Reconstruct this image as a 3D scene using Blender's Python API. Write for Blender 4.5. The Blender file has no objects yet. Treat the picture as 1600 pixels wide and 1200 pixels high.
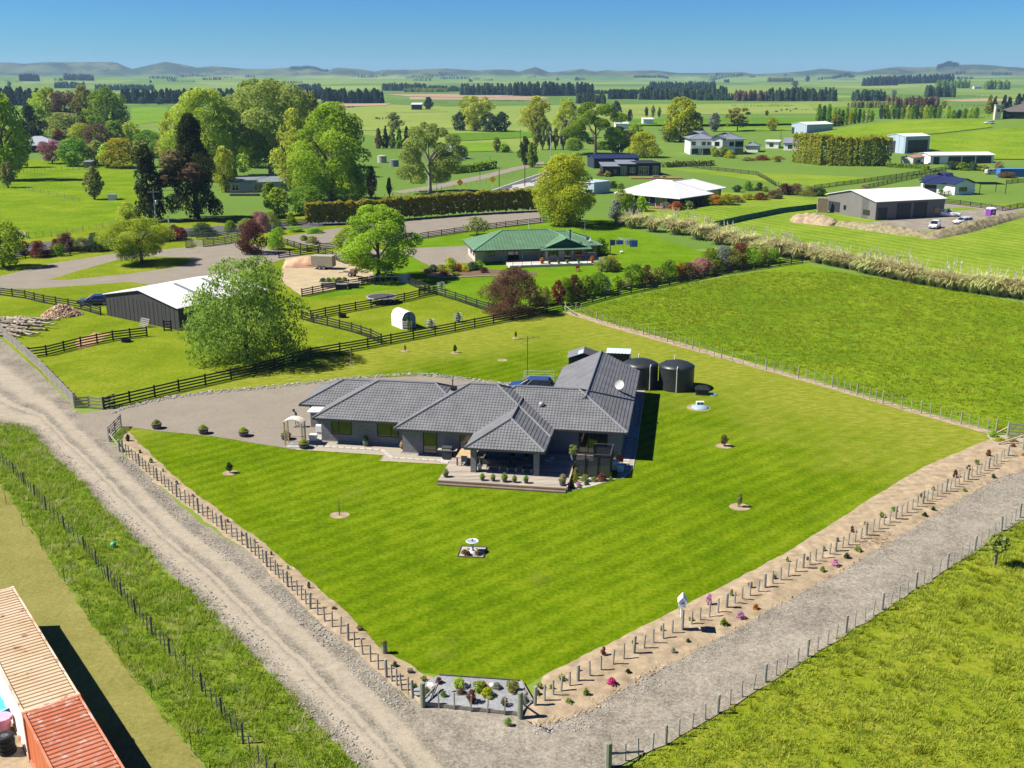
import bpy, bmesh, math, random
import numpy as np
from mathutils import Vector, Matrix, noise
from mathutils.geometry import tessellate_polygon
R = math.radians
rng = np.random.default_rng(7)
random.seed(7)
SC = bpy.context.scene
COL = SC.collection
# ------------------------------------------------------------------ camera
F, CAMZ, HOR = 1651.0, 30.7, 118.0
TH = math.atan((600 - HOR) / F)
cam = bpy.data.cameras.new('camera'); camo = bpy.data.objects.new('camera', cam); COL.objects.link(camo)
camo.location = (0, 0, CAMZ); camo.rotation_euler = (R(90) - TH, 0, 0)
cam.sensor_width = 36; cam.lens = 36 * F / 1600; cam.clip_start = .5; cam.clip_end = 40000
SC.camera = camo
# ------------------------------------------------------------------ sky, sun, exposure
SUN_EL, SUN_DIR = R(49), Vector((-1, -.06, 0)).normalized()       # SUN_DIR points towards the sun
W = bpy.data.worlds.new('World'); SC.world = W; W.use_nodes = True
wn, wl = W.node_tree.nodes, W.node_tree.links
bg = wn['Background']; sky = wn.new('ShaderNodeTexSky'); sky.sky_type = 'NISHITA'; sky.sun_disc = False
sky.sun_elevation = SUN_EL; sky.sun_rotation = R(270) - .06
sky.air_density = 1.0; sky.dust_density = 0.0; sky.ozone_density = 6.0; sky.altitude = 200
def vmul(src, c):
    m = wn.new('ShaderNodeMix'); m.data_type = 'RGBA'; m.blend_type = 'MULTIPLY'; m.inputs[0].default_value = 1; m.inputs[7].default_value = (*c, 1); wl.new(src, m.inputs[6]); return m.outputs[2]
gm_ = wn.new('ShaderNodeGamma'); gm_.inputs[1].default_value = 1.6; wl.new(vmul(sky.outputs[0], (.058, .089, .116)), gm_.inputs[0]); wl.new(vmul(gm_.outputs[0], (10, 10, 10)), bg.inputs[0])
bg.inputs[1].default_value = .055
sl = bpy.data.lights.new('sun', 'SUN'); sl.energy = 5.0; sl.angle = R(.5); sl.color = (1, .95, .85)
so = bpy.data.objects.new('sun', sl); COL.objects.link(so)
sd = Vector((SUN_DIR.x * math.cos(SUN_EL), SUN_DIR.y * math.cos(SUN_EL), math.sin(SUN_EL)))
so.rotation_euler = sd.to_track_quat('Z', 'Y').to_euler(); so.location = (-60, 0, 80)
SC.view_settings.view_transform = 'Standard'; SC.view_settings.look = 'None'
SC.view_settings.exposure = 1.0; SC.view_settings.gamma = 1; SC.view_settings.use_curve_mapping = False
SC.render.engine = 'CYCLES'
cy = SC.cycles; cy.max_bounces = 8; cy.diffuse_bounces = 5; cy.glossy_bounces = 3; cy.transmission_bounces = 3
cy.transparent_max_bounces = 6; cy.volume_bounces = 0; cy.use_denoising = True; cy.caustics_reflective = False; cy.caustics_refractive = False
# ------------------------------------------------------------------ terrain height and survey helpers
SKY = [(-400,104),(-200,98),(0,101),(50,99.5),(70,102),(105,99.5),(208,99.5),(230,109),(250,105),(282,99),(305,102.5),(330,107),(350,105),(400,109),(437,109),(470,107),
 (492,106),(520,112.5),(537,107),(570,109),(595,112.5),(607,110),(650,110),(700,108),(745,111),(775,109.5),(800,110),(810,112.5),(835,106),(857,114),(905,109),(925,112.5),
 (942,110.5),(960,112),(1015,111),(1050,114.5),(1087,114.5),(1145,113),(1162,116),(1200,114.5),(1232,112.5),(1265,108.5),(1282,110),(1320,113),(1340,110),(1375,106),(1407,107),
 (1432,106),(1450,103),(1500,103),(1520,104),(1540,106),(1555,106),(1582,109.5),(1600,114),(1700,108),(1850,112),(2000,106)]
SKX = np.array([(a - 800) / F for a, b in SKY]); SKY_ = np.array([b for a, b in SKY])
def sstep(a, b, x):
    t = min(1, max(0, (x - a) / (b - a))); return t * t * (3 - 2 * t)
def height(x, y):
    d = math.hypot(x, y)
    if d < 260: return 0.0
    z = 13 * math.exp(-((x - 285) / 130) ** 2 - ((y - 550) / 110) ** 2) * sstep(260, 420, d)
    if y > 1700:
        s = x / y
        far = 30.7 + (HOR - float(np.interp(s, SKX, SKY_))) / 1720 * 6300 * 1.12
        foot = 30.7 + (HOR - float(np.interp(s, [-.6,-.484,-.3,-.1,.1,.3,.4,.6], [118,119,122,124,127,128,122,118]))) / 1720 * 4200
        n1 = noise.fractal(Vector((x / 900, y / 900, 3)), 1, 2, 4); rg = 1 - abs(noise.fractal(Vector((x / 230, y / 700, 8)), 1, 2, 4)) * 1.6
        z += sstep(2100, 4200, y) * max(4, foot) * (.93 + .35 * n1 * (1 - sstep(3900, 4300, y) * .6))
        z += sstep(5300, 6300, y) * (far - max(4, foot)) * (1 if y > 6250 else 1 - (1 - rg) * .95 * sstep(6330, 5900, y))
        if y > 6500: z *= 1 - sstep(6500, 9000, y) * .8
    return z
def ray(px, py):
    a = (px - 800) / F; b = (600 - py) / F
    return Vector((a, math.cos(TH) + b * math.sin(TH), -math.sin(TH) + b * math.cos(TH)))
def P(px, py, z=0.0):                    # survey: the point at height z on the line of sight measured in the photograph
    d = ray(px, py); t = (z - CAMZ) / d.z
    return Vector((d.x * t, d.y * t, z))
def PT(px, py):                          # the same on rolling ground
    d = ray(px, py); t = 60.0
    while t < 12000:
        if CAMZ + d.z * t < height(d.x * t, d.y * t): break
        t *= 1.004
    return Vector((d.x * t, d.y * t, height(d.x * t, d.y * t)))
def mpp(p): return (p.y * math.cos(TH) - (p.z - CAMZ) * math.sin(TH)) / F   # metres per photo pixel at a place
def L2(pts, z=0): return [P(a, b, z) for a, b in pts]
ONES = 'first second third fourth fifth sixth seventh eighth ninth tenth eleventh twelfth thirteenth fourteenth fifteenth sixteenth seventeenth eighteenth nineteenth'.split()
TENS = ['', '', 'twent', 'thirt', 'fort', 'fift', 'sixt', 'sevent', 'eight', 'ninet']
def nth(i):                              # 0 -> first
    i += 1
    if i < 20: return ONES[i - 1]
    t, o = divmod(i, 10)
    return TENS[t] + 'ieth' if o == 0 else TENS[t] + 'y-' + ONES[o - 1]
# ------------------------------------------------------------------ materials
MATS = {}
class NT:
    def __init__(s, name):
        s.m = bpy.data.materials.new(name); s.m.use_nodes = True; s.t = s.m.node_tree; s.n = s.t.nodes; s.l = s.t.links
        s.b = s.n['Principled BSDF']; s.out = s.n['Material Output']
    def node(s, typ, **k):
        n = s.n.new(typ)
        for a, v in k.items():
            if a.startswith('i_'): n.inputs[int(a[2:]) if a[2:].isdigit() else a[2:].replace('_', ' ')].default_value = v
            else: setattr(n, a, v)
        return n
    def link(s, a, b): s.l.new(a, b)
    def pos(s, scale=(1, 1, 1), rot=0):
        g = s.node('ShaderNodeNewGeometry'); m = s.node('ShaderNodeMapping'); m.inputs['Scale'].default_value = scale; m.inputs['Rotation'].default_value = (0, 0, rot)
        s.link(g.outputs['Position'], m.inputs[0]); return m.outputs[0]
    def noise(s, vec, scale, detail=4, rough=.6, dist=0):
        n = s.node('ShaderNodeTexNoise'); n.inputs['Scale'].default_value = scale; n.inputs['Detail'].default_value = detail
        n.inputs['Roughness'].default_value = rough; n.inputs['Distortion'].default_value = dist; s.link(vec, n.inputs['Vector']); return n.outputs['Fac']
    def ramp(s, fac, stops):
        r = s.node('ShaderNodeValToRGB'); e = r.color_ramp.elements
        while len(e) < len(stops): e.new(.5)
        for k, (p, c) in enumerate(stops): e[k].position = p; e[k].color = (*c, 1) if len(c) == 3 else c
        s.link(fac, r.inputs[0]); return r.outputs[0]
    def mix(s, fac, a, b, typ='MIX'):
        m = s.node('ShaderNodeMix', data_type='RGBA', blend_type=typ, clamp_factor=True)
        for sock, v in ((m.inputs[0], fac), (m.inputs[6], a), (m.inputs[7], b)):
            if hasattr(v, 'links') or isinstance(v, bpy.types.NodeSocket): s.link(v, sock)
            elif isinstance(v, (int, float)): sock.default_value = v
            else: sock.default_value = (*v, 1)
        return m.outputs[2]
    def math(s, op, a, b=0.0, c=None):
        m = s.node('ShaderNodeMath', operation=op)
        for k, v in enumerate((a, b) if c is None else (a, b, c)):
            if isinstance(v, bpy.types.NodeSocket): s.link(v, m.inputs[k])
            else: m.inputs[k].default_value = v
        return m.outputs[0]
    def attr(s, name):
        a = s.node('ShaderNodeAttribute'); a.attribute_name = name; return a.outputs['Fac']
    def bump(s, h, strength=.4, dist=.05):
        b = s.node('ShaderNodeBump'); b.inputs['Strength'].default_value = strength; b.inputs['Distance'].default_value = dist
        s.link(h, b.inputs['Height']); s.link(b.outputs[0], s.b.inputs['Normal'])
    def done(s, col, rough=.8, spec=.3, metal=0):
        if isinstance(col, bpy.types.NodeSocket): s.link(col, s.b.inputs['Base Color'])
        else: s.b.inputs['Base Color'].default_value = (*col, 1)
        s.b.inputs['Roughness'].default_value = rough; s.b.inputs['Specular IOR Level'].default_value = spec; s.b.inputs['Metallic'].default_value = metal
        return s.m
def sc(c, k): return tuple(min(1, x * k) for x in c)
def mat(name, c, rough=.75, var=.18, scale=3.0, spec=.3, metal=0, bump=0, c2=None, stretch=(1, 1, 1)):
    if name in MATS: return MATS[name]
    n = NT(name); v = n.pos(stretch); f = n.noise(v, scale, 5, .65)
    col = n.ramp(f, [(.3, sc(c, 1 - var)), (.7, c2 or sc(c, 1 + var))])
    if bump: n.bump(n.noise(v, scale * 4, 3), bump, .02)
    MATS[name] = n.done(col, rough, spec, metal); return MATS[name]
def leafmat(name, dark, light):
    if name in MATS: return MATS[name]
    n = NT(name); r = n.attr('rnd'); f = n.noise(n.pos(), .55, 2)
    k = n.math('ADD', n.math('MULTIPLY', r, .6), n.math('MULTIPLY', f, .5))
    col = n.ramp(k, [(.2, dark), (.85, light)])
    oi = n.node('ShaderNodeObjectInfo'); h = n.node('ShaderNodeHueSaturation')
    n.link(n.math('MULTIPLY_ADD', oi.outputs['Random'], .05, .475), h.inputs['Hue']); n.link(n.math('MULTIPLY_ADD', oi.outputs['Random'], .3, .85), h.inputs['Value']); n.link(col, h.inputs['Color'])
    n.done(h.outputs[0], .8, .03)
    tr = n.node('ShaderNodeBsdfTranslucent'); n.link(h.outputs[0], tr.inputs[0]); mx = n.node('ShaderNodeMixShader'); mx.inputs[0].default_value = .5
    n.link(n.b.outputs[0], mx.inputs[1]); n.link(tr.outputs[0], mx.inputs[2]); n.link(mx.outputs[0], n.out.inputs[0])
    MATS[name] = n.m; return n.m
def grassmat(name, dark, mid, light, big=.06, small=5.0, stripes=None, dry=None, dryamt=.5, bump=.5):
    n = NT(name); v = n.pos(); fb = n.noise(v, big, 5, .6); fs = n.noise(v, small, 6, .75); fm = n.noise(v, small * .12, 4, .65)
    k = n.math('ADD', n.math('MULTIPLY', fb, .32), n.math('ADD', n.math('MULTIPLY', fs, .70), n.math('MULTIPLY', fm, .33)))
    if stripes:
        ang, wl_, amp = stripes
        w = n.node('ShaderNodeTexWave', wave_type='BANDS'); w.inputs['Scale'].default_value = 1 / wl_ / 3.2; w.inputs['Distortion'].default_value = 1.6; w.inputs['Detail'].default_value = 1
        w.inputs['Detail Scale'].default_value = .25; n.link(n.pos((1, 1, 1), ang), w.inputs[0])
        k = n.math('ADD', k, n.math('MULTIPLY_ADD', w.outputs['Fac'], amp, -amp / 2))
    col = n.ramp(k, [(.53, dark), (.675, mid), (.82, light)])
    if dry:
        fd = n.noise(n.pos(), big * 2.6, 6, .7, .4)
        col = n.mix(n.math('MULTIPLY', n.ramp(fd, [(1 - dryamt, (0, 0, 0)), (min(1, 1.2 - dryamt), (1, 1, 1))]), .75), col, dry)
    n.bump(fs, bump, .12)
    MATS[name] = n.done(col, 1, 0); return n.m
# ------------------------------------------------------------------ meshes
class MB:
    def __init__(s): s.v = []; s.f = []; s.mi = []; s.cur = 0
    def vs(s, pts):
        k = len(s.v); s.v += [tuple(p) for p in pts]; return k
    def face(s, *pts):
        k = s.vs(pts); s.f.append(tuple(range(k, k + len(pts)))); s.mi.append(s.cur); return s
    def box(s, c, size, rz=0, taper=1.0):
        cx, cy_, cz = c; x, y, z = size[0] / 2, size[1] / 2, size[2] / 2; cs, sn = math.cos(rz), math.sin(rz)
        pts = []
        for dz in (-z, z):
            t = taper if dz > 0 else 1
            for dx, dy in ((-x, -y), (x, -y), (x, y), (-x, y)):
                dx *= t; dy *= t; pts.append((cx + dx * cs - dy * sn, cy_ + dx * sn + dy * cs, cz + dz))
        k = s.vs(pts)
        for q in ((0, 3, 2, 1), (4, 5, 6, 7), (0, 1, 5, 4), (1, 2, 6, 5), (2, 3, 7, 6), (3, 0, 4, 7)):
            s.f.append(tuple(k + i for i in q)); s.mi.append(s.cur)
        return s
    def b2(s, x0, x1, y0, y1, z0, z1): return s.box(((x0 + x1) / 2, (y0 + y1) / 2, (z0 + z1) / 2), (x1 - x0, y1 - y0, z1 - z0))
    def tube(s, p0, p1, r0, r1=None, n=6, cap=True):
        p0, p1 = Vector(p0), Vector(p1); r1 = r0 if r1 is None else r1; d = (p1 - p0)
        if d.length < 1e-6: return s
        q = d.to_track_quat('Z', 'Y'); k = len(s.v)
        for p, r in ((p0, r0), (p1, r1)):
            for i in range(n):
                a = 2 * math.pi * i / n; s.v.append(tuple(p + q @ Vector((math.cos(a) * r, math.sin(a) * r, 0))))
        for i in range(n):
            j = (i + 1) % n; s.f.append((k + i, k + j, k + n + j, k + n + i)); s.mi.append(s.cur)
        if cap:
            s.f.append(tuple(k + n + i for i in range(n))); s.f.append(tuple(k + n - 1 - i for i in range(n))); s.mi += [s.cur] * 2
        return s
    def path(s, pts, r, n=6):
        for a, b in zip(pts, pts[1:]): s.tube(a, b, r, r, n)
        return s
    def lathe(s, prof, c=(0, 0, 0), n=16, cap=True):
        k = len(s.v)
        for r, z in prof:
            for i in range(n):
                a = 2 * math.pi * i / n; s.v.append((c[0] + r * math.cos(a), c[1] + r * math.sin(a), c[2] + z))
        for m in range(len(prof) - 1):
            for i in range(n):
                j = (i + 1) % n; s.f.append((k + m * n + i, k + m * n + j, k + (m + 1) * n + j, k + (m + 1) * n + i)); s.mi.append(s.cur)
        if cap:
            s.f.append(tuple(k + (len(prof) - 1) * n + i for i in range(n))); s.f.append(tuple(k + n - 1 - i for i in range(n))); s.mi += [s.cur] * 2
        return s
    def prism(s, poly, z0, z1):            # poly: ccw xy list
        n = len(poly); k = s.vs([(p[0], p[1], z0) for p in poly] + [(p[0], p[1], z1) for p in poly])
        for i in range(n):
            j = (i + 1) % n; s.f.append((k + i, k + j, k + n + j, k + n + i)); s.mi.append(s.cur)
        for t in tessellate_polygon([[Vector((p[0], p[1], 0)) for p in poly]]):
            a, b, c = t; s.f.append((k + n + a, k + n + b, k + n + c)); s.f.append((k + c, k + b, k + a)); s.mi += [s.cur] * 2
        return s
    def loft(s, secs):                    # list of equal-length closed rings
        n = len(secs[0]); k = len(s.v)
        for r in secs: s.v += [tuple(p) for p in r]
        for m in range(len(secs) - 1):
            for i in range(n):
                j = (i + 1) % n; s.f.append((k + m * n + i, k + m * n + j, k + (m + 1) * n + j, k + (m + 1) * n + i)); s.mi.append(s.cur)
        s.f.append(tuple(k + n - 1 - i for i in range(n))); s.f.append(tuple(k + (len(secs) - 1) * n + i for i in range(n))); s.mi += [s.cur] * 2
        return s
    def mesh(s, name, mats, smooth=False, recalc=True):
        me = bpy.data.meshes.new(name); me.from_pydata(s.v, [], s.f)
        for m in (mats if isinstance(mats, (list, tuple)) else [mats]): me.materials.append(m)
        if any(s.mi): me.polygons.foreach_set('material_index', s.mi)
        if recalc:
            bm = bmesh.new(); bm.from_mesh(me); bmesh.ops.recalc_face_normals(bm, faces=bm.faces); bm.to_mesh(me); bm.free()
        if smooth: me.polygons.foreach_set('use_smooth', [True] * len(me.polygons))
        me.update(); return me
def npmesh(name, verts, faces_n, mat_, rnd=None, smooth=False):
    """verts (N,3) laid out face after face, faces_n corners each."""
    me = bpy.data.meshes.new(name); nv = len(verts); nf = nv // faces_n
    me.vertices.add(nv); me.vertices.foreach_set('co', np.ascontiguousarray(verts, dtype=np.float32).ravel())
    me.loops.add(nv); me.loops.foreach_set('vertex_index', np.arange(nv, dtype=np.int32))
    me.polygons.add(nf); me.polygons.foreach_set('loop_start', np.arange(0, nv, faces_n, dtype=np.int32))
    me.polygons.foreach_set('loop_total', np.full(nf, faces_n, dtype=np.int32))
    me.materials.append(mat_); me.update(calc_edges=True)
    if rnd is not None:
        a = me.attributes.new('rnd', 'FLOAT', 'POINT'); a.data.foreach_set('value', np.repeat(rnd, nv // len(rnd)).astype(np.float32))
    return me
# ------------------------------------------------------------------ objects
def tag(o, label=None, cat=None, group=None, kind=None):
    if label: o['label'] = label
    if cat: o['category'] = cat
    if group: o['group'] = group
    if kind: o['kind'] = kind
    return o
def thing(name, label, cat, loc=(0, 0, 0), rz=0, group=None):
    o = bpy.data.objects.new(name, None); COL.objects.link(o); o.location = loc; o.rotation_euler = (0, 0, rz); o.empty_display_size = .2
    return tag(o, label, cat, group)
def part(name, me, parent, loc=(0, 0, 0), rot=(0, 0, 0), scale=(1, 1, 1), label=None, kind=None):
    o = bpy.data.objects.new(name, me); COL.objects.link(o); o.parent = parent; o.location = loc; o.rotation_euler = rot; o.scale = scale
    if label: o['label'] = label
    if kind: o['kind'] = kind
    return o
def single(name, me, label, cat, loc=(0, 0, 0), rz=0, scale=(1, 1, 1), group=None):
    o = bpy.data.objects.new(name, me); COL.objects.link(o); o.location = loc; o.rotation_euler = (0, 0, rz); o.scale = scale
    return tag(o, label, cat, group)
def struct(name, me, loc=(0, 0, 0), kind='structure'):
    o = bpy.data.objects.new(name, me); COL.objects.link(o); o.location = loc; o['kind'] = kind; return o
def clone(src, loc, rz, label, scale=None, group=None):
    """copies a thing, its parts and their sub-parts (shared mesh data)"""
    r = src.copy(); COL.objects.link(r); r.location = loc; r.rotation_euler = (0, 0, rz); r['label'] = label
    if group: r['group'] = group
    if scale: r.scale = scale
    for ch in list(src.children):
        c = ch.copy(); COL.objects.link(c); c.parent = r
        for g in ch.children:
            d = g.copy(); COL.objects.link(d); d.parent = c
    return r
# palette
WHITE = mat('white_paint', (.72, .72, .70), .5, .06); BLACKT = mat('black_stain_timber', (.020, .018, .017), .8, .3)
GREYT = mat('weathered_timber', (.23, .21, .18), .85, .25, 2, stretch=(1, 1, 6)); POSTT = mat('grey_post_timber', (.26, .25, .21), .85, .25, 2)
DARKT = mat('dark_post_timber', (.07, .06, .05), .85, .3); PALET = mat('pale_timber', (.40, .31, .20), .8, .2, 2)
CONC = mat('concrete', (.36, .34, .30), .85, .15, 1.5); BLACK = mat('black_plastic', (.012, .013, .014), .5, .2); RUBBER = mat('rubber', (.015, .015, .016), .75, .2)
STEEL = mat('galvanised_steel', (.42, .43, .44), .45, .12, metal=.5); WIRE = mat('fence_wire', (.35, .35, .35), .5, .1)
CHAR = mat('charcoal_paint', (.035, .038, .044), .55, .1); BARK = mat('bark', (.10, .075, .05), .9, .35, 4, bump=.5); PALEBARK = mat('pale_bark', (.26, .23, .18), .9, .3, 4, bump=.4)
def glassmat(name, c=(.012, .016, .018)):
    n = NT(name); n.b.inputs['Coat Weight'].default_value = .6; return n.done(c, .04, 1.0)
GLASS = glassmat('window_glass')
# ================================================================== GROUND
def resample(pts, step):
    out = []; n = len(pts)
    for i in range(n):
        a, b = Vector(pts[i]), Vector(pts[(i + 1) % n]); L = (b - a).length; k = max(1, min(160, int(L / step)))
        out += [a.lerp(b, j / k) for j in range(k)]
    return out
def sheet(name, px, z, m, jag=.15, step=.8, world=False, kind='structure'):
    pts = [Vector((p[0], p[1], 0)) for p in px] if world else [P(a, b) for a, b in px]
    d = sum((p.length for p in pts), 0) / len(pts); step = max(step, d / 160)
    pp = []
    for p in resample(pts, step):
        q = noise.noise_vector(Vector((p.x * .45, p.y * .45, z * 50))) * jag + noise.noise_vector(Vector((p.x * 1.7, p.y * 1.7, z * 50))) * jag * .6
        pp.append(Vector((p.x + q.x, p.y + q.y, z)))
    tr = tessellate_polygon([pp]); me = bpy.data.meshes.new(name); me.from_pydata([tuple(p) for p in pp], [], tr); me.materials.append(m)
    if me.polygons and sum(f.normal.z for f in me.polygons) < 0: me.flip_normals()
    return struct(name, me, kind=kind)
def ribbon(name, left, right, n, m, zf, matl, jag=0.0):
    """strip between two lines, with an 'across' value 0..1 stored on it"""
    def even(pl, n):
        pl = [Vector(p) for p in pl]; L = [0]
        for a, b in zip(pl, pl[1:]): L.append(L[-1] + (b - a).length)
        out = []
        for k in range(n):
            t = L[-1] * k / (n - 1); i = 0
            while i < len(L) - 2 and L[i + 1] < t: i += 1
            out.append(pl[i].lerp(pl[i + 1], (t - L[i]) / max(1e-6, L[i + 1] - L[i])))
        return out
    A, B = even(left, n), even(right, n); v = []; ac = []
    for i in range(n):
        for j in range(m):
            t = j / (m - 1); p = A[i].lerp(B[i], t)
            if jag and j in (0, m - 1): q = noise.noise_vector(p * .5) * jag + noise.noise_vector(p * 1.9) * jag * .5; p = p + Vector((q.x, q.y, 0))
            v.append((p.x, p.y, zf(t, p))); ac.append(t)
    f = [(i * m + j, i * m + j + 1, (i + 1) * m + j + 1, (i + 1) * m + j) for i in range(n - 1) for j in range(m - 1)]
    me = bpy.data.meshes.new(name); me.from_pydata(v, [], f); me.materials.append(matl)
    a = me.attributes.new('across', 'FLOAT', 'POINT'); a.data.foreach_set('value', ac)
    if sum(p.normal.z for p in me.polygons) < 0: me.flip_normals()
    me.polygons.foreach_set('use_smooth', [True] * len(me.polygons))
    return me
# --- far country
def terrain():
    rs = [4, 40, 120, 200, 259]; r = 275.0
    while r < 10500: rs.append(r); r *= 1.019 if r > 2000 else 1.03
    na = 420; v = []
    for r in rs:
        for i in range(na):
            a = R(-46 + 92 * i / (na - 1)); x, y = r * math.sin(a), r * math.cos(a)
            v.append((x, y, height(x, y)))
    f = [(i * na + j, (i + 1) * na + j, (i + 1) * na + j + 1, i * na + j + 1) for i in range(len(rs) - 1) for j in range(na - 1)]
    # ground behind and beside the camera
    k = len(v); v += [(-900, -400, 0), (900, -400, 0), (900 * 1.0, 860, 0), (-900, 860, 0)]
    me = bpy.data.meshes.new('pasture_land'); me.from_pydata(v[:k], [], f); me.polygons.foreach_set('use_smooth', [True] * len(f))
    if me.polygons[0].normal.z < 0: me.flip_normals()
    n = NT('pasture'); pos = n.pos()
    vo = n.node('ShaderNodeTexVoronoi'); vo.inputs['Scale'].default_value = .0042; vo.inputs['Randomness'].default_value = .75; n.link(n.pos((1, .55, 1), .3), vo.inputs['Vector'])
    cell = n.node('ShaderNodeSeparateColor'); n.link(vo.outputs['Color'], cell.inputs[0])
    fb = n.noise(pos, .012, 6, .65); fs = n.noise(pos, .35, 5, .7)
    k_ = n.math('ADD', n.math('MULTIPLY', cell.outputs[0], .5), n.math('ADD', n.math('MULTIPLY', fb, .45), n.math('MULTIPLY', fs, .25)))
    col = n.ramp(k_, [(.25, (.060, .125, .018)), (.55, (.105, .175, .025)), (.85, (.185, .235, .042))])
    g = n.node('ShaderNodeNewGeometry'); sx = n.node('ShaderNodeSeparateXYZ'); n.link(g.outputs['Position'], sx.inputs[0])
    hi = n.math('MULTIPLY_ADD', sx.outputs[2], 1 / 16, -1.4); fr = n.noise(pos, .0026, 9, .78)
    rough = n.ramp(fr, [(.40, (.075, .11, .03)), (.48, (.09, .085, .045)), (.53, (.012, .022, .016)), (.62, (.03, .045, .02))])
    hm = n.node('ShaderNodeMath', operation='MULTIPLY'); hm.use_clamp = True; n.link(hi, hm.inputs[0]); hm.inputs[1].default_value = 1.0
    col = n.mix(n.math('MULTIPLY', hm.outputs[0], .85), col, rough)
    n.bump(fs, .5, .3); me.materials.append(n.done(col, .9, .08))
    struct('pasture_land', me)
    m2 = MB(); m2.face((-700, -300, -.02), (700, -300, -.02), (700, 3.2, -.02), (-700, 3.2, -.02)); struct('ground_behind', m2.mesh('ground_behind', n.m))
terrain()
# --- grasses
LAWN = grassmat('lawn_grass', (.048, .096, .002), (.092, .146, .003), (.162, .212, .010), .05, 3.4, (R(-132), 1.5, .07), (.135, .14, .025), .40)
def dry_band(m, lines):
    """the mown strip along the back fences is drier and paler"""
    n = NT.__new__(NT); n.m = m; n.t = m.node_tree; n.n = n.t.nodes; n.l = n.t.links; n.b = n.n['Principled BSDF']; src = n.b.inputs['Base Color'].links[0].from_socket; pos = n.pos(); tot = None; wob = n.noise(n.pos(), .12, 5, .65)
    for p, q, wid in lines:
        d = (q - p).normalized(); dt = n.node('ShaderNodeVectorMath', operation='DOT_PRODUCT'); n.link(pos, dt.inputs[0]); dt.inputs[1].default_value = (d.y, -d.x, 0); k = p.x * d.y - p.y * d.x
        ds = n.math('ADD', n.math('ABSOLUTE', n.math('SUBTRACT', dt.outputs['Value'], k)), n.math('MULTIPLY_ADD', wob, wid * 1.6, -wid * .8)); e = n.node('ShaderNodeMapRange', interpolation_type='SMOOTHSTEP'); n.link(ds, e.inputs[0])
        e.inputs[1].default_value = wid; e.inputs[2].default_value = wid * .15; tot = e.outputs[0] if tot is None else n.math('MAXIMUM', tot, e.outputs[0])
    f = n.noise(n.pos((1, 2.4, 1), R(35)), .9, 6, .7); pale = n.ramp(f, [(.34, (.12, .155, .008)), (.55, (.20, .215, .026)), (.72, (.30, .27, .075))]); n.link(n.mix(n.math('MULTIPLY', tot, .9), src, pale), n.b.inputs['Base Color'])
dry_band(LAWN, [(P(900, 488), P(1556, 678), 24), (P(400, 586), P(880, 486), 17)])
NEIGH = grassmat('neighbour_lawn', (.058, .125, .004), (.096, .18, .006), (.145, .22, .014), .06, 2.4)
PADD = grassmat('paddock_grass', (.082, .130, .006), (.135, .18, .009), (.215, .23, .028), .07, 2.6, None, (.23, .20, .06), .36)
LONGG = grassmat('long_pasture_grass', (.062, .130, .007), (.118, .190, .008), (.20, .24, .018), .05, 1.4, None, (.20, .19, .04), .36, bump=1)
MOWN = grassmat('mown_field', (.095, .165, .012), (.145, .215, .020), (.21, .26, .036), .03, 1.0, (R(-28), 3.0, .12))
VERGE = grassmat('verge_grass', (.06, .115, .008), (.12, .18, .014), (.21, .21, .045), .22, 2.6, None, (.24, .21, .08), .42, bump=1)
DRYL = grassmat('dry_lawn', (.135, .132, .034), (.185, .174, .050), (.235, .21, .070), .25, 4.0)
YELG = grassmat('meadow_grass', (.105, .155, .008), (.18, .215, .014), (.26, .255, .035), .12, 2.6, None, (.27, .23, .09), .36, bump=1)
def gravelmat(name, c, ruts=(), grit=9.0, con=.42, pale=(.35, .30, .225)):
    n = NT(name); v = n.pos(); f1 = n.noise(v, grit, 3, .8); f2 = n.noise(v, .35, 5, .6); f3 = n.noise(v, grit * .3, 3, .7)
    k = n.math('ADD', n.math('MULTIPLY', f1, .55), n.math('ADD', n.math('MULTIPLY', f2, .3), n.math('MULTIPLY', f3, .25)))
    col = n.ramp(k, [(.40, sc(c, 1 - con)), (.56, c), (.72, sc(c, 1 + con))])
    if ruts:
        ac = n.attr('across'); tot = None
        w = n.math('ADD', ac, n.math('MULTIPLY_ADD', n.noise(v, .5, 3), .10, -.05))
        for cen, wid in ruts:
            d = n.math('ABSOLUTE', n.math('SUBTRACT', w, cen)); e = n.node('ShaderNodeMapRange', interpolation_type='SMOOTHSTEP')
            n.link(d, e.inputs[0]); e.inputs[1].default_value = wid; e.inputs[2].default_value = wid * .35; e.inputs[3].default_value = 0; e.inputs[4].default_value = 1
            tot = e.outputs[0] if tot is None else n.math('MAXIMUM', tot, e.outputs[0])
        st = n.noise(n.pos(), 1.3, 5, .7)
        fac = n.math('MULTIPLY', tot, n.math('MULTIPLY_ADD', st, 1.5, -.08))
        fac = n.math('MINIMUM', fac, 1.0)
        col = n.mix(fac, col, n.mix(f1, sc(pale, .8), sc(pale, 1.15)))
    n.bump(f1, .5, .02); MATS[name] = n.done(col, .9, .15); return n.m
GRAVEL = gravelmat('grey_gravel', (.222, .196, .156), grit=7, con=.62); DRIVE = gravelmat('drive_gravel', (.212, .184, .145), grit=8, con=.22)
TRACK = gravelmat('track_gravel', (.205, .180, .14), ((.23, .14), (.38, .05), (.63, .16)), 7, .7)
SOIL = mat('bare_soil', (.295, .228, .148), .95, .34, 1.4, .1, bump=.6); SAND = mat('sand_yard', (.35, .28, .175), .95, .16, .5, .1, bump=.3)
ARENA = mat('arena_surface', (.20, .175, .145), .95, .10, .35, .1, bump=.3); ASPH = mat('asphalt', (.085, .087, .092), .9, .15, .3, .2)
ROCKS = gravelmat('stone_edge', (.20, .19, .165), grit=9)
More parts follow.
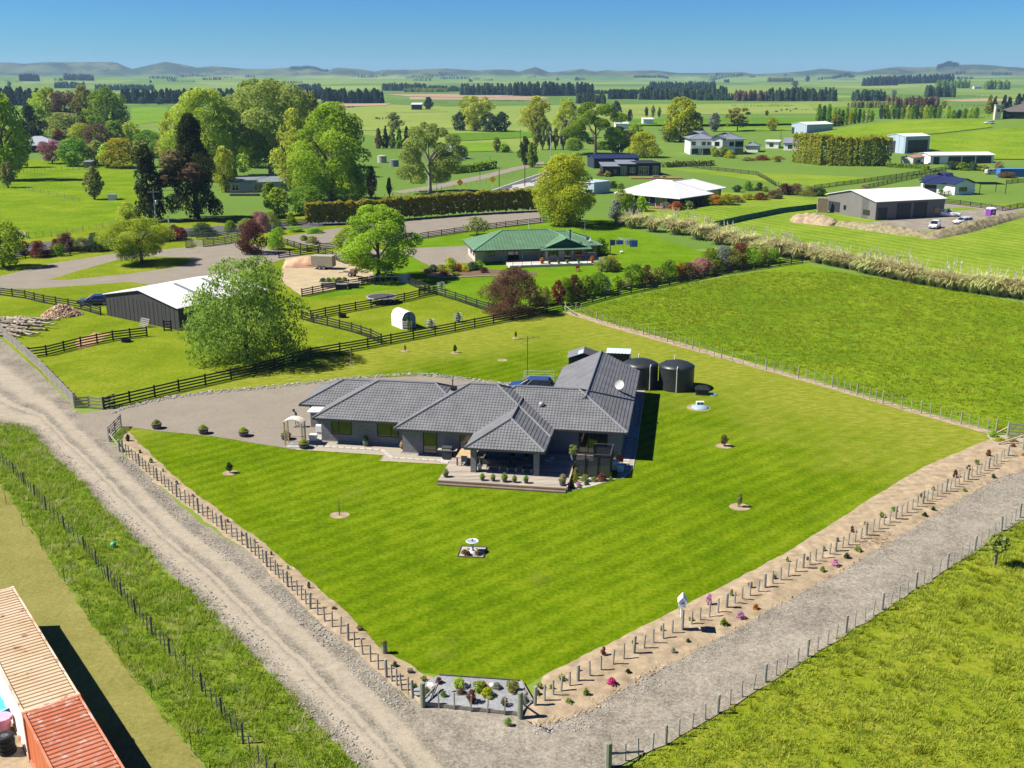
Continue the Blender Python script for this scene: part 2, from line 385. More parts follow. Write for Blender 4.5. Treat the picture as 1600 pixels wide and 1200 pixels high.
# --- near sheets (each a few millimetres above the one below)
sheet('paddock', [(-140, 430), (60, 448), (170, 478), (300, 470), (560, 425), (640, 440), (884, 486), (640, 532), (400, 588), (160, 640), (118, 634), (-140, 395)], .006, PADD, .1)
sheet('neighbour_grass', [(470, 470), (560, 432), (600, 408), (640, 378), (790, 352), (940, 340), (1090, 392), (1254, 407), (1050, 446), (884, 486), (782, 492), (650, 447)], .012, NEIGH, .1)
sheet('front_grass', [(-60, 450), (-60, 330), (200, 352), (480, 330), (640, 352), (640, 400), (560, 432), (340, 470), (170, 476)], .004, PADD, .1)
LAWNPX = [(193, 672), (192, 690), (276, 762), (400, 852), (490, 925), (560, 985), (600, 1022), (655, 1052), (690, 1059), (760, 1063), (822, 1069), (885, 1040), (950, 1010), (1040, 966), (1140, 915),
          (1250, 855), (1350, 790), (1440, 735), (1520, 700), (1548, 690), (1540, 678), (1480, 660), (1400, 636), (1300, 604), (1200, 580), (1100, 553), (1000, 523), (925, 503), (888, 488),
          (800, 503), (640, 534), (500, 561), (400, 586), (300, 612), (200, 630), (180, 640)]
sheet('house_lawn', LAWNPX, .010, LAWN, .22, .5)
RPAD = [(895, 484), (1050, 448), (1250, 412), (1330, 428), (1480, 452), (1600, 474), (1800, 512), (1800, 730), (1640, 695), (1560, 672), (1440, 640), (1300, 600), (1100, 545), (960, 508)]
sheet('right_paddock', RPAD, .014, LONGG, .2)
sheet('mown_field', [(1080, 362), (1200, 340), (1290, 330), (1600, 318), (1900, 340), (1900, 520), (1600, 462), (1450, 440), (1260, 400), (1130, 375)], .030, MOWN, .3)
sheet('villa_lawn', [(1000, 345), (1010, 318), (1120, 300), (1290, 310), (1290, 328), (1080, 362)], .024, MOWN, .3)
sheet('sloping_field', [(1035, 262), (1200, 285), (1290, 292), (1480, 262), (1330, 258), (1240, 242), (1180, 255)], .034, MOWN, .4)
sheet('roadside_field', [(-200, 250), (40, 250), (200, 240), (215, 300), (235, 335), (60, 372), (-200, 395)], .020, LONGG, .3)
VERGEPX = [(-160, 560), (-40, 655), (45, 667), (82, 710), (125, 750), (160, 790), (195, 825), (225, 855), (260, 900), (310, 932), (347, 972), (397, 1022), (420, 1047), (467, 1097), (520, 1152), (560, 1200), (600, 1260),
           (360, 1260), (320, 1200), (250, 1110), (190, 1030), (135, 960), (90, 890), (40, 810), (0, 755), (-160, 640)]
sheet('grass_verge', VERGEPX, .008, VERGE, .3, .5)
DRYPX = [(-160, 640), (0, 757), (40, 812), (90, 892), (135, 962), (190, 1032), (250, 1112), (320, 1202), (360, 1300), (-200, 1300), (-400, 700)]
sheet('dry_lawn', DRYPX, .006, DRYL, .15, .5)
MEADPX = [(975, 1200), (1040, 1166), (1121, 1118), (1200, 1068), (1321, 992), (1430, 922), (1522, 862), (1610, 806), (1900, 640), (2100, 1300), (900, 1300)]
sheet('meadow', MEADPX, .008, YELG, .25, .5)
# --- gravel
struct('gravel_track', ribbon('gravel_track', L2([(-260, 480), (-120, 600), (-20, 662), (45, 672), (82, 712), (125, 752), (160, 792), (225, 858), (300, 928), (347, 975), (420, 1050), (467, 1100), (520, 1155), (560, 1196), (640, 1300)]),
    L2([(-120, 420), (0, 528), (60, 580), (118, 640), (175, 692), (230, 742), (300, 808), (387, 862), (440, 915), (485, 956), (544, 1004), (604, 1062), (655, 1108), (720, 1180), (800, 1300)]), 160, 15, lambda t, p: .020 + .03 * noise.noise(p * .25), TRACK, .25))
struct('gravel_road', ribbon('gravel_road', L2([(630, 1082), (700, 1100), (815, 1117), (829, 1136), (905, 1119), (957, 1089), (1000, 1057), (1050, 1037), (1117, 1001), (1200, 956), (1310, 897), (1382, 852), (1465, 802), (1512, 774), (1555, 747), (1620, 728), (1760, 660)]),
    L2([(780, 1320), (850, 1270), (910, 1230), (955, 1202), (1040, 1166), (1121, 1118), (1200, 1070), (1260, 1032), (1321, 994), (1430, 924), (1479, 892), (1522, 864), (1564, 834), (1610, 808), (1700, 752), (1850, 660)]), 120, 9, lambda t, p: .056 + .012 * noise.noise(p * .3), GRAVEL, .2))
sheet('driveway', [(118, 648), (160, 642), (195, 636), (260, 622), (330, 613), (400, 608), (470, 600), (560, 592), (660, 588), (740, 594), (860, 604), (900, 612), (760, 640), (500, 690), (468, 704), (330, 682), (250, 674), (203, 668), (186, 668), (170, 690), (130, 668)], .034, DRIVE, .1, .5)
# rounded stones banked along the drive
def stone_mesh(name, m, seed):
    bm = bmesh.new(); bmesh.ops.create_icosphere(bm, subdivisions=1, radius=.5)
    for v in bm.verts: v.co *= 1 + .25 * noise.noise(v.co * 2.2 + Vector((seed, 0, 0))); v.co.z *= .62
    me = bpy.data.meshes.new(name); bm.to_mesh(me); bm.free(); me.materials.append(m); return me
def scatter_mesh(name, base, locs, sizes, m):
    bv = np.array([v.co for v in base.vertices]); bf = np.array([p.vertices[:] for p in base.polygons]); out = []
    for p, s in zip(locs, sizes):
        a = random.uniform(0, 6.28); c, s_ = math.cos(a), math.sin(a); t = bv * np.array([s * random.uniform(.7, 1.3), s * random.uniform(.7, 1.2), s * random.uniform(.7, 1.1)])
        t = t @ np.array([[c, s_, 0], [-s_, c, 0], [0, 0, 1]]) + np.array(p); out.append(t[bf].reshape(-1, 3))
    return npmesh(name, np.concatenate(out), 3, m, np.random.default_rng(3).random(len(out)))
STONE = mat('river_stone', (.27, .255, .225), .85, .45, 2.5, bump=.3); STONE0 = stone_mesh('stone', STONE, 1)
loc = []; siz = []
edge = L2([(183, 641), (200, 634), (260, 620), (330, 611), (400, 605), (470, 598), (560, 588), (640, 583), (680, 584), (740, 592), (800, 600)])
for a, b in zip(edge, edge[1:]):
    k = int((b - a).length * 26)
    for i in range(k):
        p = a.lerp(b, random.random()); loc.append((p.x + random.gauss(0, .1), p.y - random.uniform(0, 1.25), .06)); siz.append(random.uniform(.10, .30))
struct('edging_stones', scatter_mesh('edging_stones', STONE0, loc, siz, STONE), kind='stuff')
# soil strips under the boundary fences
def soilz(t, p): return .018 + .16 * max(0, math.sin(math.pi * t)) ** .8 * (1 + .6 * noise.noise(p * .9)) + .05 * noise.noise(p * 2.3) * math.sin(math.pi * t)
struct('soil_border', ribbon('soil_border', L2([(198, 672), (280, 752), (400, 840), (490, 912), (560, 974), (605, 1018), (660, 1052), (690, 1062)]), L2([(186, 700), (240, 752), (330, 822), (387, 862), (485, 960), (544, 1008), (604, 1068), (652, 1100)]), 140, 7, lambda t, p: .022 + .05 * math.sin(math.pi * t) * (1 + noise.noise(p)), SOIL, .22))
struct('soil_bank', ribbon('soil_bank', L2([(834, 1096), (852, 1054), (885, 1038), (950, 1006), (1040, 962), (1140, 911), (1250, 851), (1350, 786), (1440, 731), (1520, 697), (1552, 684), (1600, 690)]),
    L2([(816, 1127), (850, 1140), (905, 1122), (957, 1092), (1000, 1061), (1050, 1041), (1117, 1005), (1200, 960), (1310, 900), (1382, 856), (1465, 806), (1512, 778), (1555, 751), (1620, 734)]), 200, 13, lambda t, p: soilz(t, p) + .012, SOIL, .16))
struct('fence_soil', ribbon('fence_soil', L2([(888, 486), (960, 506), (1100, 546), (1300, 603), (1440, 643), (1560, 676)]), L2([(884, 490), (958, 513), (1097, 552), (1298, 608), (1438, 649), (1552, 681)]), 90, 3, lambda t, p: .022, SOIL, .15))
def clods(name, A, B, n, s0, s1, m, z, seed, f0=0, f1=1):
    r_ = random.Random(seed); A, B = L2(A), L2(B); loc = []; siz = []
    for i in range(n):
        k = r_.randrange(len(A) - 1); t = r_.random(); p = A[k].lerp(A[k + 1], t).lerp(B[k].lerp(B[k + 1], t), f0 + (f1 - f0) * r_.random()); loc.append((p.x, p.y, z)); siz.append(s0 + (s1 - s0) * r_.random() ** 3)
    struct(name, scatter_mesh(name, STONE0, loc, siz, m), kind='stuff')
BA, BB = [(840, 1090), (905, 1030), (1040, 964), (1250, 853), (1440, 733), (1552, 686)], [(830, 1138), (915, 1118), (1055, 1038), (1310, 899), (1512, 777), (1610, 736)]
clods('soil_clods', BA, BB, 2600, .05, .26, SOIL, .07, 5, .5, 1.0); clods('loose_road_stones', BA, BB, 1500, .04, .16, STONE, .07, 6, .9, 1.25)
clods('loose_track_stones', [(193, 712), (300, 815), (440, 920), (560, 1030), (655, 1112)], [(182, 716), (282, 822), (420, 930), (536, 1042), (630, 1122)], 1800, .04, .17, STONE, .04, 7)
clods('verge_stones', [(47, 668), (125, 752), (225, 858), (347, 974), (467, 1098), (560, 1198)], [(60, 664), (142, 746), (246, 848), (372, 962), (494, 1084), (592, 1186)], 1600, .04, .17, STONE, .04, 8)
# --- other surfaces
sheet('public_road', [(-260, 425), (40, 382), (270, 358), (480, 345), (640, 330), (770, 296), (850, 268), (872, 250), (905, 236), (950, 233), (950, 240), (915, 247), (890, 262), (850, 281), (790, 304), (660, 334), (480, 357), (270, 372), (40, 398), (-260, 455)], .040, ASPH, 0, 3)
def stripe(name, px, w, z, m):
    pts = L2(px); mb = MB()
    for a, b in zip(pts, pts[1:]):
        d = (b - a).normalized(); n_ = Vector((-d.y, d.x, 0)) * w / 2; mb.face(*[(q.x, q.y, z) for q in (a + n_, b + n_, b - n_, a - n_)])
    return struct(name, mb.mesh(name, m))
stripe('road_edge_line', [(660, 333), (790, 302), (850, 279.5), (888, 261), (913, 246.5), (948, 239.5)], .28, .046, WHITE)
stripe('road_edge_line', [(640, 331), (770, 297), (850, 269), (873, 251), (906, 237), (948, 234)], .28, .046, WHITE)
for a, b in (((690, 326), (720, 318)), ((745, 311), (775, 302.5)), ((795, 296), (815, 288.5)), ((830, 282), (848, 274.5)), ((858, 269), (870, 261))): stripe('road_centre_line', [a, b], .22, .046, WHITE)
stripe('road_kerb', [(640, 336), (740, 316), (835, 287)], 2.0, .05, CONC)
sheet('concrete_apron', [(800, 290), (828, 285), (836, 291), (800, 293)], .055, CONC, 0, 3)
sheet('side_lane', [(612, 300), (680, 289), (760, 272), (800, 262), (850, 252), (850, 256), (800, 268), (760, 279), (690, 294), (630, 302)], .036, DRIVE, .3, 2)
sheet('riding_arena', [(442, 370), (520, 358), (640, 342), (760, 332), (840, 328), (850, 348), (720, 362), (600, 380), (520, 388), (452, 380)], .042, ARENA, .2, 1)
sheet('yard_drive', [(-200, 440), (0, 432), (80, 412), (180, 396), (300, 386), (370, 378), (440, 390), (470, 398), (420, 412), (330, 440), (240, 448), (150, 450), (0, 452), (-200, 470)], .030, DRIVE, .2, 1)
sheet('island_grass', [(75, 438), (120, 424), (185, 406), (240, 401), (290, 402), (303, 408), (280, 417), (200, 428), (110, 437)], .036, PADD, .1, .6)
sheet('yard_grass', [(20, 454), (100, 448), (200, 441), (232, 444), (190, 462), (110, 470)], .036, PADD, .1, .6)
sheet('sand_yard', [(445, 402), (490, 398), (540, 410), (580, 424), (590, 438), (560, 446), (470, 462), (440, 440)], .034, SAND, .3, .6)
sheet('neighbour_drive', [(480, 400), (530, 394), (640, 388), (735, 384), (745, 410), (672, 416), (640, 400), (560, 406), (545, 412)], .036, DRIVE, .15, .6)
sheet('shed_yard', [(1330, 352), (1390, 344), (1560, 322), (1590, 330), (1560, 348), (1450, 362), (1400, 360)], .045, GRAVEL, .2, 1)
sheet('lane_gravel', [(1420, 320), (1470, 318), (1600, 326), (1600, 330), (1500, 324), (1430, 326)], .040, GRAVEL, .2, 1)
sheet('white_house_drive', [(1000, 244), (1060, 237), (1120, 240), (1130, 248), (1060, 250), (1010, 249)], .05, GRAVEL, .4, 2)
sheet('wood_chip_patch', [(120, 532), (150, 520), (172, 522), (160, 532), (135, 544), (120, 546)], .016, mat('wood_chips', (.33, .20, .10), .95, .3, 3, .1), .4, .5)
BROWN = mat('ploughed_soil', (.30, .21, .13), .95, .12, .01, .1)
for px in ([(600, 147.5), (745, 147.5), (850, 152), (860, 154.5), (640, 151)], [(640, 152), (820, 154), (860, 157), (640, 156)], [(530, 162), (590, 160.5), (612, 162.5), (600, 165.5), (530, 167)], [(1470, 157), (1540, 154), (1600, 156), (1600, 158.5), (1500, 159.5)]):
    pts = [PT(a, b) for a, b in px]; mb = MB(); mb.face(*[(p.x, p.y, p.z + .35) for p in pts]); struct('ploughed_field', mb.mesh('ploughed_field', BROWN))
FIELD = [grassmat('far_field_green', (.08, .16, .014), (.12, .21, .02), (.16, .24, .03), .01, .2), grassmat('far_field_pale', (.13, .19, .035), (.18, .23, .05), (.22, .26, .065), .01, .2), grassmat('far_field_deep', (.055, .13, .012), (.085, .17, .016), (.12, .20, .02), .01, .2)]
for k, px in enumerate(([(205, 196), (262, 190), (262, 168), (205, 168)], [(540, 205), (720, 200), (730, 178), (560, 176)], [(700, 222), (850, 214), (850, 206), (690, 209)], [(720, 238), (800, 236), (790, 222), (715, 224)],
    [(950, 180), (1280, 178), (1260, 162), (950, 165)], [(960, 196), (1290, 193), (1290, 184), (960, 186)], [(1130, 206), (1260, 204), (1260, 198), (1130, 198)], [(600, 176), (700, 175), (690, 166), (600, 168)], [(1290, 181), (1400, 178), (1390, 166), (1300, 167)])):
    pts = [PT(a, b) for a, b in px]; mb = MB(); mb.face(*[(p.x, p.y, p.z + .2) for p in pts]); struct('far_field', mb.mesh('far_field', FIELD[k % 3]))
def draped(name, top, bot, m, n=40, k=14):
    T, B = [PT(*q) for q in top], [PT(*q) for q in bot]; v = []
    def at(pl, f): f *= len(pl) - 1; i = min(int(f), len(pl) - 2); return pl[i].lerp(pl[i + 1], f - i)
    for i in range(n):
        for j in range(k): p = at(T, i / (n - 1)).lerp(at(B, i / (n - 1)), j / (k - 1)); v.append((p.x, p.y, height(p.x, p.y) + .3))
    me = bpy.data.meshes.new(name); me.from_pydata(v, [], [(i * k + j, i * k + j + 1, (i + 1) * k + j + 1, (i + 1) * k + j) for i in range(n - 1) for j in range(k - 1)]); me.materials.append(m)
    if sum(p.normal.z for p in me.polygons) < 0: me.flip_normals()
    struct(name, me)
draped('hill_paddock', [(1250, 212), (1330, 199), (1400, 190), (1480, 189), (1545, 190)], [(1240, 226), (1330, 230), (1395, 216), (1470, 209), (1550, 200)], grassmat('hill_grass', (.075, .145, .008), (.13, .205, .012), (.20, .25, .03), .04, .8))
draped('hill_paddock', [(1400, 219), (1480, 212), (1560, 203), (1640, 196)], [(1440, 250), (1500, 250), (1560, 250), (1640, 250)], MATS['hill_grass'])
# ------------------------------------------------------------------ haze over the plain
hz = MB(); hz.box((0, 5600, 79), (13500, 12200, 160)); hzm = bpy.data.materials.new('haze_air'); hzm.use_nodes = True; hn = hzm.node_tree.nodes; hn.remove(hn['Principled BSDF'])
pv = hn.new('ShaderNodeVolumePrincipled'); pv.inputs['Density'].default_value = 7.2e-5; pv.inputs['Color'].default_value = (.42, .68, 1, 1); pv.inputs['Anisotropy'].default_value = .1
hzm.node_tree.links.new(pv.outputs[0], hn['Material Output'].inputs['Volume'])
struct('haze', hz.mesh('haze', hzm), kind='stuff')
# ================================================================== PLANTS
LM = {k: leafmat('leaves_' + k, a, b) for k, (a, b) in dict(
    lime=((.24, .33, .022), (.58, .64, .09)), green=((.09, .18, .015), (.27, .42, .036)), bright=((.15, .29, .014), (.42, .58, .05)), dark=((.022, .042, .012), (.085, .115, .032)),
    olive=((.16, .19, .036), (.40, .42, .10)), gold=((.22, .26, .012), (.54, .55, .035)), purple=((.07, .028, .024), (.20, .085, .066)), red=((.12, .03, .022), (.27, .085, .055)),
    pink=((.28, .12, .13), (.50, .27, .26)), brown=((.12, .085, .04), (.27, .20, .10)), bluegreen=((.035, .075, .03), (.10, .16, .07)), pale=((.16, .21, .05), (.36, .40, .12)),
    willow=((.12, .20, .022), (.36, .45, .085)), hedge=((.14, .18, .016), (.42, .41, .05)), toetoe=((.36, .35, .14), (.70, .65, .34)), plume=((.55, .49, .36), (.75, .69, .55)),
    pine=((.018, .04, .022), (.055, .095, .045)), grey=((.15, .17, .13), (.32, .34, .27)), magenta=((.45, .03, .16), (.7, .12, .36)), mauve=((.45, .2, .36), (.68, .4, .58)), orange=((.36, .14, .02), (.6, .28, .04)),
    white=((.45, .45, .40), (.7, .7, .62)), grass=((.12, .21, .012), (.38, .43, .045)), meadow=((.21, .31, .018), (.47, .53, .07)), pasture=((.15, .24, .012), (.35, .44, .03)), yellow=((.42, .36, .03), (.7, .6, .05)), straw=((.28, .25, .11), (.48, .43, .22))).items()}
SHAPES = {  # envelope radius over height, blob size, blobs, leaves droop, flatness
    'round': (lambda z: (1 - (2 * z - .95) ** 2) ** .5 if abs(2 * z - .95) < 1 else 0, .17, 34), 'oval': (lambda z: max(0, math.sin(math.pi * min(1, z * .93 + .06))) ** .7 * (.95 if z < .5 else .85), .15, 40),
    'column': (lambda z: max(0, min(1, z * 6) * (1 - z ** 3) ** .8) * .9, .26, 26), 'cone': (lambda z: max(.04, (1 - z) ** .75 * min(1, .45 + z * 3)), .13, 44), 'ragged': (lambda z: max(.12, (1 - z ** 1.7) ** .8 * min(1, .7 + z * 2)) * (.78 + .22 * math.sin(z * 15 + 1)), .12, 70),
    'clumpy': (lambda z: (.45 + .55 * math.sin(math.pi * min(1, z * .8 + .15))) if z < .96 else .3, .125, 26), 'weeping': (lambda z: max(.05, (1 - z ** 2.4) ** .5) * (1 - .15 * (z < .2)), .15, 44), 'mound': (lambda z: max(0, 1 - z * z) ** .5, .24, 24),
    'vase': (lambda z: min(1, .3 + z * 1.1) * (1 - max(0, z - .72) ** 2 * 9) ** .5 if z < 1 else 0, .14, 40)}
LOD = {'hi': (.021, 23000), 'mid': (.040, 5600), 'lo': (.085, 1300), 'tiny': (.17, 330)}
CROWN = {}
def crown(shape, lod, seed, color):
    key = (shape, lod, seed, color)
    if key in CROWN: return CROWN[key]
    r_ = np.random.default_rng(seed * 131 + len(shape) * 7 + ord(shape[0])); env, br, nb = SHAPES[shape]; leaf, n = LOD[lod]
    bl = []
    for k in range(nb):
        z = min(.97, max(.03, (k + r_.random()) / nb)); e = env(z) * .5; a = k * 2.39996 + r_.normal() * .5; rad = e * (.35 + .65 * r_.random() ** .4) - br * .45 * e * 2
        b = br * (.65 + .7 * r_.random()) * (.6 + .8 * e)
        bl.append((math.cos(a) * max(0, rad), math.sin(a) * max(0, rad), z, b))
    bl = np.array(bl); w = bl[:, 3] ** 2; pick = r_.choice(nb, n, p=w / w.sum()); B = bl[pick]
    d = r_.normal(size=(n, 3)); d[:, 2] += .35; d /= np.linalg.norm(d, axis=1)[:, None]
    p = B[:, :3] + d * (B[:, 3] * (.55 + .5 * r_.random(n) ** .6))[:, None] * np.array([1, 1, .85])
    if shape in ('weeping',): p[:, 2] -= (.10 * r_.random(n) ** 2) * (np.hypot(p[:, 0], p[:, 1]) > .25)
    p[:, 2] = np.clip(p[:, 2], -.04, 1.04)
    nor = d + r_.normal(size=(n, 3)) * .55; nor /= np.linalg.norm(nor, axis=1)[:, None]
    t = np.cross(nor, r_.normal(size=(n, 3))); t /= np.linalg.norm(t, axis=1)[:, None] + 1e-9; bt = np.cross(nor, t)
    s = (leaf * (.55 + .8 * r_.random(n)))[:, None]
    if shape == 'weeping': t = t * .8 + np.array([0, 0, -.6]); s = s * 1.05; bt *= .75
    V = np.stack([p - t * s * .62, p + bt * s * .42, p + t * s * .62, p - bt * s * .42], 1).reshape(-1, 3)
    rr = r_.random(nb)[pick] * .5 + r_.random(n) * .5
    CROWN[key] = npmesh('crown_' + shape, V, 4, LM[color], rr); return CROWN[key]
TRUNKS = {}
def trunk(kind, seed, m):
    key = (kind, seed, m.name)
    if key in TRUNKS: return TRUNKS[key]
    r_ = random.Random(seed * 3 + len(kind)); mb = MB(); top = Vector((r_.uniform(-.03, .03), r_.uniform(-.03, .03), .72)); f = Vector((0, 0, .3))
    mb.lathe([(.062, -.02), (.042, .03), (.034, .12), (.030, .3)], n=7, cap=False); mb.tube(f, (top.x * .5, top.y * .5, .5), .030, .02, 6, False); mb.tube((top.x * .5, top.y * .5, .5), top, .02, .007, 6, False)
    for k in range({'multi': 7, 'conifer': 0}.get(kind, 5)):
        a = k * 2.4 + r_.random(); z0 = r_.uniform(.18 if kind == 'multi' else .26, .5); L = r_.uniform(.22, .34)
        m1 = Vector((math.cos(a) * L * .5, math.sin(a) * L * .5, z0 + L * .55)); m2 = Vector((math.cos(a) * L, math.sin(a) * L, z0 + L * r_.uniform(.8, 1.25)))
        mb.tube((0, 0, z0), m1, .018, .011, 5, False); mb.tube(m1, m2, .011, .004, 5, False)
        for q in (-.5, .6): mb.tube(m1, m1 + Vector((math.cos(a + q) * L * .5, math.sin(a + q) * L * .5, L * .4)), .007, .003, 4, False)
    TRUNKS[key] = mb.mesh('trunk', m, True); return TRUNKS[key]
def tree(px, py, wpx, top, shape, color, label, cb=.2, name='tree', group=None, bark=None, seed=None, kind='plain', lod=None, depth=1.0):
    """px,py: where it stands; wpx: crown width; top: row of its top in the photograph's survey"""
    p = PT(px, py); m = mpp(p); dep = math.atan2(CAMZ - p.z, p.y); h = (py - top) * m / math.cos(dep) if True else 0; w = wpx * m
    h = max(.5, h - w * .5 * math.tan(dep) * .55)
    lod = lod or ('hi' if wpx > 85 else 'mid' if wpx > 38 else 'lo' if wpx > 14 else 'tiny'); sd = random.randrange(3) if seed is None else seed
    t = thing(name, label, 'tree', p, random.uniform(0, 6.28), group)
    part('trunk', trunk(kind, sd, bark or BARK), t, (0, 0, 0), (0, 0, 0), (max(h * .9, w * .8) * .9, max(h * .9, w * .8) * .9, h))
    part('crown', crown(shape, lod, sd, color), t, (0, 0, h * cb), (0, 0, 0), (w * 1.14, w * 1.14 * depth, h * (1 - cb)))
    return t
def shrub(px, py, wpx, hpx, color, label, shape='mound', name='shrub', group=None, cat='shrub', lod=None, z=0, depth=1.0):
    p = P(px, py, z); m = mpp(p); q = (.85, .92) if name == 'border_plant' else (1.12, 1.02); w = wpx * m * q[0]; h = hpx * m * q[1]
    return single(name, crown(shape, lod or ('mid' if wpx > 22 else 'lo' if wpx > 7 else 'tiny'), random.randrange(3), color), label, cat, p, random.uniform(0, 6.28), (w, w * depth, h), group)
# ---- near and middle trees, one by one
G = None
tree(386, 565, 168, 402, 'weeping', 'willow', 'large pale green willow overhanging the black rail fence behind the driveway', .06, 'willow_tree', kind='multi', seed=1)
tree(222, 412, 98, 341, 'round', 'bright', 'round bright green maple on the grass island inside the looping drive', .17, 'maple_tree', seed=0)
tree(204, 372, 42, 318, 'oval', 'lime', 'narrow yellow-green tree just behind the round maple of the drive island', .15, 'maple_tree', seed=2)
tree(6, 418, 62, 345, 'round', 'bright', 'dark-bottomed bright green tree at the photo\'s left edge by the drive', .1, 'maple_tree', seed=1)
tree(592, 436, 118, 320, 'oval', 'bright', 'tall dense bright green tree between the sand yard and the green-roofed house', .12, 'oak_tree', seed=0)
tree(547, 402, 46, 356, 'round', 'bright', 'small bright green tree leaning out of the big one beside the sand yard', .2, 'oak_tree', seed=1)
tree(800, 492, 84, 418, 'weeping', 'purple', 'dark purple-red weeping prunus beside the black rail fence', .04, 'prunus_tree', seed=0, lod='hi')
tree(886, 352, 106, 243, 'oval', 'gold', 'large golden-green elm between the arena and the green-roofed house', .04, 'elm_tree', seed=1)
tree(745, 368, 38, 340, 'weeping', 'pale', 'small pale weeping tree at the end of the green-roofed house', .25, 'weeping_tree')
tree(236, 346, 60, 232, 'ragged', 'dark', 'shorter of the two dark macrocarpa trees beside the road', .08, 'macrocarpa_tree', seed=0, kind='conifer')
tree(308, 342, 92, 186, 'ragged', 'dark', 'taller dark macrocarpa tree with brown dead patches beside the road', .08, 'macrocarpa_tree', seed=1, kind='conifer')
mc = [o for o in COL.objects if o.name.startswith('macrocarpa_tree')][-1]; hh_ = mc.children[1].scale
for q in ((-.18, -.3, .52), (.05, -.34, .40), (-.28, -.15, .33)): part('dead_foliage', crown('round', 'lo', 1, 'brown'), mc, tuple(Matrix.Rotation(-mc.rotation_euler.z, 3, 'Z') @ Vector((q[0] * hh_[0], q[1] * hh_[0], q[2] * hh_[2]))), (0, 0, 0), (hh_[0] * .36, hh_[0] * .36, hh_[2] * .17))
tree(326, 282, 104, 145, 'oval', 'lime', 'huge light green plane tree behind the tall dark macrocarpa', .1, 'plane_tree', seed=0)
tree(368, 276, 80, 175, 'round', 'lime', 'broad light green plane tree standing over the blue-grey cottage roof', .12, 'plane_tree', seed=1)
tree(424, 278, 132, 132, 'vase', 'olive', 'tallest thin-leaved olive green tree with bare limbs behind the blue-grey cottage', .16, 'plane_tree', seed=2, bark=PALEBARK, kind='multi')
tree(520, 314, 126, 168, 'oval', 'bright', 'big fresh green tree rising behind the left part of the clipped hedge', .06, 'plane_tree', seed=2)
tree(672, 302, 92, 194, 'clumpy', 'olive', 'gum tree with separate olive clumps and a pale trunk near the road', .16, 'gum_tree', seed=1, bark=PALEBARK, kind='multi')
tree(580, 312, 20, 262, 'oval', 'brown', 'thin brownish young tree between the fresh green tree and the gum', .15, 'young_tree')
tree(609, 314, 9, 280, 'oval', 'brown', 'nearly leafless sapling left of the gum tree', .3, 'young_tree')
tree(436, 338, 38, 295, 'oval', 'bright', 'upright green bush-like tree in front of the blue-grey cottage', .06, 'young_tree')
tree(480, 336, 50, 292, 'round', 'green', 'low round green tree at the left end of the clipped hedge', .06, 'young_tree')
tree(10, 282, 72, 148, 'oval', 'bright', 'big light green tree cut by the left edge beside the hipped grey roof', .06, 'big_tree', seed=1)
tree(50, 222, 50, 166, 'ragged', 'dark', 'dark bushy conifer behind the hipped grey roof', .05, 'dark_conifer', kind='conifer')
tree(80, 206, 44, 140, 'oval', 'lime', 'light green tree at the left end of the tall grove', .05, 'grove_tree')
tree(106, 206, 40, 146, 'vase', 'brown', 'brown half-bare tree in the middle of the tall grove', .08, 'grove_tree')
tree(134, 206, 44, 138, 'oval', 'olive', 'tallest olive-brown tree of the tall grove', .06, 'grove_tree')
tree(170, 208, 62, 141, 'round', 'green', 'deep green rounded tree at the right end of the tall grove', .06, 'grove_tree')
tree(180, 222, 14, 178, 'cone', 'dark', 'narrow dark conifer in front of the deep green grove tree', .04, 'dark_conifer', kind='conifer')
tree(102, 216, 64, 178, 'mound', 'olive', 'wide low olive tree standing before the tall grove', .02, 'spreading_tree')
tree(93, 222, 16, 204, 'round', 'red', 'small round red-leaved tree beside the hipped grey roof', .1, 'red_tree')
tree(82, 256, 42, 221, 'vase', 'pink', 'pink blossom tree at the end of the hipped grey roof', .12, 'blossom_tree')
tree(118, 260, 44, 217, 'round', 'green', 'round deep green tree just after the pink blossom tree', .06, 'garden_tree')
tree(150, 258, 34, 222, 'round', 'olive', 'mid green garden tree between the deep green and the yellow ones', .06, 'garden_tree')
tree(192, 262, 60, 218, 'mound', 'gold', 'spreading yellow-green garden tree with small trunks', .14, 'garden_tree')
tree(130, 226, 42, 194, 'round', 'gold', 'yellowish tree behind the round deep green garden tree', .08, 'garden_tree')
tree(155, 236, 40, 196, 'round', 'brown', 'brown-tinged garden tree behind the yellow-green spreading one', .08, 'garden_tree')
tree(182, 228, 38, 190, 'oval', 'green', 'dark green upright garden tree behind the yellow-green spreading one', .05, 'garden_tree')
tree(206, 228, 30, 192, 'round', 'lime', 'light green garden tree near the green paddock gap', .08, 'garden_tree')
tree(234, 246, 40, 205, 'round', 'green', 'green garden tree left of the dark macrocarpas', .06, 'garden_tree')
tree(262, 256, 34, 214, 'round', 'olive', 'olive garden tree half hidden by the taller macrocarpa', .06, 'garden_tree')
tree(148, 312, 30, 262, 'oval', 'pale', 'slender pale poplar standing alone in the roadside paddock', .1, 'young_poplar')
tree(13, 294, 22, 255, 'oval', 'pale', 'small pale young poplar near the left edge', .12, 'young_poplar')
tree(616, 206, 27, 177, 'oval', 'pale', 'lone pale round tree out on the cattle flats', .15, 'lone_tree')
for i, (x, w_, c) in enumerate(((592, 14, 'brown'), (603, 12, 'dark'), (613, 12, 'olive'), (624, 14, 'green'), (636, 16, 'dark'))): tree(x, 232, w_, 202 - (i % 3) * 3, 'cone', c, f'{nth(i)} conifer from the fresh green tree in the mixed row behind the gum', .05, 'row_conifer', 'mixed conifer row', kind='conifer')
tree(742, 205, 48, 154, 'vase', 'lime', 'light green vase-shaped tree above the dark bushes on the flats', .06, 'flats_tree')
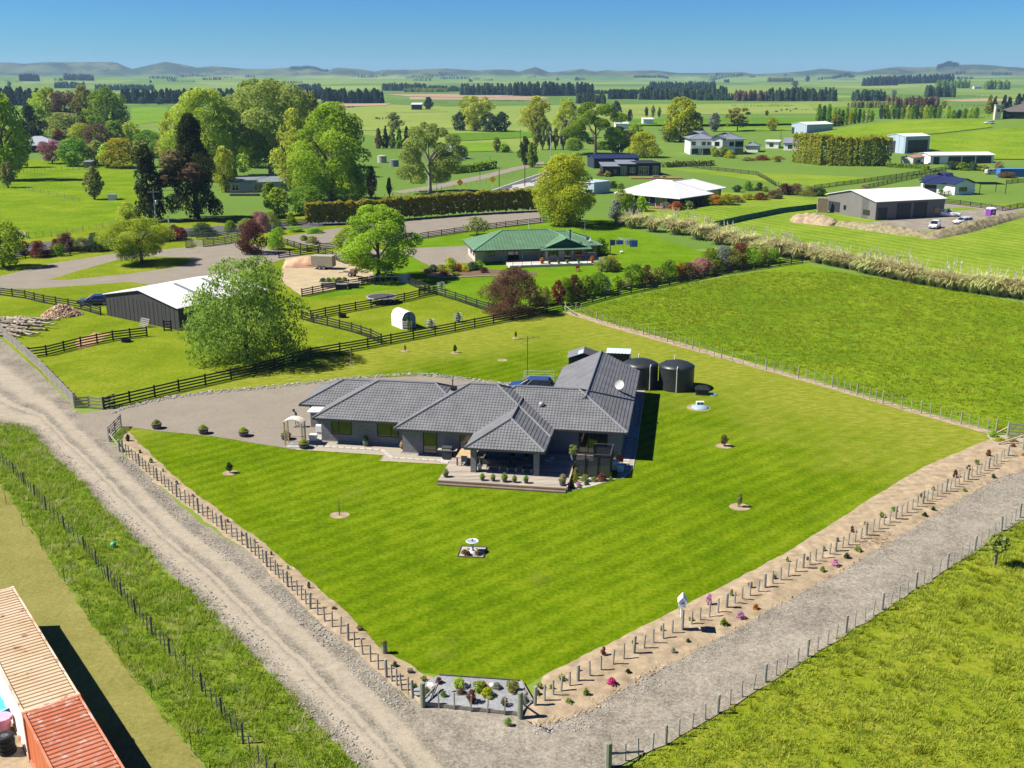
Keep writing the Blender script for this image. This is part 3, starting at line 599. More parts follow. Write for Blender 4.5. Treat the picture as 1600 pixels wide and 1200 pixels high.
tree(719, 204, 22, 177, 'round', 'bluegreen', 'dark bush-tree left of the light green vase-shaped one', .04, 'flats_tree')
tree(764, 206, 26, 178, 'round', 'bluegreen', 'dark tree touching the right side of the vase-shaped one', .04, 'flats_tree')
tree(784, 206, 24, 177, 'round', 'pine', 'dark pine at the end of the flats clump', .06, 'flats_tree')
tree(669, 172, 17, 153, 'oval', 'pine', 'lone dark pine beside the far hay shed', .1, 'lone_pine')
tree(838, 214, 50, 154, 'oval', 'lime', 'light green round tree beyond the bend of the road', .06, 'road_tree')
tree(884, 216, 46, 158, 'oval', 'lime', 'second light green tree beyond the bend, nearer the big oak', .06, 'road_tree')
tree(930, 242, 88, 164, 'clumpy', 'green', 'large dark green spreading oak at the road bend', .12, 'oak_tree', seed=2)
tree(966, 240, 34, 200, 'oval', 'green', 'dark green tree tucked against the right of the road oak', .06, 'road_tree')
tree(1063, 222, 58, 155, 'oval', 'gold', 'tall golden poplar tree beside the white two-storey house', .04, 'golden_poplar')
tree(1046, 222, 30, 190, 'oval', 'pale', 'pale grey-green tree at the foot of the golden poplar', .05, 'road_tree')
tree(1086, 222, 28, 178, 'oval', 'olive', 'thin olive tree on the right flank of the golden poplar', .05, 'road_tree')
tree(1006, 246, 46, 208, 'mound', 'gold', 'low yellow-green tree behind the navy clad house', .08, 'road_tree')
tree(992, 224, 24, 196, 'round', 'bright', 'small bright green tree between the oak and the golden poplar', .08, 'road_tree')
tree(978, 232, 22, 205, 'oval', 'brown', 'brownish bare tree beside the road oak', .1, 'road_tree')
tree(1152, 206, 36, 171, 'clumpy', 'olive', 'olive round-headed tree behind the white two-storey house', .22, 'flats_tree')
tree(1116, 206, 20, 178, 'oval', 'grey', 'grey-green thin tree left of the olive round-headed one', .08, 'flats_tree')
tree(832, 262, 18, 225, 'oval', 'green', 'small green roadside tree left of the concrete power pole', .05, 'road_tree')
tree(820, 258, 20, 216, 'oval', 'dark', 'dark shrubby roadside tree by the side lane', .05, 'road_tree')
for i, x in enumerate((838, 848, 858, 868, 880, 892)): tree(x, 234, 11, 196 + (i * 5) % 9, 'oval', 'pale', f'{nth(i)} thin pale sapling from the side lane in the row by the road bend', .15, 'roadside_sapling', 'thin saplings by the road bend')
tree(776, 238, 13, 216, 'oval', 'olive', 'small olive tree in the field right of the gum', .1, 'field_tree'); tree(790, 238, 16, 226, 'round', 'green', 'round green bush-tree in the field right of the gum', .05, 'field_tree')
tree(1206, 205, 16, 186, 'round', 'gold', 'small golden tree near the white farm shed', .1, 'field_tree'); tree(1305, 197, 20, 180, 'round', 'olive', 'olive bushy tree at the foot of the poplar row', .05, 'field_tree')
for i, (x, y, w_, t_, c_, l) in enumerate(((276, 262, 56, 178, 'lime', 'light green plane tree filling the gap left of the tall dark macrocarpa'), (352, 300, 40, 232, 'lime', 'lower lime tree at the left end of the blue-grey cottage'), (462, 300, 60, 178, 'lime', 'lime crown squeezed between the tallest tree and the fresh green tree'), (486, 262, 50, 150, 'olive', 'olive crown behind the fresh green tree'), (392, 262, 60, 160, 'lime', 'lime crown between the huge plane tree and the tallest tree'),
        (32, 262, 34, 205, 'green', 'green tree before the end of the hipped grey roof'), (168, 262, 30, 226, 'lime', 'small lime tree left of the yellow-green spreading one'), (222, 262, 34, 222, 'olive', 'olive tree right of the yellow-green spreading one'), (556, 318, 40, 262, 'bright', 'lower bright tree leaning from the right of the fresh green tree'), (66, 214, 40, 150, 'lime', 'lime tree standing left of the tall grove'), (150, 204, 40, 150, 'lime', 'lime tree inside the tall grove'), (420, 315, 26, 285, 'green', 'small green tree before the blue-grey cottage windows'))): tree(x, y, w_, t_, 'oval', c_, l, .06, 'garden_tree')
# poplar rows
k = 0
for x, b, t_, w_ in ([(1278 + 8 * i, 199, 166 + (i % 2) * 2, 9) for i in range(3)] + [(1303 + 6.5 * i, 197 - i * .8, 170 + (i * 7) % 5, 7) for i in range(10)] + [(1376 + 7 * i, 186 - (i > 8), 166 + (i * 5) % 5, 8) for i in range(14)] + [(1480 + 9 * i, 185, 166 + (i * 7) % 8, 9) for i in range(6)]):
    p0 = P(x, b); tree(x, b, w_, t_, 'column', ('green', 'bluegreen', 'green', 'lime')[k % 4], f'{nth(k)} poplar from the white farm shed along the hill poplar row', .02, 'poplar_tree', 'poplar rows behind the hill paddock', lod='lo', kind='conifer'); k += 1
for i, (x, b, t_, w_, c) in enumerate(((1545, 178, 150, 16, 'olive'), (1553, 176, 153, 12, 'pine'), (1568, 172, 150, 11, 'pine'), (1576, 172, 153, 12, 'pine'), (1590, 170, 148, 14, 'pine'), (1599, 168, 146, 14, 'pine'))):
    tree(x, b, w_, t_, 'cone', c, f'{nth(i)} conifer from the stone chimney behind the hilltop house', .04, 'hilltop_conifer', 'conifers behind the hilltop house', kind='conifer')
# scattered far single trees
for i, (x, b, t_, w_, c) in enumerate(((222, 163, 152, 12, 'bluegreen'), (250, 163, 152, 13, 'bluegreen'), (358, 172, 152, 12, 'lime'), (1010, 182, 168, 6, 'dark'), (1020, 183, 166, 6, 'olive'), (1030, 183, 168, 5, 'olive'), (984, 190, 172, 8, 'pine'), (962, 184, 160, 16, 'dark'),
        (1262, 128, 119, 6, 'dark'), (1242, 136, 127, 9, 'brown'), (1198, 181, 173, 5, 'dark'), (15, 137, 128, 6, 'dark'), (1396, 152, 141, 7, 'grey'), (1475, 170, 158, 8, 'olive'))):
    tree(x, b, w_, t_, 'round', c, f'{nth(i)} small single tree out on the far plain, counted from the left grove', .05, 'distant_tree', 'single trees on the far plain', lod='tiny')
# ---- far woods and shelter belts: each reads as one mass
def belt(name, x0, x1, base, top, colors, dens=1.0, rows=2, pt=None):
    vs = []; rr = []; r_ = random.Random(int(x0 * 7 + base)); pa = PT((x0 + x1) / 2, base); m = mpp(pa)
    n = int((x1 - x0) / max(2.2, (base - top) * .33) * dens) + 2; lf = 150
    for r0 in range(rows):
        for i in range(n):
            x = x0 + (x1 - x0) * (i + r_.random()) / n; p = pa + Vector(((x - (x0 + x1) / 2) * m * (1 + .0), r0 * 10 + r_.uniform(-6, 6), 0)); p.z = height(p.x, p.y)
            h = (base - top) * m * r_.uniform(.72, 1.04); w = h * r_.uniform(.34, .62); nn = lf; a = np.random.default_rng(r_.randrange(10 ** 6))
            z = a.random(nn); rad = .5 * np.sqrt(np.clip(1 - z ** 2.2, 0.02, 1)) * (.55 + .45 * a.random(nn)); an = a.random(nn) * 6.283
            c = np.stack([np.cos(an) * rad * w, np.sin(an) * rad * w, z * h], 1); nr = np.stack([np.cos(an), np.sin(an), .5 + a.normal(size=nn) * .4], 1)
            t = np.cross(nr, a.normal(size=(nn, 3))); t /= np.linalg.norm(t, axis=1)[:, None]; b = np.cross(nr, t); b /= np.linalg.norm(b, axis=1)[:, None]; s = h * .082
            vs.append((np.stack([c - t * s, c + b * s, c + t * s, c - b * s], 1) + np.array(p)).reshape(-1, 3)); rr.append(np.clip(a.random(nn) * .6 + r_.random() * .4, 0, 1))
    return struct(name, npmesh(name, np.concatenate(vs), 4, LM[colors], np.concatenate(rr)), kind='stuff')
for x0, x1, b, t_, c in ((-60, 62, 165, 137, 'pine'), (190, 388, 162, 140, 'pine'), (388, 505, 155, 138, 'pine'), (505, 598, 162, 139, 'pine'), (400, 500, 141, 131, 'pine'), (598, 666, 142, 130, 'bluegreen'), (720, 800, 149, 131, 'bluegreen'), (800, 928, 150, 129, 'pine'),
        (901, 946, 162, 146, 'bluegreen'), (951, 996, 155, 140, 'pine'), (1000, 1135, 156, 136, 'bluegreen'), (1016, 1118, 140, 128, 'pine'), (1090, 1190, 157, 146, 'bluegreen'), (1150, 1206, 158, 142, 'brown'), (1200, 1305, 158, 138, 'bluegreen'),
        (1335, 1384, 158, 141, 'bluegreen'), (1350, 1403, 134, 121, 'pine'), (1287, 1336, 121.5, 116, 'pine'), (1360, 1488, 131, 117.5, 'pine'), (1465, 1512, 138, 125, 'green'), (1450, 1493, 152, 135, 'bluegreen'), (1540, 1576, 140, 126, 'green'),
        (1387, 1468, 168, 151, 'brown'), (1330, 1400, 169, 158, 'olive'), (85, 130, 138, 128, 'bluegreen'), (150, 240, 141, 132, 'bluegreen'), (1465, 1497, 104.5, 97.5, 'pine'), (930, 1000, 147, 140, 'pine'), (668, 720, 143, 134, 'bluegreen'), (30, 60, 127, 116, 'pine'),
        (100, 145, 126, 116, 'bluegreen'), (990, 1045, 122, 118, 'pine'), (630, 700, 144, 137, 'olive'), (1200, 1240, 128, 121, 'brown'), (452, 512, 107, 102.5, 'dark')):
    belt('shelter_belt', x0, x1, b, t_, c, 1.35, 2)
r0_ = random.Random(12)
for k in range(46):
    x = r0_.uniform(-40, 1640); b_ = r0_.uniform(116, 131); w_ = r0_.choice((5, 9, 14, 30, 44)); belt('hill_trees', x, x + w_, b_, b_ - r0_.uniform(2.5, 5.5), r0_.choice(('bluegreen', 'pine', 'bluegreen', 'olive')), 1.0, 1)
for k in range(26):
    x = r0_.uniform(520, 1560); b_ = r0_.uniform(150, 192); belt('field_hedge', x, x + r0_.uniform(25, 110), b_, b_ - r0_.uniform(1.4, 2.6), r0_.choice(('bluegreen', 'olive', 'green')), .8, 1)
# ---- hedges
def hedge(name, pts, hpx, color, label, dens, width, z0=0.0, seed=1):
    """leafy hedge along a line: a crown of many leaf faces plus its stems"""
    pw = L2(pts); a = np.random.default_rng(seed); V = []; rr = []; st = MB(); o = pw[0].copy()
    for p, q in zip(pw, pw[1:]):
        L = (q - p).length; n = int(L * dens); h = hpx * mpp((p + q) / 2) * 1.03; d = (q - p) / L; nr = Vector((-d.y, d.x, 0))
        s = a.random(n) * L; bump = .5 + .5 * np.array([noise.noise(Vector((x / 1.3, seed, p.x))) for x in s]); hh = h * (.80 + .28 * bump)
        f = a.random(n); side = np.where(a.random(n) < .5, -1, 1); top = f > .55
        lat = np.where(top, (a.random(n) - .5) * 2, side * (.8 + .2 * a.random(n))) * width * (.7 + .4 * bump) * .5; z = np.where(top, hh * (.9 + .14 * a.random(n)), hh * (z0 + (1 - z0) * a.random(n)))
        c = np.outer(s, np.array(d)) + np.outer(lat, np.array(nr)) + np.array(p - o); c[:, 2] = z
        nn = np.outer(np.where(top, 0, side), np.array(nr)) + np.outer(np.where(top, 1, .35), [0, 0, 1]) + a.normal(size=(n, 3)) * .55
        t = np.cross(nn, a.normal(size=(n, 3))); t /= np.linalg.norm(t, axis=1)[:, None]; b = np.cross(nn, t); b /= np.linalg.norm(b, axis=1)[:, None]; sz = (.20 + .22 * a.random(n))[:, None]
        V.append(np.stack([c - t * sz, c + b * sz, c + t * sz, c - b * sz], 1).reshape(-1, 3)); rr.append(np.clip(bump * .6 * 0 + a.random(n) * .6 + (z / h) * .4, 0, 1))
        for k in range(int(L / 1.4)): st.tube(p - o + d * (k * 1.4), p - o + d * (k * 1.4) + Vector((0, 0, h * .6)), .07, .04, 5)
    t = thing(name, label, 'hedge', o); part('foliage', npmesh('hedge_foliage', np.concatenate(V), 4, LM[color], np.concatenate(rr)), t); part('stems', st.mesh('stems', BARK), t, kind='stuff'); return t
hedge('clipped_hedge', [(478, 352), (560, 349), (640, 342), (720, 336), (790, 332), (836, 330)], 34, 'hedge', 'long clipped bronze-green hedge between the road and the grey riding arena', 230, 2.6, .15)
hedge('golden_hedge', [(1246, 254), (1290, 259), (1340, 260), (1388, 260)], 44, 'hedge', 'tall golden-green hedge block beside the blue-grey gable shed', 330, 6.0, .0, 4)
hedge('low_hedge', [(1385, 262), (1420, 264), (1450, 266)], 7, 'green', 'low green hedge in front of the small cream shed', 60, 1.6, 0, 6)
hedge('hill_hedge', [(1395, 218), (1440, 214), (1500, 207), (1560, 200)], 6, 'green', 'dark trimmed hedge line climbing the hill towards the hilltop house', 40, 2.0, 0, 7)
hedge('lane_hedge', [(700, 272), (740, 268), (772, 262)], 11, 'green', 'rough green hedge in front of the blue-roofed house by the side lane', 60, 2.2, 0, 8)
hedge('road_hedge', [(1036, 262), (1070, 260), (1114, 259)], 9, 'olive', 'rough olive hedge behind the black clad house garden', 60, 2.4, 0, 9)
# ---- toetoe (pampas) row
def toetoe_mesh(seed):
    a = np.random.default_rng(seed); n = 420; an = a.random(n) * 6.283; lean = .15 + .85 * a.random(n) ** .7; V = []
    d = np.stack([np.cos(an), np.sin(an), 0 * an], 1); base = d * (a.random(n) * .16)[:, None]; up = np.array([0, 0, 1.0]); h = .75 + .3 * a.random(n)
    p1 = base + d * (lean * .22)[:, None] + up * (h * .62)[:, None]; p2 = p1 + d * (lean * .34)[:, None] + up * ((.25 - .62 * lean * a.random(n)) * h)[:, None]
    w = np.stack([-np.sin(an), np.cos(an), 0 * an], 1) * .022
    V = np.stack([base - w, base + w, p1 + w, p1 - w, p1 - w, p1 + w, p2 + w * .2, p2 - w * .2], 1).reshape(-1, 3)
    return npmesh('toetoe_leaves', V, 4, LM['toetoe'], a.random(n))
def plume_mesh(seed):
    a = np.random.default_rng(seed + 50); V = []
    for k in range(7):
        an = a.random() * 6.28; d = np.array([math.cos(an), math.sin(an), 0]) * (.1 + .28 * a.random()); b = d * .4; t = d + np.array([0, 0, 1.15 + .35 * a.random()])
        for q in range(10):
            c = b + (t - b) * (.66 + .034 * q); s = .03 * math.sin(.5 + q * .28); e = a.normal(size=3) * s * .6; x = np.array([s, 0, 0]); y = np.array([0, s, 0]); z = np.array([0, 0, .03])
            V += [c - x + e, c + z, c + x - e, c - z, c - y + e, c + z, c + y - e, c - z]
    return npmesh('toetoe_plumes', np.array(V), 4, LM['plume'], a.random(len(V) // 4))
TT = [toetoe_mesh(i) for i in range(4)]; TP = [plume_mesh(i) for i in range(3)]
row = [(968, 352, 0), (985, 356, 1), (1002, 352, 1), (1020, 362, 1), (1040, 356, 2), (1056, 366, 2), (1074, 362, 2), (1090, 374, 2), (1106, 370, 1), (1122, 382, 1), (1138, 378, 1), (1154, 390, 1), (1170, 386, 1), (1186, 396, 1), (1200, 390, 2), (1215, 400, 1), (1228, 396, 2), (1244, 404, 1), (1260, 404, 0),
       (1275, 410, 1), (1290, 412, 1), (1304, 415, 1), (1318, 418, 1), (1333, 421, 0), (1348, 425, 1), (1364, 428, 1), (1378, 431, 0), (1393, 434, 1), (1408, 437, 2), (1424, 441, 1), (1438, 443, 1), (1454, 446, 0), (1470, 449, 1), (1487, 452, 2), (1504, 454, 0), (1520, 457, 1), (1537, 458, 0), (1554, 461, 1), (1570, 463, 0), (1588, 465, 1), (1606, 468, 0), (1622, 470, 0)]
for i, (x, y, pl) in enumerate(row):
    p = P(x, y); s = random.uniform(3.2, 4.2); t = thing('toetoe_clump', f'{nth(i)} toetoe grass clump from the golden elm along the pampas row', 'pampas grass', p, random.uniform(0, 6.28), 'pampas row beside the right paddock')
    part('leaves', TT[i % 4], t, (0, 0, 0), (0, 0, 0), (s * 1.15, s * 1.15, s * .88))
    if pl: part('plumes', TP[i % 3], t, (0, 0, 0), (0, 0, 0), (s, s, s * (.84 if pl == 1 else 1.0)), kind='stuff')
# ---- shrubs along fences and in gardens
def shrubs(rows, where, group, name='shrub'):
    for i, (x, y, w_, h_, c) in enumerate(rows):
        desc = {'purple': 'purple-leaved', 'red': 'red-leaved', 'gold': 'golden', 'bluegreen': 'blue-green', 'bright': 'bright green', 'pale': 'pale green', 'pink': 'pinkish', 'grass': 'grassy green'}.get(c, c)
        shrub(x, y, w_, h_, c, f'{desc} shrub, {nth(i)} {where}', name=name, group=group, shape='mound' if i % 3 else 'round')
shrubs([(832, 478, 20, 28, 'pale'), (848, 476, 26, 22, 'olive'), (852, 470, 14, 22, 'bright'), (872, 476, 20, 36, 'red'), (884, 470, 26, 34, 'green'), (898, 466, 26, 34, 'purple'), (916, 462, 22, 30, 'green'), (934, 460, 32, 34, 'green'), (948, 456, 14, 22, 'grey'), (964, 452, 18, 20, 'bright'), (972, 452, 16, 14, 'straw'),
        (985, 448, 14, 16, 'pale'), (992, 448, 32, 34, 'green'), (1010, 444, 18, 28, 'purple'), (1026, 442, 22, 22, 'olive'), (1044, 438, 34, 30, 'green'), (1062, 436, 16, 24, 'orange'), (1074, 434, 30, 22, 'brown'), (1096, 430, 34, 26, 'pink'), (1110, 424, 36, 34, 'green'), (1128, 420, 34, 34, 'grey'), (1142, 420, 32, 30, 'olive'),
        (1156, 416, 30, 34, 'red'), (1172, 416, 34, 28, 'bright'), (1190, 412, 26, 24, 'olive'), (1206, 410, 22, 20, 'bright')], 'from the purple prunus along the black fence', 'garden shrubs along the black fence')
shrubs([(38, 398, 20, 20, 'purple'), (62, 402, 26, 24, 'red'), (80, 400, 12, 14, 'pale'), (94, 400, 16, 18, 'green'), (106, 392, 30, 26, 'purple'), (88, 388, 14, 14, 'red'), (126, 392, 24, 20, 'olive'), (150, 392, 30, 26, 'bluegreen'), (262, 376, 16, 18, 'purple'), (282, 374, 22, 18, 'red'), (318, 368, 40, 18, 'bluegreen'), (360, 362, 20, 16, 'green'), (386, 358, 24, 16, 'olive'), (272, 366, 14, 14, 'bluegreen')],
       'from the left edge along the roadside fence', 'shrubs along the roadside fence')
shrubs([(395, 396, 44, 48, 'purple'), (385, 392, 16, 26, 'bright'), (430, 390, 24, 30, 'bright'), (408, 362, 30, 30, 'pink'), (424, 358, 26, 26, 'olive'), (455, 352, 16, 18, 'green'), (462, 362, 24, 8, 'bright'), (492, 364, 26, 8, 'bright'), (436, 366, 16, 10, 'bright'), (475, 376, 12, 8, 'green'), (488, 380, 18, 10, 'olive')], 'from the pale yards towards the arena corner', 'shrubs around the arena corner')
shrubs([(946, 424, 30, 22, 'olive'), (938, 398, 22, 24, 'green'), (955, 420, 26, 20, 'gold'), (676, 424, 16, 10, 'bluegreen'), (690, 424, 18, 10, 'olive'), (704, 424, 20, 20, 'gold'), (716, 422, 14, 10, 'orange'), (726, 424, 14, 9, 'yellow'), (738, 422, 18, 12, 'bluegreen'), (748, 420, 16, 12, 'green'), (694, 428, 12, 5, 'red'), (668, 426, 12, 6, 'pale'), (712, 430, 12, 5, 'bright'), (756, 426, 12, 8, 'purple')],
       'in the beds around the green-roofed house', 'garden shrubs around the green-roofed house')
shrubs([(980, 330, 22, 26, 'green'), (990, 338, 16, 16, 'bluegreen'), (1002, 330, 20, 22, 'bright'), (1012, 318, 10, 18, 'dark'), (962, 340, 20, 26, 'grey'), (970, 322, 22, 24, 'olive'), (1040, 326, 14, 10, 'grey'), (1056, 328, 20, 12, 'orange'), (1072, 326, 22, 12, 'olive'), (1086, 322, 24, 14, 'brown'), (1102, 320, 26, 14, 'gold'), (1118, 320, 26, 14, 'orange'), (1136, 320, 28, 16, 'gold'),
        (1038, 318, 12, 14, 'green'), (1150, 316, 20, 10, 'brown'), (1168, 312, 18, 9, 'gold'), (1188, 312, 22, 10, 'red'), (1210, 310, 24, 12, 'brown'), (1226, 304, 22, 16, 'purple'), (1244, 304, 24, 16, 'brown'), (1262, 306, 24, 14, 'olive'), (1280, 306, 22, 12, 'bluegreen'), (1168, 298, 14, 14, 'green'), (1186, 298, 12, 12, 'dark'), (1152, 300, 14, 10, 'bluegreen'), (1196, 300, 10, 8, 'green'),
        (940, 275, 14, 8, 'brown'), (950, 276, 12, 8, 'olive'), (958, 294, 14, 10, 'dark'), (970, 295, 12, 8, 'green'), (1116, 246, 14, 16, 'gold'), (1130, 246, 18, 16, 'green'), (1140, 248, 16, 12, 'gold'), (1168, 252, 20, 6, 'olive'), (1190, 251, 22, 8, 'red'), (1216, 250, 22, 6, 'olive'), (1470, 302, 10, 10, 'pale'), (1350, 296, 12, 8, 'straw')],
       'counted from the white-roofed house through the far gardens', 'shrubs in the far gardens')
shrubs([(1488, 266, 22, 13, 'bluegreen'), (1504, 267, 20, 12, 'green'), (1520, 267, 20, 13, 'bluegreen'), (1535, 268, 18, 10, 'olive'), (1560, 265, 14, 12, 'straw'), (1215, 254, 10, 6, 'brown')], 'in front of the long white-roofed shed', 'shrubs before the long shed')
# ---- tall grass as real blades
def in_poly(pts, poly):
    x, y = pts[:, 0], pts[:, 1]; inside = np.zeros(len(pts), bool); n = len(poly)
    for i in range(n):
        x1, y1 = poly[i][0], poly[i][1]; x2, y2 = poly[(i + 1) % n][0], poly[(i + 1) % n][1]
        inside ^= ((y1 > y) != (y2 > y)) & (x < (x2 - x1) * (y - y1) / ((y2 - y1) or 1e-9) + x1)
    return inside
def tufts(name, px, per_m2, hgt, blades, color, seed, spread=.16, width=.035, clump=.55, corr=.6, fx=.35, fy=.35):
    poly = L2(px); a = np.random.default_rng(seed); xs = [p.x for p in poly]; ys = [p.y for p in poly]
    x0, x1, y0, y1 = max(min(xs), -80), min(max(xs), 120), max(min(ys), 30), min(max(ys), 170); n = int((x1 - x0) * (y1 - y0) * per_m2)
    pts = np.stack([x0 + a.random(n) * (x1 - x0), y0 + a.random(n) * (y1 - y0)], 1); pts = pts[in_poly(pts, poly)]
    dens = np.array([noise.fractal(Vector((p[0] * fx, p[1] * fy, seed)), 1, 2, 3) for p in pts]); keep = dens > -clump + (a.random(len(pts)) - .5) * .5; pts = pts[keep]; dens = dens[keep]; n = len(pts)
    hh = hgt * (.55 + .5 * a.random(n) + .55 * np.clip(dens, -.5, .8)); P_ = np.repeat(np.column_stack([pts, np.zeros(n)]), blades, 0); H = np.repeat(hh, blades) * (.6 + .5 * a.random(n * blades)); N = n * blades
    an = a.random(N) * 6.283; rad = a.random(N) * spread; d = np.stack([np.cos(an), np.sin(an), 0 * an], 1); b = P_ + d * rad[:, None]; an2 = a.random(N) * 6.283; w = np.stack([np.cos(an2), np.sin(an2), 0 * an], 1) * width
    tip = b + d * (H * (.2 + .6 * a.random(N)))[:, None]; tip[:, 2] = H
    V = np.stack([b - w, b + w, tip], 1).reshape(-1, 3); rr = np.clip(np.repeat(.5 + corr * dens + .25 * a.normal(size=n), blades) * .6 + a.random(N) * .4, 0, 1)
    return struct(name, npmesh(name, V, 3, LM[color], rr), kind='stuff')
tufts('meadow_grass', MEADPX, 12, .27, 11, 'meadow', 3, .26, .028, .45)
tufts('meadow_clumps', MEADPX, .7, .38, 26, 'pasture', 17, .26, .03, .1)
tufts('verge_grass', VERGEPX, 12, .36, 11, 'grass', 5, .24, .028, .6)
tufts('verge_stalks', VERGEPX, 1.6, .55, 9, 'straw', 11, .30, .022, .1)
tufts('pasture_grass', RPAD, 5, .24, 8, 'pasture', 9, .36, .045, 1.2, .35, .10, .24)
# ================================================================== THE TILED HOUSE
HA = R(-9.6); HU = Vector((math.cos(HA), math.sin(HA), 0)); HV = Vector((-math.sin(HA), math.cos(HA), 0)); HO = Vector((-16.6, 87.2, 0))
def H(u, v, z=0): return HO + HU * u + HV * v + Vector((0, 0, z))
def brickmat(name, c, mortar):
    n = NT(name); g = n.node('ShaderNodeNewGeometry'); sx = n.node('ShaderNodeSeparateXYZ'); n.link(g.outputs['Position'], sx.inputs[0]); cb = n.node('ShaderNodeCombineXYZ')
    n.link(n.math('ADD', sx.outputs[0], sx.outputs[1]), cb.inputs[0]); n.link(sx.outputs[2], cb.inputs[1])
    b = n.node('ShaderNodeTexBrick'); b.inputs['Scale'].default_value = 1; b.inputs['Brick Width'].default_value = .24; b.inputs['Row Height'].default_value = .086; b.inputs['Mortar Size'].default_value = .006
    b.inputs['Color1'].default_value = (*c, 1); b.inputs['Color2'].default_value = (*sc(c, .6), 1); b.inputs['Mortar'].default_value = (*mortar, 1); n.link(cb.outputs[0], b.inputs['Vector'])
    f = n.noise(n.pos(), .8, 4); col = n.mix(n.math('MULTIPLY', f, .45), b.outputs['Color'], sc(c, 1.7)); n.bump(b.outputs['Fac'], -.3, .01); MATS[name] = n.done(col, .8, .3); return n.m
BRICK = brickmat('charcoal_brick', (.16, .162, .165), (.22, .22, .21))
ROOFT = mat('charcoal_roof_tile', (.13, .132, .138), .6, .2, .9, .4); RCAP = mat('ridge_cap_paint', (.155, .157, .165), .55, .1, .9); GUT = mat('gutter_paint', (.045, .047, .05), .45, .1)
FRAME = mat('black_joinery', (.012, .012, .013), .4, .1); SOFF = mat('soffit_paint', (.30, .30, .29), .7, .05)
def roof_plane(mb, a, b, c, d, row=.32, col=.27, lift=.035):
    """tiled plane: eave a->b, top d->c (d==c for a triangle); courses step, tiles roll"""
    a, b, c, d = map(Vector, (a, b, c, d)); e = (b - a); E_ = e.length; eu = e / E_; n = eu.cross(d - a).normalized()
    if n.z < 0: n = -n
    up = (d - a) - eu * (d - a).dot(eu); T = up.length; up /= T; s0t = (d - a).dot(eu); s1t = (c - a).dot(eu); rows = max(1, round(T / row)); ng = int(E_ / (col / 2)) + 1
    for k in range(rows):
        t0, t1 = T * k / rows, T * (k + 1) / rows
        lo0, hi0 = s0t * t0 / T, E_ + (s1t - E_) * t0 / T; lo1, hi1 = s0t * t1 / T, E_ + (s1t - E_) * t1 / T
        pb = []; pt = []; pr = []
        for i in range(ng + 1):
            s = E_ * i / ng; wv = .022 if i % 2 else -.014; sb = min(max(s, lo0), hi0); st = min(max(s, lo1), hi1)
            pb.append(a + eu * sb + up * t0 + n * (lift + wv)); pt.append(a + eu * st + up * t1 + n * (.004 + wv * .5)); pr.append(a + eu * sb + up * t0 - n * .01)
        for i in range(ng):
            if (pb[i + 1] - pb[i]).length < 1e-4 and (pt[i + 1] - pt[i]).length < 1e-4: continue
            j = mb.vs([pb[i], pb[i + 1], pt[i + 1], pt[i]]); mb.f.append((j, j + 1, j + 2, j + 3)); mb.mi.append(0)
            if (pb[i + 1] - pb[i]).length > 1e-4: j = mb.vs([pr[i], pr[i + 1], pb[i + 1], pb[i]]); mb.f.append((j, j + 1, j + 2, j + 3)); mb.mi.append(0)
def hip_roof(parent, u0, u1, v0, v1, z, t, ends=('hip', 'hip'), along='u', tiles=True, rm=None, cm=None, gm=None, row=.32, col=.27, gut=True):
    rm = rm or ROOFT; cm = cm or RCAP; gm = gm or GUT; mb = MB(); cap = MB(); g = MB()
    if along == 'u': w = (v1 - v0) / 2; M = lambda p, q, zz: Vector((p, q, zz)); L0, L1, A0, A1 = u0, u1, v0, v1
    else: w = (u1 - u0) / 2; M = lambda p, q, zz: Vector((q, p, zz)); L0, L1, A0, A1 = v0, v1, u0, u1
    zr = z + w * t; r0 = L0 + (w if ends[0] == 'hip' else 0); r1 = L1 - (w if ends[1] == 'hip' else 0); mid = (A0 + A1) / 2
    c00, c10, c11, c01 = M(L0, A0, z), M(L1, A0, z), M(L1, A1, z), M(L0, A1, z); ra, rb = M(r0, mid, zr), M(r1, mid, zr)
    pl = [(c00, c10, rb, ra), (c11, c01, ra, rb)]
    if ends[0] == 'hip': pl.append((c01, c00, ra, ra))
    if ends[1] == 'hip': pl.append((c10, c11, rb, rb))
    for q in pl:
        if tiles: roof_plane(mb, *q, row=row, col=col)
        else: mb.face(*(q if q[2] != q[3] else q[:3]))
    up = Vector((0, 0, .05 if tiles else .02)); cap.tube(ra + up, rb + up, .10, n=6)
    if ends[0] == 'hip': cap.tube(c00 + up, ra + up, .09, n=6); cap.tube(c01 + up, ra + up, .09, n=6)
    if ends[1] == 'hip': cap.tube(c10 + up, rb + up, .09, n=6); cap.tube(c11 + up, rb + up, .09, n=6)
    ro = part('roof', mb.mesh('roof', rm, recalc=not tiles), parent); part('ridge_cap', cap.mesh('ridge_cap', cm), ro)
    # fascia, gutter and soffit just under the eave line
    if gut:
        for p, q in ((c00, c10), (c10, c11), (c11, c01), (c01, c00)):
            c = (p + q) / 2; d = q - p; g.box((c.x, c.y, z - .07), (abs(d.x) + .1 if abs(d.x) > abs(d.y) else .12, abs(d.y) + .1 if abs(d.y) >= abs(d.x) else .12, .16))
        part('gutter', g.mesh('gutter', gm), ro)
    s = MB(); s.b2(min(c00.x, c11.x) + .07, max(c00.x, c11.x) - .07, min(c00.y, c11.y) + .07, max(c00.y, c11.y) - .07, z - .10, z - .06); part('soffit', s.mesh('soffit', SOFF), ro)
    return ro
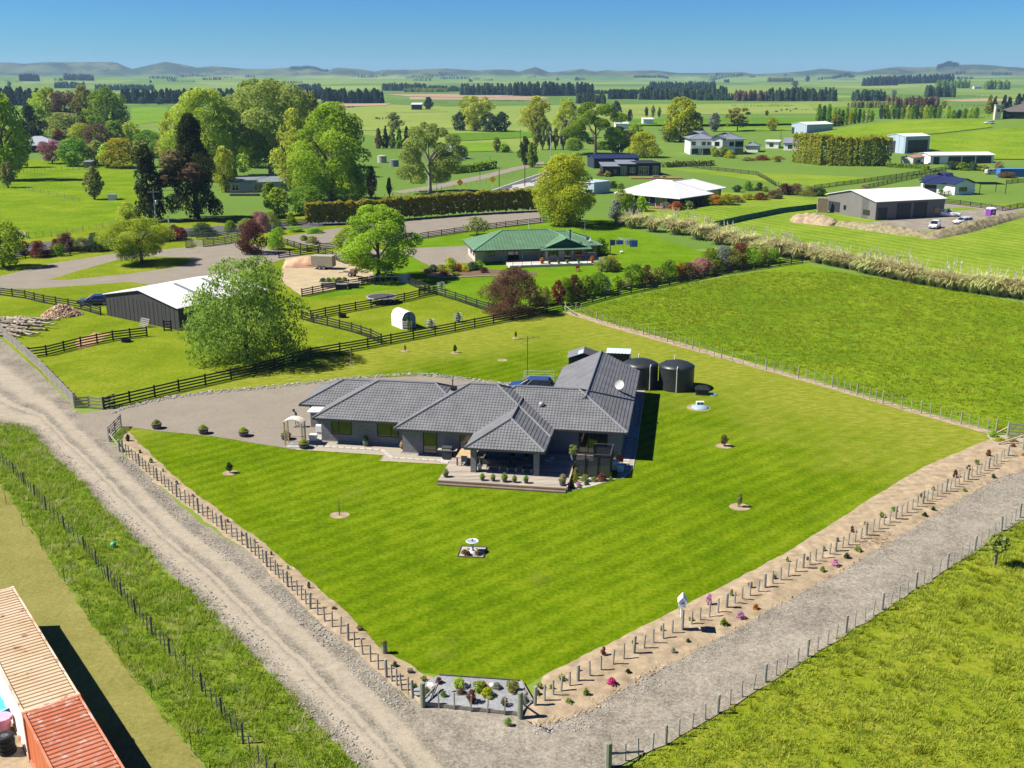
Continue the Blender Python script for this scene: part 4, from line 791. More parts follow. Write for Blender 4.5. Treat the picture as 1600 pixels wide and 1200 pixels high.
def window(parent, u0, u1, z0, z1, v, face='f', splits=(), fm=None, gm=None, name='window', depth=.05):
    """framed window on a wall plane; face f: looks to -v, l: to -u, r: to +u, b: to +v.  pane is a sub-part"""
    fr = MB(); pa = MB(); fw = .07
    def bx(mb, a0, a1, b0, b1, d0, d1):
        if face == 'f': mb.b2(a0, a1, v - d1, v - d0, b0, b1)
        elif face == 'b': mb.b2(a0, a1, v + d0, v + d1, b0, b1)
        elif face == 'l': mb.b2(v - d1, v - d0, a0, a1, b0, b1)
        else: mb.b2(v + d0, v + d1, a0, a1, b0, b1)
    for a0, a1, b0, b1 in ((u0, u1, z0, z0 + fw), (u0, u1, z1 - fw, z1), (u0, u0 + fw, z0 + fw, z1 - fw), (u1 - fw, u1, z0 + fw, z1 - fw)): bx(fr, a0, a1, b0, b1, -.02, depth)
    for s in splits: m = u0 + (u1 - u0) * s; bx(fr, m - fw / 2, m + fw / 2, z0 + fw, z1 - fw, -.02, depth - .004)
    bx(pa, u0 + fw, u1 - fw, z0 + fw, z1 - fw, -.02, depth * .4)
    w = part(name, fr.mesh(name, fm or FRAME), parent); part('pane', pa.mesh('pane', gm or GLASS), w); return w
hs_ = thing('house', 'large charcoal brick house with grey tiled hip roofs in the middle of the mown lawn', 'house', HO, HA)
wl_ = MB()
for poly, top in (([(0, 0), (7.75, 0), (7.75, -1.7), (19.9, -1.7), (19.9, .0), (26, .0), (26, 18.5), (19.4, 18.5), (19.4, 7.6), (8, 7.6), (8, 8.3), (-2.2, 8.3), (-2.2, 3.3), (0, 3.3)], 2.44),): wl_.prism(poly, .08, top)
part('wall', wl_.mesh('wall', BRICK), hs_)
fd = MB(); fd.prism([(-.06, -.08), (7.70, -.08), (7.70, -1.78), (19.96, -1.78), (19.96, -.08), (26.08, -.08), (26.08, 18.56), (19.3, 18.56), (19.3, 7.7), (8.06, 7.7), (8.06, 8.36), (-2.26, 8.36), (-2.26, 3.22), (-.06, 3.22)], 0, .10); part('foundation', fd.mesh('foundation', CONC), hs_)
PT_ = .485
hip_roof(hs_, -2.9, 9, 2.6, 9.0, 2.45, PT_); hip_roof(hs_, -.36, 14, -.95, 8.3, 2.452, PT_); hip_roof(hs_, 7.3, 20.47, -2.58, 8.2, 2.454, PT_)
hip_roof(hs_, 14.1, 20.455, -6.15, 3.0, 2.45, PT_, ('hip', 'gable'), 'v'); hip_roof(hs_, 12, 26.55, -.45, 8.6, 2.456, PT_); hip_roof(hs_, 18.85, 26.535, 3.0, 18.95, 2.45, PT_, ('gable', 'gable'), 'v')
gb = MB(); gb.face((19.4, 18.4, 2.45), (26, 18.4, 2.45), (22.7, 18.4, 4.05)); gb.face((19.4, 18.5, 2.45), (22.7, 18.5, 4.05), (26, 18.5, 2.45)); part('gable_wall', gb.mesh('gable_wall', CHAR), hs_)
window(hs_, .95, 2.75, .78, 2.08, 0, 'f', (.36,)); window(hs_, 5.05, 6.95, .78, 2.08, 0, 'f', (.66,))
window(hs_, 9.55, 10.75, .12, 2.15, -1.7, 'f', (), name='sliding_door'); window(hs_, 12.7, 13.7, .12, 2.15, -1.7, 'f', (), name='sliding_door')
window(hs_, 15.2, 18.6, .32, 2.2, -1.7, 'f', (.33, .66), name='sliding_door'); window(hs_, 22.5, 24.9, .32, 2.2, 0, 'f', (.33, .66), name='sliding_door')
window(hs_, 3.9, 5.6, .7, 2.0, 26, 'r', (.5,)); window(hs_, 9.5, 10.5, 1.1, 2.0, 26, 'r'); window(hs_, 14, 15, .1, 2.1, 26, 'r', name='side_door')
window(hs_, 4.4, 7.4, .1, 2.2, -2.2, 'l', (), fm=CHAR, gm=CHAR, name='garage_door'); window(hs_, 1.2, 2.4, .9, 2.0, 0, 'l')
for u, v in ((14.7, -5.65), (19.75, -5.55)):
    p_ = MB(); p_.b2(u - .22, u + .22, v - .22, v + .22, .02, 2.36); part('brick_column', p_.mesh('brick_column', BRICK), hs_)
rv = MB(); rv.lathe([(.22, 0), (.22, .16), (.16, .26), (.05, .30)], n=12); vent = rv.mesh('roof_vent', mat('vent_metal', (.45, .45, .45), .35, .1, metal=.4))
part('roof_vent', vent, hs_, (19.05, 2.0, 3.72))
fl = MB(); fl.b2(-.25, .25, -.2, .2, 0, .28); part('roof_vent', fl.mesh('roof_vent', FRAME), hs_, (11.3, 2.6, 4.55), (.35, 0, 0))
fl = MB(); fl.lathe([(.05, 0), (.05, .5), (.08, .52), (.08, .6)], n=8); part('flue', fl.mesh('flue', CHAR), hs_, (11.0, 3.4, 4.6))
dsh = MB(); dsh.lathe([(.0, 0), (.2, .02), (.36, .07), (.44, .12)], n=20, cap=False); dish_me = dsh.mesh('dish', mat('dish_grey', (.50, .50, .47), .5, .08), True)
dp = part('satellite_dish', dish_me, hs_, (25.2, 9.3, 3.7), (R(62), 0, R(-20))); am = MB(); am.tube((0, 0, .02), (0, -.35, .40), .015); am.box((0, -.35, .42), (.1, .07, .08)); am.tube((0, 0, 0), (0, -.5, -.2), .025); part('dish_arm', am.mesh('dish_arm', STEEL), dp)
hp = MB(); hp.b2(0, .85, 0, .34, 0, .68); hp.b2(.06, .56, -.02, .01, .08, .6); part('heat_pump', hp.mesh('heat_pump', WHITE), hs_, (-1.25, 1.9, .12))
aw = MB(); aw.face((-1.7, 1.2, 2.28), (-.02, 1.2, 2.34), (-.02, 3.2, 2.40), (-1.7, 3.2, 2.34)); aw.b2(-1.7, -.02, 1.2, 1.26, 2.20, 2.27); part('porch_canopy', aw.mesh('porch_canopy', WHITE), hs_)
# gravel path with stepping pavers along the front
FP = [H(a, b) for a, b in ((-1.5, -2.3), (6.3, -2.42), (6.4, -3.8), (12.2, -3.66), (12.3, -1.8), (7.6, -1.8), (7.6, .1), (-.2, .1), (-.6, -.6))]
gp = sheet('gravel_path', [(p.x, p.y) for p in FP], .044, mat('path_gravel', (.30, .265, .21), .95, .3, 14, .1, bump=.4), .02, .6, True)
PAVE = mat('concrete_paver', (.40, .375, .335), .85, .12, 2)
pv_ = MB(); pv_.box((0, 0, .02), (.52, .34, .04)); paver = pv_.mesh('paver', PAVE)
def pavers(parent, lst, ):
    for u, v, r, s in lst:
        p = H(u, v); part('paver', paver, parent, (p.x, p.y, .046), (0, 0, HA + r + random.uniform(-.06, .06)), s)
pavers(gp, [(-.9 + .62 * i, -1.35 + random.uniform(-.05, .05), 0, (1, 1, 1)) for i in range(11)] + [(6.0 + .28 * i, -1.5 - .36 * i, -.6, (1, 1, 1)) for i in range(5)] + [(7.5 + .62 * i, -3.05, 0, (1, 1, 1)) for i in range(7)] + [(11.75, -3.35, 0, (1.2, 1.2, 1))])
ed = MB()
for a, b in (((-1.5, -2.3), (6.3, -2.42)), ((6.3, -2.42), (6.4, -3.8)), ((6.4, -3.8), (12.2, -3.66))): ed.tube(H(*a) + Vector((0, 0, .03)), H(*b) + Vector((0, 0, .03)), .05, n=4)
part('timber_edging', ed.mesh('timber_edging', PALET), gp)
SP = [H(a, b) for a, b in ((26.02, -4.4), (26.5, -4.5), (27.2, -2.2), (27.05, 21), (26.02, 21))]
sp_ = sheet('side_path', [(p.x, p.y) for p in SP], .044, MATS['path_gravel'], .01, .6, True)
pavers(sp_, [(26.55 + random.uniform(-.03, .03), -2.4 + .66 * i, R(90) * 0, (1.05, 1.0, 1)) for i in range(12)] + [(26.55 + random.uniform(-.03, .03), 8.2 + .62 * i, 0, (1, 1, 1)) for i in range(15)])
sl_ = MB(); sl_.box((0, 0, .03), (1.0, 2.6, .06)); p = H(26.6, 6.8); part('concrete_slab', sl_.mesh('concrete_slab', CONC), sp_, (p.x, p.y, .046), (0, 0, HA))
ed = MB(); ed.tube(H(27.2, -2.2, .03), H(27.05, 21, .03), .05, n=4); ed.tube(H(27.2, -2.2, .03), H(26.5, -4.5, .03), .05, n=4); part('timber_edging', ed.mesh('timber_edging', CONC), sp_)
# ------------------------------------------------------------------ deck
DECK = mat('weathered_decking', (.26, .22, .175), .85, .36, .55, .2, stretch=(.35, 5, 1)); DECKD = mat('deck_fascia', (.165, .12, .085), .85, .2, 1)
dk = thing('deck', 'weathered timber deck wrapped round the covered corner of the tiled house', 'deck', HO, HA)
db = [MB(), MB()]
y = -8.0; i = 0
while y < -.35:
    x1 = 22.4 if y < -1.75 else 25.2
    if y > -1.75: db[i % 2].b2(19.98, x1, y, y + .135, .255, .30 + .004 * (i % 3))
    elif y > -2.7: db[i % 2].b2(12.3, 22.4, y, y + .135, .255, .30 + .004 * (i % 3))
    else: db[i % 2].b2(12.3, x1, y, y + .135, .255, .30 + .004 * (i % 3))
    y += .142; i += 1
part('decking', db[0].mesh('decking', DECK), dk, kind='stuff'); part('decking', db[1].mesh('decking', mat('weathered_decking_pale', (.36, .32, .265), .85, .3, .55, .2, stretch=(.35, 5, 1))), dk, kind='stuff')
fs = MB(); fs.b2(12.28, 22.42, -8.05, -8.01, .02, .25); part('fascia', fs.mesh('fascia', DECKD), dk); fs = MB(); fs.b2(12.24, 12.28, -8.0, -2.7, .02, .25); part('fascia', fs.mesh('fascia', DECKD), dk); fs = MB(); fs.b2(22.42, 22.5, -8.0, -1.8, .02, .42); part('fascia', fs.mesh('fascia', PALET), dk)
st_ = MB(); st_.b2(12.28, 22.4, -8.36, -8.06, .01, .13); part('step', st_.mesh('step', DECKD), dk)
# slatted privacy screens
def screen(name, label, u, v, L, h, z, rot, n):
    p = H(u, v, z); t = thing(name, label, 'screen', p, HA + rot); slat = MB(); slat.b2(.03, L - .03, -.012, .012, 0, .085); sm = slat.mesh('slat', CHAR)
    for k in range(int(h / .1)): part('slat', sm, t, (0, 0, .05 + k * .1))
    po = MB(); po.b2(-.045, .045, -.05, .05, 0, h + .08); pm = po.mesh('post', FRAME)
    for k in range(n + 1): part('post', pm, t, (L * k / n, 0, 0))
    cp = MB(); cp.b2(-.05, L + .05, -.06, .06, h + .08, h + .12); part('top_rail', cp.mesh('top_rail', CHAR), t); return t
screen('privacy_screen', 'long dark slatted screen facing the lawn beside the deck', 22.55, -4.6, 2.95, 1.85, .0, 0, 3)
screen('privacy_screen', 'dark slatted screen running back from the long one towards the house', 25.5, -4.55, 2.6, 1.85, .0, R(90), 2)
screen('privacy_screen', 'short dark slatted screen by the sliding door at the back of the corner', 23.95, -1.9, 1.5, 1.75, .05, 0, 1)
# planted corner in front of the screen
gb_ = sheet('garden_gravel', [(q.x, q.y) for q in (H(22.5, -7.9), H(22.6, -4.7), H(25.6, -4.75), H(26.1, -4.6), H(24.4, -6.4))], .03, mat('garden_pebbles', (.36, .33, .29), .9, .3, 12, .1, bump=.4), .05, .6, True)
def hshrub(u, v, w, h, color, label, shape='mound', z=0, name='garden_plant', lod='lo'):
    return single(name, crown(shape, lod, random.randrange(3), color), label, 'plant', H(u, v, z), random.random() * 6, (w, w, h))
for u, v, w, h, c, l in ((22.85, -5.2, .5, .9, 'olive', 'tallest olive plant against the deck end of the slatted screen'), (22.9, -6.0, .5, .5, 'green', 'green plant close to the deck fascia in the pebble bed'), (23.6, -5.6, .8, .55, 'pale', 'pale lime plant in the middle of the pebble bed'), (24.3, -5.5, .5, .4, 'pale', 'small pale plant right of the lime one in the pebble bed'), (24.9, -5.2, .75, .6, 'red', 'red-leaved plant in the pebble bed before the screen'),
        (23.2, -6.6, .45, .35, 'mauve', 'purple-flowered plant low in the pebble bed'), (23.8, -6.3, .4, .3, 'bluegreen', 'small blue-green plant at the lawn edge of the pebble bed'), (22.8, -7.2, .45, .45, 'purple', 'dark plant at the front tip of the pebble bed'), (23.3, -7.0, .35, .3, 'grey', 'grey tuft at the front tip of the pebble bed'), (25.6, -5.0, .35, .3, 'green', 'tiny green plant at the far tip of the pebble bed')):
    hshrub(u, v, w, h, c, l)
# ------------------------------------------------------------------ deck furniture
def pot(name, label, loc, r, h, m, plant, pw, phh, shape='mound', band=None, cat='plant pot'):
    t = thing(name, label, cat, loc, random.random()); b = MB(); b.lathe([(r * .72, 0), (r * .95, h * .45), (r, h * .85), (r * 1.05, h * .88), (r * 1.05, h), (r * .9, h), (r * .88, h * .88)], n=14); part('bowl', b.mesh('bowl', m), t)
    if band:
        for z in (.22, .70): q = MB(); q.lathe([(r * (.89 if z < .5 else 1.02), h * z - .03), (r * (.93 if z < .5 else 1.02), h * z + .04)], n=14, cap=False); part('band', q.mesh('band', band), t)
    so_ = MB(); so_.lathe([(r * .86, h * .89), (r * .4, h * .93)], n=12); part('soil', so_.mesh('soil', mat('potting_soil', (.05, .035, .022), .95)), t)
    part('foliage', crown(shape, 'lo', random.randrange(3), plant), t, (0, 0, h * .85), (0, 0, 0), (pw, pw, phh)); return t
CLAY = mat('grey_pot', (.11, .10, .09), .7, .2); BARREL = mat('barrel_oak', (.20, .165, .12), .8, .25, 3, stretch=(1, 1, .3)); BLUEPOT = mat('blue_glaze', (.10, .16, .26), .25, .1, spec=.6)
for i, (u, c, s) in enumerate(((12.75, 'olive', .2), (15.75, 'green', .17), (16.6, 'olive', .17), (17.5, 'green', .21), (18.3, 'olive', .17), (19.2, 'green', .18), (22.05, 'straw', .26))):
    pot('deck_pot', ('grey pot alone at the lawn corner of the deck', 'first of the five small grey pots along the deck edge, counted from the lawn corner', 'second of the five small grey pots along the deck edge', 'middle and fullest of the five small grey pots along the deck edge', 'fourth of the five small grey pots along the deck edge', 'last of the five small grey pots along the deck edge', 'largest deck pot with straw-coloured plant near the slatted screen')[i], H(u, -7.45 if i else -7.2, .30), s, s * 1.7, CLAY, c, s * 2.4, s * 2.0)
pot('yucca_pot', 'blue glazed pot with a spiky pale yucca beside the slatted screen', H(22.3, -2.1, .3), .24, .5, BLUEPOT, 'pale', .9, .95, 'vase')
WOODTOP = mat('table_top_wood', (.42, .29, .16), .6, .15, 2); CUSH = mat('navy_cushion', (.035, .05, .075), .9, .1); WICK = mat('dark_wicker', (.06, .055, .05), .8, .2)
t = thing('dining_table', 'square timber outdoor table beside the brick column on the deck', 'table', H(13.75, -3.6, .30), HA); b = MB(); b.b2(-.75, .75, -1.05, 1.05, .70, .75); part('table_top', b.mesh('table_top', WOODTOP), t); lg = MB(); lg.b2(-.05, .05, -.05, .05, 0, .7); lm = lg.mesh('leg', CHAR)
for x, y in ((-.65, -.95), (.65, -.95), (.65, .95), (-.65, .95)): part('leg', lm, t, (x, y, 0))
def chair(label, loc, rz, seat_m, name='outdoor_chair', w=.5, d=.5, arms=False, back=.9, sh=.43):
    t = thing(name, label, 'chair', loc, rz); b = MB(); b.b2(-w / 2, w / 2, -d / 2, d / 2, sh - .05, sh + .05); part('seat', b.mesh('seat', seat_m), t); b = MB(); b.box((0, d / 2, sh + (back - sh) / 2), (w, .06, back - sh)); part('backrest', b.mesh('backrest', seat_m), t); l = MB(); l.b2(-.025, .025, -.025, .025, 0, sh - .05); m = l.mesh('leg', CHAR)
    for x, y in ((-1, -1), (1, -1), (1, 1), (-1, 1)): part('leg', m, t, (x * (w / 2 - .03), y * (d / 2 - .03), 0))
    if arms:
        for x in (-1, 1): q = MB(); q.box((x * w / 2, 0, sh + .2), (.07, d, .05)); part('armrest', q.mesh('armrest', WICK), t)
    return t
chair('chair tucked under the timber table, lawn side', H(13.7, -4.4, .3), HA + R(180), CUSH); chair('chair tucked under the timber table, house side', H(13.5, -2.9, .3), HA, CUSH); chair('chair tucked under the timber table, column side', H(14.3, -3.7, .3), HA - R(90), CUSH)
t = thing('outdoor_sofa', 'dark two-cushion outdoor sofa under the covered corner', 'sofa', H(16.2, -3.6, .3), HA)
b = MB(); b.b2(-1, 1, -.4, .4, .1, .36); part('base', b.mesh('base', WICK), t)
for x in (-.5, .5): b = MB(); b.b2(x - .47, x + .47, -.38, .3, .36, .5); part('seat_cushion', b.mesh('seat_cushion', CUSH), t); b = MB(); b.box((x, .34, .72), (.92, .18, .5)); part('back_cushion', b.mesh('back_cushion', CUSH), t)
for x in (-1.05, 1.05): b = MB(); b.b2(x - .07, x + .07, -.4, .4, .1, .62); part('armrest', b.mesh('armrest', WICK), t)
chair('dark armchair with cushion beside the outdoor sofa', H(18.0, -3.6, .3), HA, CUSH, 'armchair', .75, .75, True, .95); chair('dark armchair near the back doors of the covered corner', H(19.2, -3.0, .3), HA - R(60), CUSH, 'armchair', .75, .75, True, .95)
def ltable(name, label, loc, w, d, h, m):
    t = thing(name, label, 'table', loc, HA); b = MB(); b.b2(-w / 2, w / 2, -d / 2, d / 2, h - .06, h); part('table_top', b.mesh('table_top', m), t); l = MB(); l.b2(-.03, .03, -.03, .03, 0, h - .06); q = l.mesh('leg', STEEL)
    for x, y in ((-1, -1), (1, -1), (1, 1), (-1, 1)): part('leg', q, t, (x * (w / 2 - .04), y * (d / 2 - .04), 0))
ltable('coffee_table', 'low brown coffee table in front of the outdoor sofa', H(16.2, -5.0, .3), 1.1, .6, .4, DECKD); ltable('footstool', 'navy topped footstool in front of the dark armchair', H(17.7, -5.0, .3), .75, .6, .38, CUSH); ltable('footstool', 'navy topped footstool near the second brick column', H(18.95, -5.1, .3), .75, .6, .38, CUSH)
t = thing('patio_heater', 'slim silver patio heater standing by the first brick column', 'heater', H(15.1, -5.25, .3)); b = MB(); b.lathe([(.16, 0), (.16, .45), (.10, .5), (.03, .52), (.03, 1.0)], n=10); part('body', b.mesh('body', STEEL), t); b = MB(); b.lathe([(.16, 1.0), (.05, 1.15), (.01, 1.17)], n=10); part('cap', b.mesh('cap', STEEL), t)
t = thing('barbecue', 'black hooded gas barbecue with side shelves on the paved path', 'barbecue', H(11.85, -2.65, .05), HA); b = MB(); b.b2(-.42, .42, -.27, .27, .12, .82); part('cabinet', b.mesh('cabinet', CHAR), t); b = MB(); b.b2(-.42, .42, -.27, .27, .83, .9); part('firebox', b.mesh('firebox', STEEL), t)
b = MB(); b.loft([[(x, -.26, .91), (x, -.23, 1.1), (x, -.02, 1.22), (x, .2, 1.14), (x, .26, .91)] for x in (-.42, .42)]); part('lid', b.mesh('lid', CHAR), t)
for x in (-.62, .62): b = MB(); b.b2(x - .19, x + .19, -.24, .24, .84, .88); part('side_shelf', b.mesh('side_shelf', mat('shelf_beige', (.36, .32, .26), .5)), t)
b = MB(); b.tube((-.3, -.32, .98), (.3, -.32, .98), .02); part('handle', b.mesh('handle', STEEL), t)
b = MB(); b.b2(-.5, .5, -.35, .35, 0, .04); single('barbecue_slab', b.mesh('barbecue_slab', WHITE), 'white slab under the hooded barbecue on the path', 'slab', H(11.85, -2.65, .048), HA)
chair('red chair with pale frame at the house corner by the side path', H(26.0, -1.6, .05), HA + R(200), mat('red_fabric', (.42, .07, .045), .8), 'garden_chair', .55, .55, True, .95)
for u, v, h, m, l in ((25.75, -2.6, .75, WHITE, 'white lidded bin by the red chair'), (26.2, -2.9, .55, mat('pale_blue_plastic', (.45, .55, .62), .5), 'pale blue tub beyond the red chair')):
    t = thing('storage_bin', l, 'bin', H(u, v, .045), HA); b = MB(); b.box((0, 0, h * .45), (.5, .5, h * .9), 0, 1.1); part('body', b.mesh('body', m), t); b = MB(); b.box((0, 0, h * .95), (.6, .6, h * .09)); part('lid', b.mesh('lid', m), t)
for u, v, l in ((20.6, -2.6, 'light blue outdoor stool against the shaded house wall'), (20.3, -3.2, 'second light blue stool nearer the covered corner')):
    t = thing('stool', l, 'stool', H(u, v, .3)); b = MB(); b.lathe([(.16, .40), (.18, .42), (.18, .46), (.1, .47)], n=12); part('seat', b.mesh('seat', mat('sky_blue_paint', (.25, .42, .60), .5)), t)
    for k in range(3): q = MB(); a = k * 2.09; q.tube((.15 * math.cos(a), .15 * math.sin(a), 0), (.1 * math.cos(a), .1 * math.sin(a), .4), .015); part('leg', q.mesh('leg', STEEL), t)
pot('wall_pot', 'green glazed pot with a spiky plant against the long dark wall', H(4.15, -.55, .05), .26, .5, mat('green_glaze', (.08, .13, .10), .3, spec=.6), 'bluegreen', .5, .5)
t = thing('water_urn', 'tall brown clay urn at the step in the front wall', 'urn', H(7.45, -.75, .05)); b = MB(); b.lathe([(.12, 0), (.24, .25), (.2, .5), (.1, .62), (.14, .7)], n=12); part('body', b.mesh('body', mat('brown_clay', (.20, .12, .07), .7)), t); b = MB(); b.lathe([(.12, .69), (.09, .66)], n=12); part('rim', b.mesh('rim', DARKT), t)
# half-barrel planters along the drive
for i, (x, y, c, l) in enumerate(((245, 669, 'pale', 'half-barrel planter standing alone nearest the swung gate'), (318, 677, 'bright', 'half-barrel planter second from the swung gate on the drive edge'), (381, 681, 'bright', 'half-barrel planter third from the swung gate on the drive edge'), (447, 686, 'gold', 'half-barrel planter with yellowish plant left of the trellis arch'), (475, 700, 'bright', 'half-barrel planter in front of the trellis arch at the path end'))):
    pot('barrel_planter', l, P(x, y, .05), .45, .52, BARREL, c, .66, .36, band=CHAR)
# trellis arch
p = H(-2.0, -1.1, .04); t = thing('garden_arch', 'pale timber arch with curved top at the drive end of the path', 'garden arch', p, HA); TW = 1.55
pm = MB(); pm.b2(-.045, .045, -.045, .045, 0, 2.1); pm = pm.mesh('post', PALET)
for x in (-TW / 2, TW / 2):
    for y in (-.4, .4): part('post', pm, t, (x, y, 0))
    la = MB(); 
    for z in np.arange(.2, 2.0, .2): la.b2(x - .012, x + .012, -.4, .4, z, z + .04)
    part('lattice', la.mesh('lattice', PALET), t, kind='stuff')
ar = MB(); n_ = 10; q_ = [(x, 2.1 + .32 * (1 - (2 * x / (TW + .2)) ** 2)) for x in np.linspace(-(TW + .2) / 2, (TW + .2) / 2, n_)]
for (x0, z0), (x1, z1) in zip(q_, q_[1:]): ar.face((x0, -.5, z0), (x1, -.5, z1), (x1, .5, z1), (x0, .5, z0)); ar.face((x0, -.5, z0 - .05), (x0, .5, z0 - .05), (x1, .5, z1 - .05), (x1, -.5, z1 - .05)); ar.face((x0, -.5, z0 - .1), (x1, -.5, z1 - .1), (x1, -.5, z1), (x0, -.5, z0))
part('arched_top', ar.mesh('arched_top', mat('cream_board', (.60, .54, .45), .7, .08)), t)
lr = MB(); lr.b2(-TW / 2, TW / 2, .38, .42, .55, .60); part('crossbar', lr.mesh('crossbar', PALET), t)
sheet('white_stones', [(q.x, q.y) for q in (H(-2.6, -1.9), H(-.3, -1.7), H(-.2, 1.6), H(-1.0, 1.6), H(-1.2, -.4), H(-2.6, -.7))], .05, gravelmat('pale_stones', (.34, .33, .31), grit=7), .05, .5, True)
t = thing('white_feature_pot', 'white square tapering pot on the pale stones by the arch', 'plant pot', H(-.75, -.1, .05), HA); b = MB(); b.box((0, 0, .3), (.5, .5, .6), 0, 1.25); part('bowl', b.mesh('bowl', WHITE), t); b = MB(); b.box((0, 0, .06), (.9, .7, .1)); part('base', b.mesh('base', CONC), t)
# ------------------------------------------------------------------ tanks and bits behind
TANK = mat('tank_plastic', (.022, .026, .027), .42, .25, .8, .45)
def tank(label, loc, r=1.78, h=2.35):
    t = thing('water_tank', label, 'water tank', loc, random.random()); pr = [(r, 0)]
    for k in range(8): z = h * k / 8; pr += [(r, z + .02), (r * 1.008, z + .1), (r * 1.008, z + .2), (r, z + .28)]
    b = MB(); b.lathe(pr + [(r, h)], n=40, cap=False); part('shell', b.mesh('shell', TANK, True), t)
    b = MB(); b.lathe([(r * 1.02, h - .04), (r * 1.02, h + .02), (r * .8, h + .24), (r * .45, h + .46), (r * .18, h + .55), (.01, h + .57)], n=40, cap=False); part('lid', b.mesh('lid', TANK, True), t)
    b = MB(); b.lathe([(.3, 0), (.3, .1), (.26, .13)], n=16); part('hatch', b.mesh('hatch', BLACK), t, (-.9, .35, h + .28)); b = MB(); b.lathe([(.05, 0), (.05, .4), (.08, .42)], n=8); part('air_vent', b.mesh('air_vent', WHITE), t, (-.15, .6, h + .45))
    return t
PIPE = mat('grey_pvc', (.44, .42, .39), .5, .08)
T2 = P(1056, 606); T1 = P(1000, 603)
for q, l in ((T2, 'black water tank standing farther from the house, beside the small pump shed'), (T1, 'black water tank close behind the garage wing of the tiled house')):
    t = tank(l, q + Vector((0, .0, .02))); t.rotation_euler = (0, 0, 0)
    x0 = -.25 if q is T2 else .75; y0 = -math.sqrt(1.86 ** 2 - x0 ** 2); dp = MB(); dp.path([(x0, y0 - .04, .05), (x0, y0 - .04, 2.45), (x0 + .12, y0 + .35, 2.62)], .055, 8); part('downpipe', dp.mesh('downpipe', PIPE), t)
t = thing('pump_shed', 'low dark pump shed with a peaked lid beside the far water tank', 'pump shed', P(1097, 616), HA); b = MB(); b.b2(-.65, .65, -.5, .5, 0, .62); part('wall', b.mesh('wall', CHAR), t); b = MB(); b.loft([[(-.75, -.6, .62), (.75, -.6, .62), (.75, .6, .62), (-.75, .6, .62)], [(-.35, -.1, .95), (.35, -.1, .95), (.35, .1, .95), (-.35, .1, .95)]]); part('roof', b.mesh('roof', BLACK), t)
b = MB(); b.lathe([(.45, 0), (.45, .08), (.3, .14), (.05, .16)], n=18); t = thing('tank_lid', 'flat blue-green ground lid just past the pump shed', 'manhole lid', P(1114, 617, .02)); part('lid', b.mesh('lid', mat('teal_plastic', (.10, .22, .25), .45)), t); b = MB(); b.lathe([(.5, 0), (.5, .03)], n=18); part('base', b.mesh('base', CONC), t)
t = thing('septic_dome', 'grey-blue septic dome with white vent box alone on the lawn', 'septic lid', P(1094, 637, .01)); b = MB(); b.lathe([(.86, 0), (.84, .06), (.5, .22), (.3, .27), (.05, .28)], n=28); part('lid', b.mesh('lid', mat('septic_plastic', (.24, .34, .40), .45, .1), True), t); b = MB(); b.b2(-.36, .36, .05, .4, .22, .55); part('vent_box', b.mesh('vent_box', WHITE), t); b = MB(); b.b2(-.26, -.04, .02, .05, .28, .48); b.b2(.04, .26, .02, .05, .28, .48); part('grille', b.mesh('grille', CHAR), t)
b = MB(); b.lathe([(1.15, 0), (1.1, .012)], n=24); part('soil_ring', b.mesh('soil_ring', SOIL), t, (-.15, .05, 0))
sg = P(912, 580); t = thing('garden_shed', 'small grey gabled shed behind the garage wing', 'shed', sg, HA + R(4)); b = MB(); b.b2(-1.6, 1.6, -1.3, 1.3, 0, 1.85); part('wall', b.mesh('wall', CHAR), t)
b = MB(); b.face((-1.75, -1.45, 1.8), (0, -1.45, 2.4), (0, 1.45, 2.4), (-1.75, 1.45, 1.8)); rf = part('roof', b.mesh('roof', RCAP), t); b = MB(); b.face((0, -1.45, 2.4), (1.75, -1.45, 1.8), (1.75, 1.45, 1.8), (0, 1.45, 2.4)); part('roof', b.mesh('roof', mat('brown_steel_roof', (.075, .065, .06), .5)), t); b = MB(); b.face((-.6, -1.4, 2.23), (-.05, -1.4, 2.42), (-.05, .2, 2.42), (-.6, .2, 2.23)); part('skylight', b.mesh('skylight', mat('clear_sheet', (.45, .52, .60), .2, spec=.6)), rf)
t = thing('poly_lean_to', 'small lean-to with a pale blue corrugated sheet roof by the near tank', 'lean-to', P(966, 578), HA); b = MB()
for k in range(14): x0 = -1.3 + 2.6 * k / 14; b.face((x0, -.6, 2.0 + .03 * (k % 2)), (x0 + 2.6 / 14, -.6, 2.03 - .03 * (k % 2)), (x0 + 2.6 / 14, .6, 2.28 - .03 * (k % 2)), (x0, .6, 2.25 + .03 * (k % 2)))
part('roof_sheet', b.mesh('roof_sheet', mat('pale_blue_sheet', (.45, .58, .72), .3, .12, spec=.5)), t); l = MB(); l.b2(-.04, .04, -.04, .04, 0, 2.0); m = l.mesh('post', STEEL)
for x, y in ((-1.25, -.55), (1.25, -.55), (1.25, .55), (-1.25, .55)): part('post', m, t, (x, y, 0))
b = MB(); b.b2(-1.25, 1.25, .5, .55, 0, 1.9); part('back_wall', b.mesh('back_wall', CHAR), t)
# television aerial
t = thing('tv_aerial', 'tall thin multi-arm aerial mast behind the roof ridge', 'aerial', P(824, 600)); b = MB(); b.tube((0, 0, 0), (0, 0, 5.1), .035); part('mast', b.mesh('mast', CHAR), t)
b = MB(); b.tube((-1.3, -.3, 4.75), (1.3, .5, 4.95), .022); b.tube((-.7, .4, 4.2), (.7, -.4, 5.2), .02)
for k in range(9): x = -1.2 + .3 * k; b.tube((x, -.5, 4.77 + .06 * k / 3), (x, .6, 4.77 + .06 * k / 3), .010, n=4)
part('aerial_arms', b.mesh('aerial_arms', CHAR), t)
